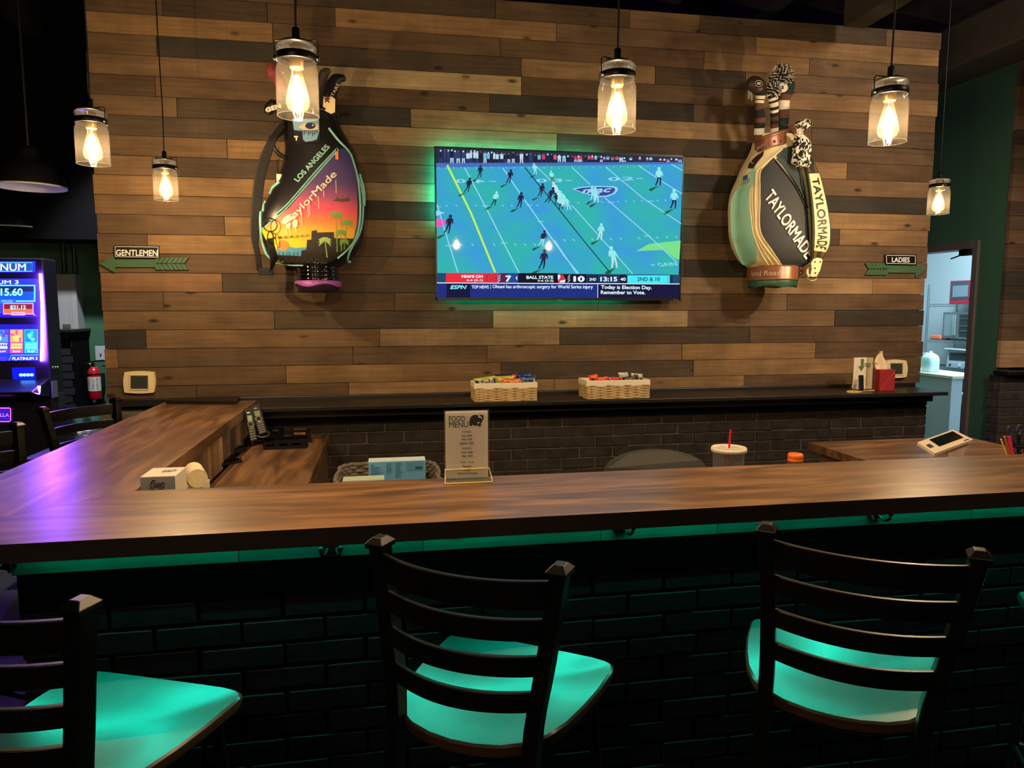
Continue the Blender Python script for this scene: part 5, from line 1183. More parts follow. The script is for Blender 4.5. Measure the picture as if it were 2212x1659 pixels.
for lb, c, a in (('black ladder back bar stool at the right of the foreground', (1.023, 1.435), -35.7), ('black ladder back bar stool cut off by the left edge in the foreground', (-.592, 1.463), -23),
                 ('black bar stool of which only a seat corner shows at the right edge', (1.900, 1.474), -33), ('farther bar stool outside the left bar arm, below the fire extinguisher', (-1.198, 3.58), -120.8),
                 ('nearer bar stool outside the left bar arm, cut off by the left edge', (-1.280, 2.815), -118)):
    dup(st0, (c[0], c[1], 0), math.radians(a), lb)
# purse hooks under the bar top
HK = mat('black_hook', rgb(8, 8, 8), .35, .6)
for i, (x, y) in enumerate(((8, 1222), (716, 1188), (1343, 1143), (1895, 1114))):
    p = at_y(x, y, 1.975); lb = ['double purse hook at the left end under the bar top', 'double purse hook left of the middle stool under the bar top', 'double purse hook between the two right stools under the bar top', 'double purse hook above the right stool under the bar top'][i]
    m = MB(); m.box((p.x-.022, YF-.015, p.z-.012), (p.x+.022, YF-.0065, p.z+.014), HK)
    for s in (-1, 1): m.tube(catmull([(p.x+s*.012, YF-.012, p.z), (p.x+s*.018, YF-.035, p.z-.012), (p.x+s*.024, YF-.05, p.z-.004), (p.x+s*.026, YF-.052, p.z+.010)], 4), .0045, HK, 8); m.sphere((p.x+s*.026, YF-.052, p.z+.012), .008, HK, 10, 8)
    tag(m.build('purse_hook', origin=(p.x, YF-.0065, p.z), bevel=.001), lb, 'hook', 'purse hooks under the bar top')
# ================================================================== left background
# ---- gaming machine
YM = 5.3
S = lambda x, y: (x/6.91, 540+y/6.91)
S2 = lambda x, y: (x/6.38, 760+y/6.38)
CAB = mat('machine_cabinet', rgb(34, 30, 44), .45, .2); CABD = mat('machine_black', rgb(10, 9, 16), .3)
xr = at_y(*S(628, 800), YM).x+.0; xl = xr-.72
zt = at_y(*S(628, 120), YM).z; gm = thing('gaming_machine', 'glowing blue and purple video gaming machine at the left edge of the room', 'gaming machine', ((xl+xr)/2, YM+.3, 0))
YD = at_x(*S(838, 200), xr+.02).y
MB().box((xl, YM+.01, 0), (xr+.02, YD, zt), CAB).build('cabinet', gm, world=True, bevel=.01)
def emt(r, g, b, s): return mat('glow_%d_%d_%d' % (r, g, b), (.01, .01, .01, 1), .3, emit=s, ecol=rgb(r, g, b))
dm = Decal(lambda x, y, l: at_y(x, y, YM+.008-l*1.2))
m = MB()
def sp(pts, mt, l=.001, f=S): dm.poly(m, [f(*p) for p in pts], mt, l, False)
def sr(x0, y0, x1, y1, mt, l=.001, f=S): sp([(x0, y0), (x1, y0), (x1, y1), (x0, y1)], mt, l, f)
def so(x0, y0, x1, y1, mt, w=1.0, l=.002, f=S): dm.line(m, [f(x0, y0), f(x1, y0), f(x1, y1), f(x0, y1), f(x0, y0)], w, mt, l)
DB, BL, CY, LBL = emt(16, 20, 120, 2), emt(10, 18, 235, 9.0), emt(60, 190, 255, 2.6), emt(110, 200, 255, 2.2)
def vgrad(name, c0, c1, z0, z1, s):
    mt, t, b = nt(name); N, L = t.nodes, t.links; tc = N.new('ShaderNodeTexCoord'); sx = N.new('ShaderNodeSeparateXYZ'); L.new(tc.outputs['Object'], sx.inputs[0])
    r = N.new('ShaderNodeMapRange'); r.inputs[1].default_value = z0; r.inputs[2].default_value = z1; L.new(sx.outputs[2], r.inputs[0])
    cr = N.new('ShaderNodeValToRGB'); cr.color_ramp.elements[0].color = c0; cr.color_ramp.elements[1].color = c1; L.new(r.outputs[0], cr.inputs[0])
    L.new(cr.outputs[0], b.inputs['Emission Color']); b.inputs['Emission Strength'].default_value = s; b.inputs['Base Color'].default_value = (.01, .01, .02, 1); return mt
sr(-600, 168, 525, 332, BL, .001); sr(-600, 190, 478, 318, emt(20, 70, 150, 2.0), .002); so(-620, 188, 480, 318, LBL, 1.0, .003)
dm.text(m, 'PLATINUM', S(-440, 308), S(384, 308), 15.0, emt(230, 250, 255, 3), .004)
zA, zB = at_y(*S(300, 1005), YM).z, at_y(*S(300, 430), YM).z
sr(-640, 430, 585, 1005, vgrad('screen_top_gradient', rgb(6, 6, 200), rgb(10, 18, 250), zA, zB, 9), .001)
dm.text(m, 'PLATINUM 3', S(-520, 508), S(275, 508), 8.0, emt(230, 250, 255, 3), .003, bold=.0)
sr(-600, 520, 528, 775, CY, .002); sr(-590, 540, 505, 752, emt(16, 70, 190, 2.0), .003); sr(-590, 540, 505, 620, emt(20, 40, 90, 1.5), .0035)
dm.text(m, '$1,315.60', S(-300, 700), S(338, 700), 18.5, emt(120, 215, 250, 2.6), .005, bold=.03)
sr(-240, 738, 240, 800, emt(30, 90, 200, 2), .004); dm.text(m, 'GRAND PRIZE', S(-230, 780), S(188, 780), 4.4, LBL, .006)
sp([(45, 790), (500, 790), (500, 940), (538, 990), (485, 962), (45, 962)], emt(255, 120, 170, 2.4), .004); sr(58, 806, 484, 944, emt(120, 30, 40, 1.6), .005); sr(58, 880, 484, 944, emt(235, 90, 60, 2.0), .0055)
dm.text(m, '$21.12', S(152, 892), S(386, 892), 9.6, emt(120, 225, 250, 2.6), .007, bold=.03)
sr(172, 925, 372, 975, emt(250, 150, 190, 2.2), .006); dm.text(m, 'MINOR 1', S(188, 962), S(358, 962), 3.4, emt(160, 20, 60, 1.5), .007, bold=.02)
sp([(-400, 790), (22, 790), (22, 940), (-400, 940)], emt(60, 80, 240, 2), .004); sr(-390, 806, 8, 930, DB, .005)
sr(-640, 1110, 580, 1650, BL, .001); sr(-640, 1110, 580, 1180, emt(24, 24, 160, 2), .0012)
def tile(x0, bg, hd, t1, tc_, foot):
    sr(x0, 1185, x0+200, 1538, hd, .002); sr(x0+10, 1195, x0+190, 1372, bg, .003)
    r = random.Random(x0)
    for k in range(7): a = x0+20+r.random()*130; b = 1205+r.random()*120; dm.disc(m, S(a+15, b+18), 2.5+r.random()*3, 2.5+r.random()*4, [tc_, hd, foot][k % 3], .004+.0003*k, 9)
    dm.text(m, t1, S(x0+18, 1430), S(x0+182, 1430), 5.8, tc_, .005, bold=.05); sr(x0+14, 1440, x0+180, 1472, tc_, .0045); sr(x0+22, 1492, x0+184, 1532, foot, .004); dm.text(m, 'PLAY', S(x0+45, 1526), S(x0+160, 1526), 3.6, emt(240, 240, 255, 2), .005, bold=.03)
tile(148, emt(200, 150, 90, 2), emt(220, 60, 120, 2.2), 'SAFARI', emt(210, 230, 90, 2.2), emt(255, 70, 130, 2.2)); tile(365, emt(30, 110, 190, 2), emt(30, 190, 235, 2.2), 'BIG', emt(90, 230, 240, 2.2), emt(20, 120, 200, 2.2)); tile(-70, emt(70, 120, 210, 2), emt(50, 60, 240, 2.2), 'KITTY', emt(235, 240, 250, 2.2), emt(90, 50, 190, 2))
sr(-400, 1592, 100, 1655, emt(60, 50, 230, 2), .003); dm.line(m, [S(135, 1650), S(165, 1572), S(575, 1565)], 1.0, LBL, .003)
dm.text(m, 'PLATINUM 3', S(185, 1645), S(555, 1640), 6.4, emt(235, 250, 255, 3), .004)
m.build('screens', gm, world=True)
m = MB(); NEON = emis('neon_violet', (.24, .055, 1, 1), 420)
m.tube([at_y(*S(600, 355), YM-.006), at_y(*S(618, 620), YM-.006), at_y(*S(630, 900), YM-.006), at_y(*S(628, 1300), YM-.006), at_y(*S(618, 1650), YM-.006), at_y(*S2(572, 120), YM-.006)], .0075, NEON, 10)
m.build('neon_tube', gm, world=True)
MB().tube([at_y(*S2(538, 475), YM-.12), at_y(*S2(528, 580), YM-.12)], .009, NEON, 10).build('neon_tube', gm, world=True)
z1, z0 = at_y(*S2(300, 470), YM-.2).z, at_y(*S2(300, 690), YM-.2).z; xx = at_y(*S2(500, 560), YM-.2).x
m = MB(); m.add([(xl, YM+.01, z0), (xx, YM+.01, z0), (xx, YM-.2, z0+.05), (xl, YM-.2, z0+.05), (xl, YM+.01, z1+.03), (xx, YM+.01, z1+.03), (xx-.03, YM-.2, z1-.04), (xl, YM-.2, z1-.04)], [(0,3,2,1), (4,5,6,7), (3,7,6,2), (1,2,6,5), (0,4,7,3)], CABD); m.build('button_deck', gm, world=True, bevel=.01)
m = MB(); p = at_y(*S2(370, 318), YM-.002)
for k in range(4): q = p+Vector((-.036+k*.022, 0, 0)); m.sphere(q, (.012, .006, .010), emt(60, 140, 255, 12), 10, 8)
m.box((p.x-.09, YM+.001, p.z-.045), (p.x+.05, YM+.006, p.z+.05), emt(10, 20, 220, 1.4)); m.build('bill_acceptor', gm, world=True)
m = MB(); dm2 = Decal(lambda x, y, l: at_y(x, y, YM+.006-l)); dm2.line(m, [S2(-60, 775), S2(130, 775), S2(146, 790), S2(146, 945), S2(130, 962), S2(-60, 962)], 1.3, emt(255, 90, 220, 4), .002); dm2.poly(m, [S2(-60, 780), S2(135, 780), S2(135, 955), S2(-60, 955)], emt(50, 20, 160, 1.6), .001, False)
dm2.text(m, 'ZILLA', S2(-70, 895), S2(125, 895), 7.5, emt(150, 90, 255, 2.5), .003, bold=.02); m.build('belly_sign', gm, world=True)
m = MB(); LV = mat('vent_grey', rgb(60, 56, 66), .5, .3); xs = xr+.021
for k in range(5): z = at_x(*S2(838, 580+k*43), xs).z; y_ = at_x(*S2(838, 600), xs).y; m.box((xs-.001, y_-.05, z-.012), (xs+.004, y_+.05, z+.010), LV)
m.build('side_vents', gm, world=True)
m = MB(); p = at_x(*S2(750, 505), xs); m.box((xs-.001, p.y-.04, p.z-.06), (xs+.004, p.y+.04, p.z+.05), mat('label_grey', rgb(120, 116, 124), .5)); m.build('side_label', gm, world=True)
m = MB()
for k in range(3): p = at_x(*S2(730+k*34, 218), xs); m.sphere(p, .010, mat('lock_chrome', rgb(190, 185, 180), .2, 1), 10, 8)
m.build('locks', gm, world=True)
# the glow the screens throw on the room
# ---- electrical panel, extinguisher, switch
YG = 6.6
PANEL = mat('panel_grey', rgb(158, 160, 158), .5, noise=.05)
ep = thing('electrical_panel', 'grey electrical panel box on the green wall left of the fire extinguisher', 'electrical panel', tuple(at_y(150, 712, YG-.1)))
a, b = at_y(*S(852, 362), YG-.14), at_y(*S(1130, 1182), YG-.14)
MB().box((a.x-.04, YG-.14, b.z), (at_y(*S(1118, 362), YG-.14).x, YG, a.z), PANEL).build('cabinet', ep, world=True, bevel=.004)
a2, b2_ = at_y(*S(1068, 1182), YG-.09), at_y(*S2(1105, 325), YG-.09)
MB().box((a2.x-.0, YG-.09, b2_.z), (at_y(*S2(1105, 300), YG-.09).x+.02, YG, b.z+.01), PANEL).build('lower_duct', ep, world=True, bevel=.004)
m = MB(); dp = Decal(lambda x, y, l: at_y(x, y, YG-.141-l)); GL = mat('panel_line', rgb(120, 122, 120), .6)
dp.line(m, [S(868, 440), S(1015, 448), S(1045, 1105)], .6, GL, .001); dp.line(m, [S(1048, 440), S(1085, 1170)], .6, GL, .001); m.build('door', ep, world=True)
m = MB(); m.box((at_y(*S(930, 1108), YG-.144).x, YG-.144, at_y(*S(930, 1162), YG-.144).z), (at_y(*S(1052, 1108), YG-.144).x, YG-.1405, at_y(*S(930, 1108), YG-.144).z), mat('panel_latch', rgb(84, 84, 86), .4)); m.build('latch', ep, world=True)
p = at_y(*S2(1318, 655), 6.42); R_ = (at_y(*S2(1405, 400), 6.42).x-at_y(*S2(1228, 400), 6.42).x)/2; ht = at_y(*S2(1318, 205), 6.42).z-p.z
fe = thing('fire_extinguisher', 'red fire extinguisher hanging on the green wall left of the plank wall', 'fire extinguisher', tuple(p))
RED = mat('extinguisher_red', rgb(176, 26, 40), .25, spec=.6)
MB().lathe([(0, 0), (R_*.9, 0), (R_, .012), (R_, ht*.78), (R_*.93, ht*.86), (R_*.72, ht*.94), (R_*.35, ht), (0, ht)], RED, 32).build('cylinder', fe)
m = MB(); a0 = -PI*1.02; a1 = -PI*.02; n = 20; z0, z1 = ht*.27, ht*.70; LBM = mat('label_white', rgb(215, 212, 205), .5); LBK = mat('label_ink', rgb(60, 56, 56), .6)
arc = lambda a, z, r=R_+.0012: Vector((r*math.cos(a), r*math.sin(a), z))
m.add([arc(a0+(a1-a0)*i/n, z) for z in (z0, z1) for i in range(n+1)], [(i, i+1, n+2+i, n+1+i) for i in range(n)], LBM, True)
rr_ = random.Random(2)
for r_ in range(9):
    for k in range(4):
        aa = a0+.35+k*.62; w_ = rr_.uniform(.2, .5); z = z1-.012-r_*(z1-z0)*.10; m.add([arc(aa, z, R_+.002), arc(aa+w_, z, R_+.002), arc(aa+w_, z+.005, R_+.002), arc(aa, z+.005, R_+.002)], [(0, 1, 2, 3)], LBK)
m.build('label', fe)
m = MB(); m.tube([(R_*1.01*math.cos(2*PI*k/24), R_*1.01*math.sin(2*PI*k/24), ht*.785) for k in range(24)], .004, BLK, 6, closed=True); m.build('strap_band', fe)
m = MB(); m.cyl((0, 0, ht-.005), (0, 0, ht+.035), .016, mat('chrome_valve', rgb(200, 190, 160), .2, 1)); m.sphere((-.022, -.01, ht+.02), .014, mat('chrome_valve', (0, 0, 0)), 12, 8); m.build('valve', fe)
m = MB(); m.box((-.01, -.012, ht+.036), (.115, .012, ht+.046), BLK, M=Matrix.Rotation(-.12, 4, 'Y')); m.box((0, -.012, ht+.012), (.10, .012, ht+.022), BLK, M=Matrix.Rotation(.25, 4, 'Y')); m.build('lever', fe, bevel=.002)
m = MB(); m.tube(catmull([(-.01, -.01, ht+.025), (-.06, -.02, ht+.02), (-.085, -.02, ht-.04), (-.08, -.01, ht-.16), (-.075, 0, ht-.20)], 5), .009, BLK, 8); m.build('hose', fe)
m = MB(); m.box((-.02, R_-.01, ht*.3), (.02, YG-p.y+.001, ht*.75), BLK); m.build('wall_bracket', fe)
q = at_y(218, 763, YG-.008); ls = thing('light_switch', 'white toggle light switch partly hidden behind the plank wall edge', 'light switch', (q.x, YG, q.z))
m = MB().box((q.x-.045, YG-.008, q.z-.06), (q.x+.045, YG, q.z+.06), mat('switch_plate', rgb(176, 180, 184), .4)).build('plate', ls, world=True, bevel=.003)
MB().box((q.x-.005, YG-.022, q.z-.006), (q.x+.005, YG-.008, q.z+.012), mat('switch_plate', (0, 0, 0))).build('toggle', ls, world=True, bevel=.001)
# ---- bottles and a bag of things seen between the stool slats
PB = glass('clear_bottle_plastic', (.9, .95, 1, 1), 1.6, .05, .06); CAPW = mat('bottle_cap_white', rgb(225, 228, 230), .4)
gc = thing('side_cabinet', 'low dark cabinet on the floor behind the left bar arm', 'cabinet', (-1.75, 5.0, 0)); zc_ = at_y(195, 946, 4.7).z
MB().box((-2.1, 4.55, 0), (-1.45, 5.1, zc_-.09), mat('dark_cabinet', rgb(22, 22, 26), .5)).build('carcass', gc, world=True, bevel=.004)
for k in range(7):
    x, y = [(172, 935), (181, 932), (190, 932), (198, 929), (206, 926), (214, 923), (185, 941)][k]; Y = 4.66+(k % 2)*.07+(.14 if k == 6 else 0); q = at_y(x, y, Y); hb = q.z-(zc_-.09)
    t = thing('water_bottle', 'clear plastic water bottle standing behind the outer stool of the left bar arm', 'bottle', (q.x, Y, zc_-.09), 0, 'water bottles behind the left bar arm')
    MB().lathe([(0, 0), (.028, 0), (.030, .01), (.030, hb*.62), (.022, hb*.82), (.012, hb*.92), (.012, hb*.98)], PB, 16).build('bottle_body', t)
    MB().cyl((0, 0, hb*.93), (0, 0, hb*1.04), .014, CAPW, n=12).build('cap', t)
q = at_y(195, 905, 4.9); m = MB(); b_ = MB()
b_.grid(lambda u, v: Vector((q.x-.10+.2*u, 4.9-.05*math.sin(PI*u)*math.sin(PI*v)+.01*math.sin(9*u+7*v), zc_-.09+(q.z+.07-zc_+.09)*v)), 14, 12, mat('printed_bag_teal', rgb(70, 120, 110), .35, noise=.6, nscale=18))
b_.grid(lambda u, v: Vector((q.x-.10+.2*u, 4.9+.05*math.sin(PI*u)*math.sin(PI*v), zc_-.09+(q.z+.07-zc_+.09)*(1-v))), 14, 12, mat('printed_bag_teal', (0, 0, 0)))
tag(b_.build('printed_bag', origin=(q.x, 4.9, zc_-.09)), 'teal printed plastic bag seen through the farther left stool back', 'bag')
# ================================================================== things on the ledge, bars and desks
WICK = mat('wicker', rgb(206, 176, 124), .65, noise=.25, nscale=30); WICKD = mat('wicker_dark', rgb(120, 92, 56), .75); LINEN = mat('cream_linen', rgb(240, 228, 202), .85, bump=.4, bscale=220)
ZL = 1.070
def basket(label, x0, x1, ytop, ybot, yl):
    YF_ = 3.925; a = at_y(x0, ybot, YF_); b = at_y(x1, ybot, YF_); zt = at_y((x0+x1)/2, ytop, YF_).z; yb = YF_+.17
    t = thing('wicker_basket', label, 'basket', ((a.x+b.x)/2, YF_+.085, ZL), 0, 'lined wicker baskets of snacks on the ledge')
    hx = (b.x-a.x)/2; hy = .085; h = zt-ZL; m = MB(); n = 11
    for r in range(n):
        z = .006+(h-.018)*r/(n-1)*.80; P = []
        per = [(-hx, -hy), (hx, -hy), (hx, hy), (-hx, hy)]
        for s in range(4):
            A, B = Vector((*per[s], 0)), Vector((*per[(s+1) % 4], 0)); k = 28 if s % 2 == 0 else 14
            nn = Vector((B-A)).normalized().cross(Vector((0, 0, 1)))
            for i in range(k): u = i/k; w_ = .0030*math.sin(u*PI*(k/4)+(PI if r % 2 else 0)); P.append(A.lerp(B, u)+nn*w_+Vector((0, 0, z)))
        m.tube(P, .0043, WICK, 6, closed=True)
    m.build('woven_sides', t)
    m = MB(); m.box((-hx+.004, -hy+.004, 0), (hx-.004, hy-.004, .006), WICKD)
    for k in range(15):
        x = -hx+2*hx*k/14
        for y in (-hy, hy): m.cyl((x, y, 0), (x, y, h*.85), .0022, WICKD, n=6)
    m.build('stakes', t)
    m = MB(); th = .004
    o = [(-hx-th, -hy-th), (hx+th, -hy-th), (hx+th, hy+th), (-hx-th, hy+th)]; i_ = [(x*.955, y*.9) for x, y in o]; zb_ = h*.70
    ro = random.Random(3)
    def ring(pp, z, wob=0):
        out = []
        for s in range(4):
            A, B = Vector((*pp[s], z)), Vector((*pp[(s+1) % 4], z))
            for k in range(10): out.append(A.lerp(B, k/10)+Vector((0, 0, wob*math.sin(k*1.7+s))))
        return out
    R = [ring(o, zb_, .0015), ring(o, h-.004), ring([(x*.99, y*.98) for x, y in o], h), ring(i_, h-.002), ring(i_, .02)]; n = 40
    m.add([v for r in R for v in r], [(j*n+i, j*n+(i+1) % n, (j+1)*n+(i+1) % n, (j+1)*n+i) for j in range(4) for i in range(n)], LINEN, False)
    m.build('linen_liner', t)
    return t, YF_, zt
basket('lined wicker basket of chip bags on the ledge, left of the other snack basket', 1026, 1159, 827, 866, 1020)
basket('lined wicker basket of candy on the ledge, right of the other snack basket', 1268, 1402, 821, 860, 1262)
def packet(name, label, cat, quad, Y, tilt, base, art, group, puff=.016):
    """pillow-shaped snack bag given by its four photo corners (tl, tr, br, bl) at depth Y"""
    c = [at_y(x, y, Y) for x, y in quad]; N = Vector((0, -1, 0))
    t = thing(name, label, cat, tuple((c[2]+c[3])/2), 0, group)
    def S_(u, v, l=0): p = (c[3].lerp(c[2], u)).lerp(c[0].lerp(c[1], u), v); e = (math.sin(PI*min(max(u, 0), 1))*math.sin(PI*min(max(v, 0), 1)))**.55; return p+N*(puff*e+l+tilt*(v))
    m = MB(); m.grid(lambda u, v: S_(u, v)+Vector((.0, .0015*math.sin(u*25+v*9), 0)), 16, 12, base)
    m.grid(lambda u, v: S_(1-u, v)+Vector((0, 2*(puff)*(math.sin(PI*u)*math.sin(PI*v))**.55+.001, 0)), 16, 12, base)
    m.build('wrapper', t, world=True)
    m = MB()
    for kind, *r in art:
        if kind == 'rect':
            u0, v0, u1, v1, mt = r; m.grid(lambda u, v: S_(u0+(u1-u0)*u, v0+(v1-v0)*v, .0012), 8, 6, mt)
        else:
            s, u0, v0, u1, v1, mt, bold = r; tv, tf = text_mesh(s, bold, 0, 1); m.add([S_(u0+(u1-u0)*q[0], v0+(v1-v0)*q[1], .0030+q.k*.00015) for q in tv], tf, mt)
    if art: m.build('printing', t, world=True)
FOIL = lambda n, c, r=.3: mat('foil_'+n, rgb(*c), r, .15, bump=.5, bscale=70, spec=.7)
FB1, FY, FO, FBL, FRD, FW = FOIL('navy', (28, 44, 76)), FOIL('yellow', (196, 190, 70)), FOIL('orange', (224, 122, 44)), FOIL('blue', (24, 52, 110)), FOIL('red', (200, 34, 44)), FOIL('white', (200, 196, 180))
GB = 'chip bags in the left wicker basket'
packet('chip_bag', 'dark blue chip bag at the back right of the left basket', 'snack bag', [(1112, 808), (1140, 804), (1158, 812), (1128, 836)], 4.055, 0, FBL, [('rect', .1, .5, .4, .8, FW)], GB)
packet('chip_bag', 'dark chip bag with a red top standing at the back of the left basket', 'snack bag', [(1062, 809), (1118, 807), (1122, 832), (1066, 832)], 4.06, 0, FB1, [('rect', .75, .7, 1, .97, FRD)], GB)
packet('chip_bag', 'yellow chip bag in the middle of the left basket', 'snack bag', [(1068, 813), (1110, 811), (1112, 834), (1070, 834)], 4.035, 0, FY, [], GB)
packet('chip_bag', 'yellow and navy ridged chip bag at the left end of the left basket', 'snack bag', [(1022, 818), (1068, 811), (1072, 833), (1032, 836)], 4.0, 0, FB1, [('rect', .0, .74, 1, 1, FY), ('text', 'RUFFLES', .16, .34, .92, .70, FW, .04)], GB)
packet('chip_bag', 'orange chip bag at the front of the left basket', 'snack bag', [(1083, 817), (1127, 817), (1128, 835), (1084, 836)], 3.985, 0, FO, [('text', 'Cheetos', .2, .30, .85, .66, mat('ink_dark', rgb(40, 24, 20), .5), .02)], GB)
packet('chip_bag', 'blue chip bag with white lettering at the right end of the left basket', 'snack bag', [(1118, 810), (1158, 813), (1154, 836), (1124, 836)], 3.99, 0, FBL, [('text', 'Doritos', .12, .30, .80, .58, FW, .02), ('rect', .84, .45, .96, .78, FW)], GB)
GC = 'candy packs in the right wicker basket'
packet('candy_pack', 'orange candy pack leaning at the left end of the right basket', 'candy', [(1270, 811), (1290, 808), (1296, 826), (1276, 829)], 3.985, 0, FOIL('bright_orange', (236, 84, 30)), [('rect', .2, .2, .5, .6, mat('ink_dark', (0, 0, 0)))], GC, .008)
packet('candy_pack', 'flat orange candy pack beside the leaning orange one', 'candy', [(1288, 815), (1312, 813), (1314, 828), (1290, 830)], 3.982, 0, FOIL('bright_orange', (0, 0, 0)), [('rect', .25, .2, .7, .4, mat('ink_dark', (0, 0, 0)))], GC, .008)
packet('candy_pack', 'red candy pack in the middle of the right basket', 'candy', [(1310, 816), (1341, 814), (1342, 828), (1312, 829)], 3.99, 0, FRD, [], GC, .008)
packet('candy_pack', 'silver and brown candy bar standing highest in the right basket', 'candy', [(1334, 805), (1356, 804), (1360, 822), (1344, 824)], 4.03, 0, FW, [('rect', .1, .0, .9, .35, mat('ink_brown', rgb(54, 30, 24), .4))], GC, .007)
packet('candy_pack', 'brown candy bar with silver lettering right in the right basket', 'candy', [(1344, 815), (1368, 812), (1370, 824), (1350, 828)], 4.0, 0, mat('ink_brown', (0, 0, 0)), [('text', 'COOKIES', .1, .3, .9, .7, FW, .02)], GC, .007)
packet('candy_pack', 'dark and white wrapped candy bar at the right end of the right basket', 'candy', [(1362, 806), (1388, 808), (1388, 823), (1368, 826)], 4.02, 0, FW, [('rect', .2, .3, .6, .9, mat('ink_brown', (0, 0, 0))), ('rect', .7, 0, .95, .5, mat('ink_brown', (0, 0, 0)))], GC, .007)

ACR = glass('clear_acrylic', (.985, .98, .96, 1), 1.6, .02, .05, (1, .9, .7, 1)); ACE = mat('acrylic_edge', rgb(226, 196, 130), .15, spec=.8, alpha=.75)
PAP = mat('white_paper', rgb(236, 228, 214), .75); INK = mat('print_ink', rgb(60, 54, 50), .7); GIN = mat('green_print', rgb(92, 112, 60), .7)
# leaflet holder
yb, c0 = 4.03, None
p = at_y(1876, 838, 4.03); lh = thing('leaflet_holder', 'clear stand of green printed leaflets on the ledge left of the tissue box', 'leaflet holder', (p.x, 4.06, ZL))
A = lambda x, y, Y=4.0: at_y(x, y, Y)
x0, x1 = A(1853, 820).x, A(1898, 820).x; zt_ = A(1875, 772).z; xm = A(1883, 800).x
m = MB(); m.box((x0, 4.045, ZL+.012), (xm-.004, 4.05, zt_-.004), PAP); m.build('leaflet', lh, world=True)
m = MB(); m.box((xm+.004, 4.055, ZL+.012), (x1-.004, 4.06, zt_-.006), mat('cream_paper', rgb(196, 176, 140), .8)); m.build('leaflet', lh, world=True)
m = MB(); d = Decal(lambda x, y, l: at_y(x, y, 4.0448-l)); SS = lambda x, y: (1820+x/12.29, 740+y/12.29)
d.poly(m, [SS(485, 435), SS(570, 435), SS(560, 625), SS(580, 640), SS(495, 770), SS(410, 625), SS(485, 625)], GIN, .0005, False)
for y0, y1 in ((545, 590), (600, 640)): d.poly(m, [SS(585, y0), SS(748, y0+6), SS(748, y1), SS(585, y1-6)], GIN, .0005, False)
for k in range(12): d.line(m, [SS(600, 700+k*38), SS(640+(k*53 % 90), 702+k*38)], .5, INK, .0005)
for y0 in (560, 590): d.line(m, [SS(790, y0-20), SS(930, y0-14)], 1.6, GIN, -.010)
for k in range(9): d.line(m, [SS(790, 740+k*45), SS(850+(k*37 % 60), 742+k*45)], .5, INK, -.010)
m.build('printing', lh, world=True)
m = MB(); m.box((x0-.006, 4.035, ZL), (x1+.004, 4.038, zt_), ACR); m.box((x0-.006, 4.065, ZL), (x1+.004, 4.068, zt_+.01), ACR); m.box((x0-.006, 4.035, ZL), (x1+.004, 4.068, ZL+.005), ACE); m.box((xm-.001, 4.035, ZL), (xm+.001, 4.066, zt_), ACR)
m.build('clear_holder', lh, world=True)
m = MB(); 
p = at_y(1846, 838, 3.98); ah = thing('card_stand', 'small clear easel holding a black tag at the left of the leaflets', 'card stand', (p.x, 3.99, ZL))
q0, q1 = at_y(*SS(480, 870), 3.99), at_y(*SS(540, 1220), 3.97); wx = .017
m = MB(); m.add([(q1.x-wx-.012, 3.965, ZL+.012), (q1.x+wx-.012, 3.965, ZL+.012), (q0.x+wx+.012, 4.0, q0.z), (q0.x-wx+.012, 4.0, q0.z), (q1.x-wx-.012, 3.972, ZL+.012), (q1.x+wx-.012, 3.972, ZL+.012), (q0.x+wx+.012, 4.007, q0.z), (q0.x-wx+.012, 4.007, q0.z)], [(0,1,2,3), (7,6,5,4), (0,4,5,1), (1,5,6,2), (2,6,7,3), (3,7,4,0)], mat('black_tag', rgb(18, 14, 14), .3))
m.build('black_tag', ah, world=True, bevel=.002)
m = MB(); l0 = at_y(*SS(250, 1200), 3.96); l1 = at_y(*SS(395, 700), 4.01); m.tube([l0, l1], .0025, ACE, 6); rr_ = at_y(*SS(520, 1230), 3.95)
m.tube(catmull([Vector((l0.x-.035, 3.955, ZL+.008)), Vector((l0.x-.01, 3.945, ZL+.005)), Vector((l0.x+.03, 3.945, ZL+.005)), Vector((rr_.x, 3.955, ZL+.006)), Vector((rr_.x-.01, 3.985, ZL+.006)), Vector((l0.x, 3.985, ZL+.008))], 5, True), .0045, ACE, 8, closed=True); m.build('clear_easel', ah, world=True)
# tissue box
a = at_y(*SS(985, 1265), 4.02); b = at_y(*SS(1380, 1265), 4.02); zt_ = at_y(*SS(1200, 725), 4.02).z
tb = thing('tissue_box', 'red cube tissue box on the ledge in front of the right thermostat', 'tissue box', ((a.x+b.x)/2, 4.08, ZL)); REDB = mat('red_card', rgb(150, 36, 40), .5, noise=.08)
MB().box((a.x, 4.02, ZL), (b.x, 4.02+(b.x-a.x), zt_), REDB).build('carton', tb, world=True, bevel=.002)
m = MB(); m.tube([(a.x+.006, 4.0185, ZL+.01), (b.x-.006, 4.0185, zt_-.012)], .0009, mat('red_line', rgb(196, 84, 70), .5), 5); m.build('seam_line', tb, world=True)
cx, cy = (a.x+b.x)/2-.012, 4.07; q = at_y(*SS(1000, 210), 4.06); m = MB()
def tis(u, v):
    w = .052*(1-.35*v)*(math.sin(PI*min(1, .25+v*.75))**.6); x = cx+.012+(q.x-cx-.0)*v+w*(u-.5)*2; return Vector((x, cy+.018*math.sin(u*7+v*2)*(.4+v*.6), zt_-.004+(q.z-zt_)*v*(1-.16*(2*u-1)**2)))
m.grid(tis, 18, 16, mat('tissue', rgb(232, 214, 176), .9)); o_ = m.build('tissue', tb, world=True); sd = o_.modifiers.new('s', 'SOLIDIFY'); sd.thickness = .002

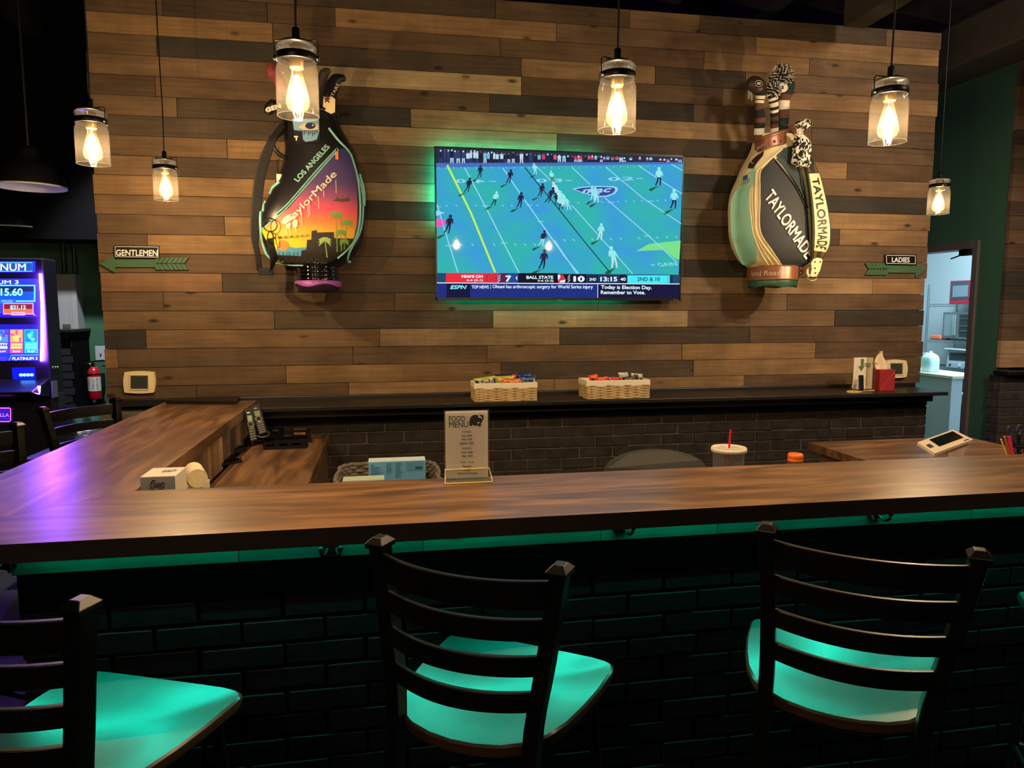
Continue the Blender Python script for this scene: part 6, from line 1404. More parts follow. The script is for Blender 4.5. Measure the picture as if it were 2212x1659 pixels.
# laptop closed at the far end of the left bar arm, with its cable
LPM = mat('graphite_laptop', rgb(36, 34, 34), .35, .3)
c = [at_z(x, y, BZ) for x, y in ((359, 873), (509, 874.5), (525, 858), (382, 859))]
m = MB(); m.prism([(p.x, p.y, BZ+.020) for p in c], (0, 0, -.019), LPM); lp = thing('laptop', 'closed dark laptop at the far end of the left bar arm', 'laptop', tuple(sum(c, Vector())/4))
m.build('lid_and_base', lp, world=True, bevel=.006)
m = MB(); m.prism([(p.x, p.y, BZ+.0108) for p in [q_+(sum(c, Vector())/4-q_)*-.002 for q_ in c]], (0, 0, -.0012), BLK); m.build('lid_gap', lp, world=True)
cb = catmull([c[2]+Vector((-.01, -.03, .008)), c[2]+Vector((.06, 0, .006)), c[2]+Vector((.11, .0, .004)), Vector((-.73, c[2].y-.04, BZ+.002)), Vector((-.70, c[2].y-.02, BZ-.03))], 6)
tag(MB().tube(cb, .0022, BLK, 6).build('power_cable', origin=tuple(c[2]+Vector((.06, 0, 0)))), 'thin black cable running from the laptop over the counter end', 'cable')

# ---- phones, remotes on the work counter
PH = mat('phone_black', rgb(12, 11, 12), .5, spec=.3); PHD = mat('phone_panel', rgb(24, 22, 22), .3); KEY = mat('phone_keys', rgb(110, 110, 102), .5, spec=.3); SCR = mat('phone_lcd', rgb(116, 128, 110), .25); SIL = mat('silver_plastic', rgb(170, 168, 162), .3, .6)
U_ = lambda x, y: (440+x/6.9125, 840+y/6.9125)
def slabq(mb, quad, Y, th, mt, inset=0):
    P3 = [at_y(*U_(x, y), Y_) for (x, y), Y_ in zip(quad, Y if isinstance(Y, list) else [Y]*len(quad))]
    n = (P3[1]-P3[0]).cross(P3[2]-P3[0]).normalized()
    if n.y > 0: P3 = P3[::-1]; n = -n
    mb.prism(P3, -n*th, mt)
def phone(label, quad, Yb, Yt, big):
    tl_, tr_, br_, bl_ = quad; Ys = [Yt, Yt, Yb, Yb]; P = [at_y(*U_(*q_), y_) for q_, y_ in zip(quad, Ys)]
    t = thing('cordless_phone', label, 'phone', tuple((P[2]+P[3])/2), 0, 'cordless phones on the work counter')
    m = MB(); n = (P[3]-P[0]).cross(P[1]-P[0]).normalized(); n = n if n.y < 0 else -n; m.prism([P[0], P[3], P[2], P[1]], -n*.022, PH); m.build('handset_body', t, world=True, bevel=.007, seg=3)
    def s_(u, v, l=.0012): return P[0].lerp(P[1], u).lerp(P[3].lerp(P[2], u), v)+n*l
    m = MB(); r = lambda a, b, c_, d_, mt, l=.0012: m.add([s_(a, d_, l), s_(c_, d_, l), s_(c_, b, l), s_(a, b, l)], [(0, 1, 2, 3)], mt)
    r(.22, .22, .80, .40, SCR); m.build('display', t, world=True)
    m = MB(); ctr = s_(.5, .50, .002); U1 = (P[1]-P[0]).normalized(); V1 = (P[0]-P[3]).normalized(); R_ = .014
    m.tube([ctr+U1*R_*math.cos(2*PI*i/20)+V1*R_*math.sin(2*PI*i/20) for i in range(20)], .0024, SIL, 6, closed=True); m.build('navigation_ring', t, world=True)
    m = MB()
    for i in range(3):
        for j in range(5): u0 = .17+i*.24; v0 = .60+j*.077; m.box((0, 0, 0), (1, 1, 1), KEY, M=Matrix.Translation(s_(u0, v0+.052, .0003)) @ Matrix(((P[1]-P[0])*.18, (P[0]-P[3])*.050, n*.0022)).transposed().to_4x4())
    m.build('keypad', t, world=True)
    m = MB(); m.text('at&t', SIL, s_(.3, .155, .0015), U1, V1, h=.008, w=.016, bold=.02); m.build('maker_mark', t, world=True)
phone('left cordless handset standing in its charger beside the plank side of the bar', [(600, 295), (725, 290), (800, 765), (690, 785)], at_z(*U_(745, 775), DZ+.028).y, at_z(*U_(745, 775), DZ+.028).y+.07, 0)
phone('right cordless handset with the brighter display in the answering base', [(690, 245), (830, 222), (950, 650), (825, 690)], 3.76, 3.82, 1)
b0 = thing('phone_charger', 'small black charger cradle under the left handset', 'phone charger', tuple(at_y(*U_(720, 850), 3.42)))
m = MB(); z = DZ; a, b = at_z(*U_(555, 800), DZ), at_z(*U_(870, 800), DZ); 
m.prism([at_z(*U_(x, y), DZ) for x, y in ((565, 810), (700, 860), (760, 855), (800, 830), (770, 770), (600, 740))], (0, 0, .026), PH); m.build('cradle', b0, world=True, bevel=.005)
b1_ = thing('answering_base', 'black phone base with stub antenna under the right handset', 'phone base', tuple(at_z(*U_(1000, 740), DZ)))
m = MB(); m.prism([at_z(*U_(x, y), DZ) for x, y in ((830, 765), (920, 775), (1190, 720), (1200, 665), (1110, 610), (860, 610))], (0, 0, .046), PH); m.build('base_body', b1_, world=True, bevel=.006)
m = MB(); q0 = at_z(*U_(1075, 590), DZ+.046); m.cyl(q0, q0+Vector((-.016, .01, .085)), .005, PH); m.build('antenna', b1_, world=True)
m = MB(); q0 = at_z(*U_(1070, 620), DZ+.047); m.tube([q0+Vector((.015*math.cos(2*PI*i/20), .02*math.sin(2*PI*i/20), 0)) for i in range(20)], .0015, SIL, 6, closed=True)
m.tube(catmull([at_z(*U_(x, y), DZ+.049) for x, y in ((780, 690), (850, 720), (950, 700), (975, 660), (945, 620))], 5), .004, SIL, 8); m.build('silver_trim', b1_, world=True)
def remote(label, quad, th, kind):
    P = [at_z(*U_(x, y), DZ) for x, y in quad]; c_ = sum(P, Vector())/4; t = thing('remote_control', label, 'remote control', tuple(c_), 0, 'remote controls on the work counter')
    m = MB(); m.prism([p_+Vector((0, 0, th)) for p_ in P][::-1] if (P[1]-P[0]).cross(P[2]-P[0]).z < 0 else [p_+Vector((0, 0, th)) for p_ in P], (0, 0, -th+.0005), PH); m.build('remote_body', t, world=True, bevel=.004)
    def s_(u, v, l): return P[0].lerp(P[1], u).lerp(P[3].lerp(P[2], u), v)+Vector((0, 0, th+l))
    m = MB(); ky = mat('remote_keys', rgb(120, 100, 84), .5); kb = mat('remote_blue', rgb(90, 120, 160), .5); kw = mat('remote_key_pale', rgb(200, 180, 150), .5)
    nu, nv = kind
    for i in range(nu):
        for j in range(nv):
            u0 = .06+i*.88/nu; v0 = .12+j*.8/nv; k_ = kb if (i == nu-1 and nv > 1) else (kw if i > nu*.62 and j == 0 else ky)
            m.add([s_(u0, v0+.5/nv, .0012), s_(u0+.55/nu, v0+.5/nv, .0012), s_(u0+.55/nu, v0, .0012), s_(u0, v0, .0012)], [(0, 1, 2, 3), (3, 2, 1, 0)], k_)
    m.build('buttons', t, world=True)
remote('long black remote resting on another, in front of the phone base', [(868, 800), (1590, 752), (1610, 800), (885, 860)], .022, (14, 2))
remote('long black remote lying under the one before the phone base', [(890, 870), (1560, 830), (1540, 890), (900, 915)], .012, (3, 1))
remote('rounded black remote lying nearest the plank side of the bar', [(215, 950), (600, 895), (640, 940), (240, 1010)], .020, (5, 1))
remote('thin black remote between the rounded one and the one with many buttons', [(190, 1040), (480, 1015), (500, 1045), (165, 1080)], .010, (8, 1))
remote('flat remote with many small pale buttons, nearest on the work counter', [(110, 1090), (560, 1062), (575, 1100), (60, 1190)], .010, (9, 3))
q = at_z(*U_(1440, 715), DZ); kb_ = thing('small_black_box', 'small black box with orange print at the back of the work counter', 'box', tuple(q))
m = MB(); m.box((q.x-.048, q.y, DZ+.0005), (q.x+.048, q.y+.07, DZ+.040), PH); m.build('case', kb_, world=True, bevel=.004)
m = MB(); OR = mat('orange_print', rgb(220, 150, 60), .5)
for k, w_ in enumerate((.036, .032)): m.box((q.x-w_, q.y-.0008+.02+k*-.012, DZ+.0402), (q.x+w_, q.y+.026+k*-.012, DZ+.0408), OR)
m.text('POWER', OR, (q.x-.03, q.y-.0004, DZ+.012), (1, 0, 0), (0, 0, 1), h=.012, w=.06, bold=.03); m.build('orange_print', kb_, world=True)

# ---- carton with the roll behind it
CB_ = mat('white_carton', rgb(214, 204, 186), .7); CBG = mat('grey_carton_side', rgb(150, 148, 150), .7)
Yc = 2.235; V = lambda x, y: (x/2.9625, 520+y/2.9625)
P = {k: at_y(*V(*v), Yc) for k, v in {'a': (895, 1512), 'b': (1122, 1508), 'c': (1212, 1455), 'd': (970, 1458)}.items()}
zt_ = P['a'].z; x0, x1 = P['a'].x, P['b'].x; yb2 = at_z(*V(1200, 1458), zt_).y; yb2 = min(max(yb2, Yc+.12), 2.55)
cx_ = thing('carton', 'white and grey Choice carton standing inside the left corner of the bar', 'box', ((x0+x1)/2, Yc+.1, DZ))
m = MB(); m.box((x0, Yc, DZ+.0005), (x1, yb2, zt_), CB_); m.build('box_body', cx_, world=True, bevel=.0015)
m = MB(); m.box((x0+.0015, Yc-.0012, DZ+.002), (x1-.0015, Yc-.0002, zt_-.002), CBG); m.build('front_panel', cx_, world=True)
m = MB(); m.text('CHOICE', INK, (x0+(x1-x0)*.36, Yc-.0014, zt_-.034), (1, 0, -.0), (0, 0, 1), h=.016, w=(x1-x0)*.34, bold=.03, shear=.2)
m.tube(catmull([(x0+(x1-x0)*v[0], Yc-.0022, zt_-v[1]) for v in ((.44, .012), (.36, .012), (.31, .022), (.34, .036), (.45, .042), (.62, .037), (.68, .043))], 4), .0016, INK, 5)
m.build('printing', cx_, world=True); m = MB(); m.text('QUALITY', mat('navy_print', rgb(50, 56, 90), .6), (x0+(x1-x0)*.45, Yc+.045, zt_+.0004), (1, 0, 0), (0, 1, 0), h=.035, w=(x1-x0)*.4, bold=.02); m.build('top_printing', cx_, world=True)
q = at_y(*V(1265, 1522), 2.37); rl = thing('paper_roll', 'cream paper towel roll lying beside the Choice carton', 'paper roll', (q.x, 2.36, DZ)); R_ = .030
ax = Vector((-.35, 1, 0)).normalized(); zc2 = q.z
m = MB(); m.cyl((q.x, 2.37, zc2), Vector((q.x, 2.37, zc2))+ax*.12, R_, mat('paper_towel', rgb(226, 206, 160), .9, bump=.7, bscale=90), n=32); m.build('roll', rl, world=True)
m = MB(); m.box((q.x-.05, 2.38, DZ+.0005), (q.x+.01, 2.48, zc2-R_+.001), CB_); m.build('stand', rl, world=True)

# ---- woven basket with boxes, beyond the bar
YB_ = 2.66
G = lambda x, y: (700+x/5.53, 860+y/5.53)
z_r = at_y(*G(800, 772), YB_+.31).z; x0 = at_y(*G(125, 800), YB_).x; x1 = at_y(*G(1390, 900), YB_).x; zb0 = z_r-.30
fr_ = thing('undercounter_fridge', 'black low cooler behind the bar carrying the rope basket', 'cooler', ((x0+x1)/2, YB_+.12, 0))
MB().box((x0-.03, YB_-.10, 0), (x1+.05, YB_+.40, zb0), mat('cooler_black', rgb(16, 16, 17), .35)).build('cabinet', fr_, world=True, bevel=.005)
MB().box((x0, YB_-.125, .08), (x1+.02, YB_-.101, zb0-.03), mat('cooler_black', (0, 0, 0))).build('door', fr_, world=True, bevel=.005)
ROPE = mat('grey_rope', rgb(112, 100, 86), .9, noise=.4, nscale=60, bump=.8, bscale=120)
bk = thing('rope_basket', 'grey woven basket holding boxes behind the bar, left of the food menu', 'basket', ((x0+x1)/2, YB_+.13, zb0+.0005))
m = MB(); n = 22
for r in range(n):
    z = zb0+.012+(z_r-zb0-.016)*r/(n-1); k = .93+.07*r/(n-1); cx, cy = (x0+x1)/2, YB_+.13; hx, hy = (x1-x0)/2*k, .195*k; P = []
    for i in range(64):
        a = 2*PI*i/64; e = .35; P.append(Vector((cx+hx*math.copysign(abs(math.cos(a))**e, math.cos(a)), cy+hy*math.copysign(abs(math.sin(a))**e, math.sin(a)), z))+Vector((math.cos(a), math.sin(a), 0))*.004*(1 if (i//2+r) % 2 else -1))
    m.tube(P, .0085, ROPE, 6, closed=True)
m.build('woven_body', bk, world=True)
BLU = mat('light_blue_carton', rgb(98, 160, 200), .55); WHC = mat('carton_white_edge', rgb(196, 214, 220), .6); BIN = mat('blue_ink', rgb(52, 88, 124), .6)
q = [at_y(*G(x, y), YB_+.16) for x, y in ((530, 768), (1212, 745))]; q2 = at_y(*G(1245, 800), YB_+.22)
bx = thing('blue_box', 'light blue printed box standing in the grey rope basket', 'box', ((q[0].x+q[1].x)/2, YB_+.18, zb0+.03)); zt_ = (q[0].z+q[1].z)/2
MB().box((q[0].x, YB_+.16, zb0+.04), (q[1].x, YB_+.235, zt_), BLU).build('carton', bx, world=True, bevel=.0015)
m = MB(); d = Decal(lambda x, y, l: at_y(x, y, YB_+.1597-l)); m.box((q[0].x, YB_+.162, zt_+.0002), (q[1].x, YB_+.234, zt_+.0014), WHC)
rr_ = random.Random(9)
for c0_, c1_, k0, k1 in ((558, 722, 830, 965), (745, 830, 790, 920), (852, 950, 785, 965)):
    y = k0
    while y < k1: d.line(m, [G(c0_, y-(c0_-550)*.03), G(c0_+(c1_-c0_)*rr_.uniform(.5, 1), y-(c1_-550)*.03)], .55, BIN, .0006); y += 11
d.text(m, 'BLUE', G(560, 815), G(598, 812), 2.6, BIN, .0006, bold=.05); d.poly(m, [G(988, 765), G(1190, 757), G(1188, 862), G(988, 870)], mat('blue_panel', rgb(82, 140, 184), .55), .0006)
for k in range(13): d.line(m, [G(1095+k*6.6, 815), G(1094+k*6.6, 850)], .5 if k % 3 else .9, mat('barcode_black', rgb(20, 34, 40), .6), .0012)
m.build('printing', bx, world=True)
q = [at_y(*G(x, y), YB_+.06) for x, y in ((218, 984), (720, 984))]
tag(MB().box((q[0].x, YB_+.06, zb0+.04), (q[1].x, YB_+.13, (q[0].z+q[1].z)/2+.002), mat('pale_green_carton', rgb(176, 190, 170), .6)).build('pale_box', origin=(q[0].x, YB_+.06, zb0+.04), bevel=.002), 'pale green white box low in the rope basket before the blue box', 'box')

# ---- menu in its acrylic stand
p0, p1 = at_z(960, 1043, BZ), at_z(1061, 1038, BZ); Ym = (p0.y+p1.y)/2; 
ms = thing('menu_stand', 'FOOD MENU sheet in a clear stand on the front bar', 'menu', (at_y(1010, 1040, Ym).x, Ym, BZ))
xa, xb = at_y(960, 1000, Ym+.02).x, at_y(1057, 1000, Ym+.02).x; zt_ = at_y(1008, 886, Ym+.02).z; Yp = Ym+.022
MP = mat('menu_paper', rgb(250, 246, 238), .7); MI = mat('menu_ink', rgb(34, 34, 40), .7)
ms_sheet = MB().box((xa+.004, Yp, BZ+.006), (xb-.004, Yp+.0008, zt_-.003), MP).build('menu_sheet', ms, world=True)
m = MB(); d = Decal(lambda x, y, l: at_y(x, y, Yp-l)); T_ = lambda s, x0_, x1_, y, h, b=.01: d.text(m, s, G(x0_, y), G(x1_, y-(x1_-x0_)*.02), h/5.53, MI, .0006, bold=b)
T_('FOOD', 1492, 1685, 280, 64, .0); T_('MENU', 1495, 1722, 352, 66, .0); T_('DRINKS', 1652, 1755, 415, 24, 0); T_('Soda - $2.00', 1642, 1768, 460, 20, .02); T_('Water - $2.00', 1638, 1772, 505, 20, .02); T_('Gatorade - $3.50', 1620, 1790, 552, 22, .02)
T_('SNACKS', 1652, 1762, 612, 24, 0); T_('Candy - $2.00', 1638, 1776, 662, 24, .02); T_('Chips - $2.00', 1642, 1776, 706, 24, .02); T_('PIZZA - $14.00', 1630, 1792, 780, 24, 0); T_('Pepperoni', 1655, 1762, 828, 24, .02); T_('Cheese', 1670, 1750, 866, 20, .02); T_('Pepperoni and Sausage', 1592, 1830, 912, 22, .02)
for a_ in ([(1496, 214), (1512, 214)], [(1496, 276), (1512, 276)], [(1498, 290), (1514, 290)]): d.line(m, [G(*q_) for q_ in a_], .8, MI, .0006)
bear = [(1738, 330), (1735, 285), (1745, 240), (1772, 208), (1805, 198), (1840, 205), (1860, 195), (1885, 200), (1905, 205), (1908, 230), (1900, 262), (1888, 268), (1886, 290), (1870, 305), (1878, 325), (1865, 338), (1845, 335), (1828, 318), (1815, 332), (1790, 325), (1775, 312), (1768, 330), (1750, 334)]
d.poly(m, [G(*q_) for q_ in bear], MI, .0006); d.poly(m, [G(*q_) for q_ in ((1842, 205), (1850, 200), (1870, 212), (1892, 240), (1886, 252), (1865, 228), (1852, 240), (1840, 228))], MP, .0010); d.poly(m, [G(*q_) for q_ in ((1830, 288), (1858, 284), (1852, 302), (1838, 308))], MP, .0010)
m.build('printing', ms_sheet, world=False) if False else m.build('printing', ms_sheet, world=True)
m = MB(); m.box((xa, Yp-.0035, BZ+.004), (xb, Yp-.0015, zt_), ACR); m.box((xa, Yp+.0015, BZ+.004), (xb, Yp+.0035, zt_), ACR); m.build('clear_cover', ms, world=True)
m = MB(); xc, xd = p0.x, p1.x
m.tube([(xc, Ym-.028, BZ+.003), (xd, Ym-.028, BZ+.003)], .003, ACE, 6); m.tube([(xc, Ym-.028, BZ+.004), (xc+.004, Ym+.015, BZ+.036), (xd-.004, Ym+.015, BZ+.036), (xd, Ym-.028, BZ+.004)], .0022, ACE, 6)
m.add([(xc, Ym-.027, BZ+.004), (xd, Ym-.027, BZ+.004), (xd-.003, Ym+.014, BZ+.035), (xc+.003, Ym+.014, BZ+.035)], [(0, 1, 2, 3)], ACR)
m.box((xc, Ym-.028, BZ+.0006), (xd, Ym+.05, BZ+.0035), ACR); m.build('clear_foot', ms, world=True)

# ---- drinks behind the bar
K = lambda x, y: (1480+x/7.373, 880+y/7.373)
Yk = 2.30; c_ = at_y(*K(697, 650), Yk); R_ = (at_y(*K(955, 670), Yk).x-at_y(*K(437, 650), Yk).x)/2; CP = glass('clear_cup_plastic', (.94, .94, .94, 1), 2.0, .10, .08, (1, .95, .88, 1)); LID = mat('frosted_lid', rgb(226, 214, 196), .35, alpha=.85)
cup = thing('drink_cup', 'clear plastic cup with a lid and a red straw behind the bar', 'cup', (c_.x, Yk, DZ)); h = c_.z-DZ
MB().lathe([(0, 0), (R_*.66, 0), (R_*.68, .004), (R_*.84, h*.62), (R_*.86, h*.64), (R_*.89, h-.012), (R_*.92, h-.006)], CP, 36).build('cup_body', cup)
m = MB(); m.lathe([(R_*.93, h-.012), (R_*1.0, h-.011), (R_*1.01, h-.003), (R_*.97, h+.004), (R_*.88, h+.004), (R_*.86, h), (0, h+.0005)], LID, 40); m.tube([(R_*.55*math.cos(2*PI*i/30), R_*.55*math.sin(2*PI*i/30), h+.002) for i in range(30)], .0012, LID, 6, closed=True); m.build('lid', cup)
s0, s1 = at_y(*K(700, 650), Yk), at_y(*K(725, 352), Yk); dd = s1-s0; m = MB(); m.cyl(s0-dd*.75, s1, .0036, mat('red_straw', rgb(206, 24, 56), .35), n=14); m.build('straw', cup, world=True)
c_ = at_y(*K(1760, 735), Yk); Rc = (at_y(*K(1868, 800), Yk).x-at_y(*K(1650, 800), Yk).x)/2; zb_ = at_y(*K(1760, 850), Yk).z
bt = thing('sports_drink_bottle', 'bottle with an orange screw cap behind the bar, right of the straw cup', 'bottle', (c_.x, Yk, DZ)); hz = zb_-DZ
MB().lathe([(0, 0), (.030, 0), (.034, .006), (.034, hz*.55), (.030, hz*.75), (Rc*1.15, hz*.93), (Rc*.92, hz-.004), (Rc*.92, hz)], PB, 28).build('bottle_body', bt)
MB().lathe([(0, .001), (.029, .001), (.0325, .008), (.0325, hz*.5), (0, hz*.5)], mat('orange_drink', rgb(226, 110, 30), .3), 24).build('drink', bt)
m = MB(); hc = c_.z-zb_; m.lathe([(Rc*.95, hz-.002), (Rc, hz), (Rc, hz+hc*.28), (Rc*.97, hz+hc*.31), (Rc, hz+hc*.36), (Rc, hz+hc*.8), (Rc*.9, hz+hc), (0, hz+hc)], mat('orange_cap', rgb(236, 110, 34), .4), 32); m.build('cap', bt)
# chair back behind the bar
Yo = 2.95; oc = thing('office_chair', 'dark rounded chair back just showing above the bar behind the counter', 'chair', (at_y(1420, 1000, Yo).x, Yo, 0)); pc = at_y(1420, 977, Yo); hw = at_y(1506, 1000, Yo).x-pc.x+.05; CHM = mat('dark_mesh_fabric', rgb(60, 56, 48), .6, bump=.4, bscale=200)
m = MB(); m.grid(lambda u, v: Vector((pc.x-hw*math.cos(PI*u)*(1 if v > .0 else 1)*(.90+.1*math.sin(PI*v)), Yo+.05*math.sin(PI*u), pc.z-.46+.46*(v**.9)*(1-.0) if False else pc.z-.46+v*(.46*(math.sin(PI*u)**.42 if v > .5 else 1)))), 28, 10, CHM)
bkm = MB(); out = []
for i in range(33): a = PI*i/32; out.append((pc.x+hw*math.cos(a), pc.z-.10+.10*math.sin(a)**.8))
out += [(pc.x-hw*.92, pc.z-.40), (pc.x+hw*.92, pc.z-.40)]
bkm.prism([Vector((x, Yo+.05*(1-((x-pc.x)/hw)**2), z)) for x, z in out][::-1], (0, .03, 0), CHM); bkm.build('backrest', oc, world=True, bevel=.006)
MB().lathe([(0, .42), (.22, .42), (.24, .45), (.22, .50), (0, .505)], CHM, 28, c=(0, -.24, 0)).build('seat', oc)
MB().cyl((0, -.24, .08), (0, -.24, .43), .03, BLK).build('column', oc); m = MB(); m.tube([(0, .03, .55), (0, -.02, .42), (0, -.2, .41)], .018, BLK, 8); m.build('back_support', oc)
m = MB()
for k in range(5): a = 2*PI*k/5; m.tube([(0, -.24, .09), (.27*math.cos(a), -.24+.27*math.sin(a), .055)], .018, BLK, 8); m.sphere((.27*math.cos(a), -.24+.27*math.sin(a), .029), .028, BLK, 10, 8)
m.build('wheel_base', oc)

# ---- card terminal and pen cup on the service desk
Z_ = lambda x, y: (1700+x/4.32, 820+y/4.32)
WT = mat('white_terminal', rgb(232, 206, 172), .4); 
T0 = at_y(*Z_(1420, 700), 2.55); cpx = lambda x, y, Y: at_y(*Z_(x, y), Y)
A_, B_, C_, D_ = cpx(1218, 585, 2.62), cpx(1550, 466, 2.80), cpx(1736, 556, 2.68), cpx(1380, 688, 2.50)
ct = thing('card_terminal', 'cream point of sale tablet tilted on its stand on the service desk', 'card terminal', ((A_.x+C_.x)/2, 2.62, DZ))
n = (D_-A_).cross(B_-A_).normalized(); n = n if n.z > 0 else -n
m = MB(); m.prism([A_, D_, C_, B_], -n*.012, WT); m.build('tablet_frame', ct, world=True, bevel=.003)
def s_(u, v, l): return A_.lerp(B_, u).lerp(D_.lerp(C_, u), v)+n*l
m = MB(); m.add([s_(.26, .10, .0012), s_(.93, .10, .0012), s_(.90, .72, .0012), s_(.24, .72, .0012)], [(3, 2, 1, 0), (0, 1, 2, 3)], mat('tablet_screen', rgb(8, 5, 5), .08)); m.build('screen', ct, world=True)
m = MB(); m.add([s_(.06, .35, .0012), s_(.16, .35, .0012), s_(.15, .62, .0012), s_(.05, .62, .0012)], [(3, 2, 1, 0), (0, 1, 2, 3)], mat('reader_window', rgb(50, 42, 38), .3)); m.add([s_(.80, .88, .0012), s_(.93, .88, .0012), s_(.93, .93, .0012), s_(.80, .93, .0012)], [(3, 2, 1, 0), (0, 1, 2, 3)], mat('reader_window', (0, 0, 0))); m.build('card_reader', ct, world=True)
m = MB(); e0, e1, e2, e3 = s_(.40, .92, -.012), s_(.97, .92, -.012), s_(.92, .12, -.012), s_(.42, .12, -.012)
f0, f1, f2, f3 = [Vector((p_.x+dx, p_.y+dy, DZ+.001)) for p_, dx, dy in ((e0, .02, .02), (e1, -.03, .02), (e2, 0, 0), (e3, .0, .0))]
m.add([e0, e1, e2, e3, f0, f1, f2, f3], [(0, 1, 5, 4), (1, 2, 6, 5), (2, 3, 7, 6), (3, 0, 4, 7), (4, 5, 6, 7), (3, 2, 1, 0)], WT); m.build('stand', ct, world=True, bevel=.003)
q = at_z(2203, 963, .985); pcx, pcy = 2.71, 2.66
q = at_y(2207, 962, 2.66); pc_ = thing('pen_cup', 'black mesh cup of scissors and pens at the right edge of the service desk', 'pen cup', (q.x, 2.66, DZ)); hc = q.z-DZ; R_ = .042
MSH = mat('black_mesh', rgb(20, 18, 20), .4, .5, bump=1, bscale=400)
m = MB()
for i in range(24):
    a = 2*PI*i/24
    for s in (-1, 1): m.tube([(R_*math.cos(a+s*k*.35), R_*math.sin(a+s*k*.35), hc*k/4) for k in range(5)], .0010, MSH, 4)
m.build('mesh_wall', pc_)
m = MB(); m.tube([(R_*math.cos(2*PI*i/28), R_*math.sin(2*PI*i/28), hc) for i in range(28)], .003, MSH, 8, closed=True); m.lathe([(0, 0), (R_, 0), (R_, .006), (0, .006)], MSH, 24); m.build('rim_and_base', pc_)
SCH = mat('blue_grey_handle', rgb(44, 50, 66), .4)
sc_ = thing('scissors', 'blue grey handled scissors standing in the pen cup', 'scissors', (q.x-.008, 2.66, DZ+.01))
m = MB()
for cx0, cy0, rx, rz_, tilt in ((2075, 480, 24, 45, -.2), (2165, 470, 32, 52, .12)):
    pp = at_y(*Z_(cx0, cy0), 2.66); P = []
    for i in range(24): a = 2*PI*i/24; lx, lz = rx/4.32*.00172*math.cos(a)*1.0, rz_/4.32*.00172*math.sin(a); P.append(pp+Vector((lx*math.cos(tilt)-lz*math.sin(tilt)*-1, 0, lz*math.cos(tilt))))
    m.tube(P, .0048, SCH, 8, closed=True)
    m.tube([pp+Vector((0, 0, -rz_/4.32*.00172)), Vector((q.x-.008, 2.66, DZ+hc-.02))], .006, SCH, 8)
m.build('handles', sc_, world=True)
MB().box((-.006, -.001, 0), (.006, .001, hc), mat('steel_blade', rgb(160, 160, 160), .3, 1)).build('blades', sc_)
for nm, lb, x, y, col, r_ in (('marker_pen', 'pink red marker in the pen cup', 2072, 560, (216, 50, 84), .0075), ('pen', 'orange brown pen at the left of the pen cup', 2030, 560, (170, 92, 50), .005), ('pencil', 'yellow pencil leaning in the pen cup', 1996, 585, (216, 190, 90), .0032), ('black_pen', 'black pen at the front of the pen cup', 2160, 540, (16, 16, 18), .006)):
    pp = at_y(*Z_(x, y-30), 2.655); b_ = Vector((q.x+(pp.x-q.x)*.4, 2.66, DZ+.008)); tag(MB().cyl(b_, pp, r_, mat('pen_'+nm, rgb(*col), .35), n=12).build(nm, origin=tuple(b_)), lb, 'pen', 'pens in the mesh cup')
# ================================================================== kitchen seen through the doorway
KW_ = mat('kitchen_wall_white', rgb(196, 208, 214), .7)
XK = 7.0
struct(MB().box((XK, 4.98, 0), (XK+.1, 9.4, 3.3), KW_).build('wall_kitchen_right'))
struct(MB().box((XG+.12, 9.3, 0), (XK, 9.4, 3.3), KW_).build('wall_kitchen_back'))
struct(MB().box((XG+.12, 4.98, 3.2), (XK, 9.3, 3.3), KW_).build('ceiling_kitchen'))
struct(MB().box((XG+.12, 4.982, 0), (XK, 4.99, 3.2), KW_).build('wall_kitchen_front'))
MB().box((5.1, 5.7, 3.17), (6.3, 6.7, 3.199), mat('panel_lamp', rgb(240, 248, 255), .5, emit=2, ecol=(.8, .95, 1, 1)))
k = MB().box((5.15, 5.65, 3.15), (6.25, 6.75, 3.199), mat('panel_lamp', (0, 0, 0))).build('ceiling_lamp', origin=(5.7, 6.2, 3.15)); tag(k, 'flat white ceiling lamp inside the kitchen', 'ceiling lamp')
KA = lambda x, y: (1980+x/7.54, 520+y/7.54); KB_ = lambda x, y: (1980+x/6.913, 720+y/6.913)
STL = mat('rack_steel', rgb(170, 180, 186), .3, .9); XR_ = 6.55
pa = at_x(*KA(208, 710), XR_); pb = at_x(*KB_(140, 640), XR_)
rk = thing('wire_rack', 'chrome wire shelving rack standing in the kitchen', 'shelving rack', (XR_+.2, pa.y-.45, 0))
Y1 = pa.y; Y0 = Y1-1.15
for x in (XR_, XR_+.40):
    for y in (Y0, Y1): MB().cyl((x, y, 0), (x, y, pa.z), .013, STL, n=12).build('post', rk, world=True)
zs = [at_x(*KA(208, 1035), XR_).z, at_x(*KA(180, 1605), XR_).z, at_x(*KB_(560, 545), XR_).z+.02, at_x(*KB_(490, 950), XR_).z+.03]
for z in zs:
    m = MB(); 
    for x in (XR_, XR_+.40): m.tube([(x, Y0, z), (x, Y1, z)], .004, STL, 6); m.tube([(x, Y0, z-.028), (x, Y1, z-.028)], .004, STL, 6)
    zz = [(XR_, Y0+(Y1-Y0)*i/36, z-.028*(i % 2)) for i in range(37)]; m.tube(zz, .0025, STL, 5)
    for i in range(24): y = Y0+(Y1-Y0)*i/23; m.tube([(XR_, y, z), (XR_+.40, y, z)], .002, STL, 5)
    for y in (Y0, Y1): m.tube([(XR_, y, z), (XR_+.4, y, z)], .004, STL, 6)
    m.build('wire_shelf', rk, world=True)
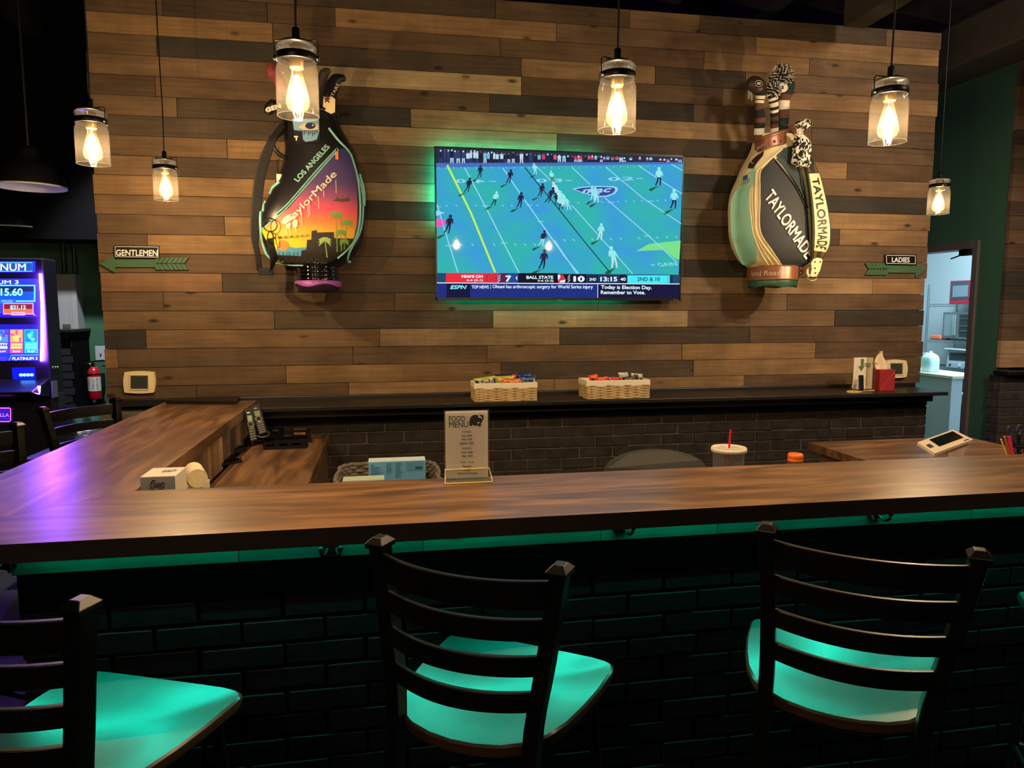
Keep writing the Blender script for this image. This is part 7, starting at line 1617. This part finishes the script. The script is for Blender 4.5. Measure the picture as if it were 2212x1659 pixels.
# microwave
def pane(name, t, f, pts, X, mt, l=0, th=.004):
    P = [at_x(*f(x, y), X-l) for x, y in pts]; n = (P[1]-P[0]).cross(P[2]-P[0])
    if n.x > 0: P = P[::-1]
    m = MB(); m.prism(P, (th, 0, 0), mt); return m.build(name, t, world=True)
XM = XR_+.03
a, b = at_x(*KA(545, 655), XM), at_x(*KA(535, 995), XM); z0 = zs[0]+.004
mw = thing('microwave', 'red and grey microwave on the top shelf of the kitchen rack', 'microwave', (XM+.15, a.y-.24, z0)); RDM = mat('microwave_red', rgb(170, 40, 64), .35)
MB().box((XM+.004, a.y-.48, z0), (XM+.34, a.y, a.z), RDM).build('casing', mw, world=True, bevel=.006)
pane('door', mw, KA, [(560, 672), (850, 655), (845, 940), (545, 962)], XM, mat('microwave_dark', rgb(70, 78, 88), .3), .0)
pane('window', mw, KA, [(590, 735), (838, 722), (832, 908), (580, 922)], XM-.005, mat('microwave_window', rgb(120, 134, 146), .2))
pane('handle', mw, KA, [(858, 680), (885, 672), (872, 935), (842, 925)], XM-.02, RDM, 0, .02)
# double door oven
ov_y = at_x(*KA(430, 1170), XM).y; z1 = zs[1]+.012; zt_ = at_x(*KA(430, 1165), XM).z
ov = thing('countertop_oven', 'stainless countertop oven with glass french doors on the kitchen rack', 'oven', (XM+.18, ov_y-.26, z1))
SS_ = mat('stainless', rgb(140, 148, 150), .35, .7); MB().box((XM+.004, ov_y-.56, z1+.012), (XM+.36, ov_y, zt_), SS_).build('casing', ov, world=True, bevel=.004)
pane('door', ov, KA, [(455, 1200), (640, 1198), (620, 1545), (440, 1550)], XM, mat('oven_glass', rgb(128, 142, 146), .15)); pane('door', ov, KA, [(700, 1200), (905, 1198), (890, 1580), (682, 1560)], XM, mat('oven_dark_glass', rgb(44, 54, 54), .15))
m = MB()
for x in (600, 630): m.tube([at_x(*KA(x, 1215), XM-.03), at_x(*KA(x-12, 1535), XM-.03)], .009, mat('bright_steel', rgb(215, 225, 230), .2, .9), 8)
m.build('door_handles', ov, world=True)
m = MB()
for y in (1390, 1272, 1472): m.tube([at_x(*KA(712, y), XM-.006), at_x(*KA(860, y), XM-.006)], .004, STL, 6)
m.build('oven_racks', ov, world=True)
m = MB()
for y in (ov_y-.05, ov_y-.5): m.cyl((XM+.05, y, z1-.008), (XM+.05, y, z1+.013), .014, BLK)
m.build('feet', ov, world=True)
q = at_x(*KA(300, 1590), XM); tag(MB().box((XM, q.y-.085, zs[1]+.005), (XM+.16, q.y+.085, zs[1]+.055), mat('orange_pad', rgb(250, 120, 80), .6)).build('orange_pack', origin=(XM+.08, q.y, zs[1]+.005), bevel=.01), 'orange red pack lying on the kitchen rack beside the oven', 'pack')
# toaster oven
XT = XR_+.04; a = at_x(*KB_(455, 245), XT); b = at_x(*KB_(440, 500), XT); z2 = zs[2]+.004
to = thing('toaster_oven', 'white toaster oven on the lower kitchen rack shelf', 'toaster oven', (XT+.15, a.y-.23, z2)); WHT = mat('toaster_white', rgb(186, 198, 206), .35)
MB().box((XT+.004, a.y-.50, z2+.01), (XT+.33, a.y, a.z), WHT).build('casing', to, world=True, bevel=.01)
pane('window', to, KB_, [(490, 285), (900, 300), (890, 425), (482, 395)], XT, mat('oven_dark_glass', (0, 0, 0))); pane('control_panel', to, KB_, [(442, 435), (890, 470), (885, 545), (436, 498)], XT, mat('toaster_panel', rgb(160, 172, 182), .4))
m = MB()
for x, y in ((505, 470), (640, 480), (740, 495)): q = at_x(*KB_(x, y), XT); m.cyl((XT-.012, q.y, q.z), (XT, q.y, q.z), .018 if x > 600 else .010, BLK if x < 600 else WHT)
m.build('knobs', to, world=True)
MB().box((XT-.04, a.y-.48, a.z+.002), (XT+.2, a.y+.01, a.z+.022), WHT).build('top_tray', to, world=True, bevel=.006)
pane('crate_on_floor', None, KB_, [(0, 0), (1, 0), (1, 1)], XT, STL) if False else None
bx_ = thing('black_appliance', 'black round doored appliance at the bottom of the kitchen rack', 'appliance', (XR_+.2, at_x(*KB_(600, 1100), XR_).y, 0)); qa = at_x(*KB_(470, 1040), XR_+.01)
MB().box((XR_+.014, Y0+.03, .02), (XR_+.38, min(qa.y+.06, Y1-.03), qa.z), mat('appliance_black', rgb(14, 16, 20), .3)).build('casing', bx_, world=True, bevel=.008)
m = MB(); q = at_x(*KB_(478, 1235), XR_+.005); m.tube([q+Vector((-.01, .11*math.cos(2*PI*i/28), .11*math.sin(2*PI*i/28))) for i in range(28)], .010, mat('dark_chrome', rgb(90, 100, 108), .3, .8), 8, closed=True); m.build('round_door', bx_, world=True)
m = MB(); d = Decal(lambda x, y, l: at_x(x, y, XR_+.011-l)); d.text(m, 'Panasonic', KB_(515, 1112), KB_(648, 1138), 2.6, mat('grey_letters', rgb(150, 158, 162), .4), .001, bold=.03, shear=.2); m.build('lettering', bx_, world=True)
q = at_x(*KB_(600, 880), XR_+.05); tag(MB().cyl((XR_+.05, q.y-.35, zs[3]+.021), (XR_+.05, q.y-.02, zs[3]+.021), .017, mat('pale_wood', rgb(222, 206, 166), .6)).build('rolling_pin', origin=(XR_+.05, q.y-.2, zs[3]+.02)), 'pale wooden rolling pin on the lowest wire shelf', 'rolling pin')
pane_y = at_x(*KB_(490, 600), XR_+.1)
tag(MB().box((XR_+.06, Y0+.04, zs[3]+.042), (XR_+.36, at_x(*KB_(480, 700), XR_+.06).y+.12, zs[2]-.06), mat('black_crate', rgb(22, 26, 32), .5)).build('black_bin', origin=(XR_+.2, Y0+.5, zs[3]+.042), bevel=.006), 'black bin between the two lower kitchen rack shelves', 'bin')
# half wall with its wooden cap, and the jug on it
XP = 5.35; c0 = at_x(*KB_(552, 640), XP); c1 = at_x(*KB_(500, 700), XP); zc = c0.z
struct(MB().box((XP+.02, c1.y, 0), (XP+.14, 8.2, zc-.03), mat('pale_half_wall', rgb(186, 200, 204), .6)).build('wall_kitchen_half'))
tag(MB().box((XP-.01, c0.y, zc-.03), (XP+.40, 8.2, zc), mat('pale_wood_cap', rgb(206, 200, 180), .5)).build('half_wall_cap', origin=(XP+.1, 7, zc-.03), bevel=.004), 'pale wooden cap along the top of the kitchen half wall', 'wall cap')
Xj = XP+.12; jl, jr = at_x(*KB_(80, 450), Xj), at_x(*KB_(333, 450), Xj); jc = (jl.y+jr.y)/2; hw = abs(jl.y-jr.y)/2; jt = at_x(*KB_(200, 268), Xj).z-zc
jg = thing('water_jug', 'translucent plastic gallon jug standing on the kitchen half wall', 'jug', (Xj, jc, zc+.0005)); JM = mat('milky_plastic', rgb(200, 232, 236), .3, alpha=.92)
vs_ = []; n = 32; prof = [(.0, 0), (.90, 0), (1, .05), (1, .5), (.97, .66), (.80, .80), (.45, .90), (.22, .94), (.22, 1.0), (0, 1.0)]
for r, z in prof:
    for i in range(n): a = 2*PI*i/n; e = .55 if r > .6 else 1; vs_.append(Vector((hw*.55*r*math.copysign(abs(math.cos(a))**e, math.cos(a)), hw*.66*r*math.copysign(abs(math.sin(a))**e, math.sin(a)), z*jt)))
MB().add(vs_, [(j*n+i, j*n+(i+1) % n, (j+1)*n+(i+1) % n, (j+1)*n+i) for j in range(len(prof)-1) for i in range(n)], JM, True).build('jug_body', jg)
m = MB(); m.tube(catmull([(0, hw*.35, jt*.88), (0, hw*1.0, jt*.80), (0, hw*1.08, jt*.55), (0, hw*.95, jt*.40)], 5), .011, JM, 8); m.build('jug_handle', jg)
# door closer
q = at_x(*KA(845, 190), XG-.03); dc_ = thing('door_closer', 'black door closer arm at the top of the kitchen doorway', 'door closer', (XG+.03, q.y, 2.0))
q = at_x(*KA(845, 190), XG+.02); MB().box((XG, q.y-.02, q.z-.025), (XG+.04, q.y+.08, q.z+.025), BLK).build('body', dc_, world=True, bevel=.003)
m = MB(); m.tube([at_x(*KA(800, 205), XG+.02), at_x(*KA(560, 295), XG+.02)], .006, BLK, 8); m.build('arm', dc_, world=True)
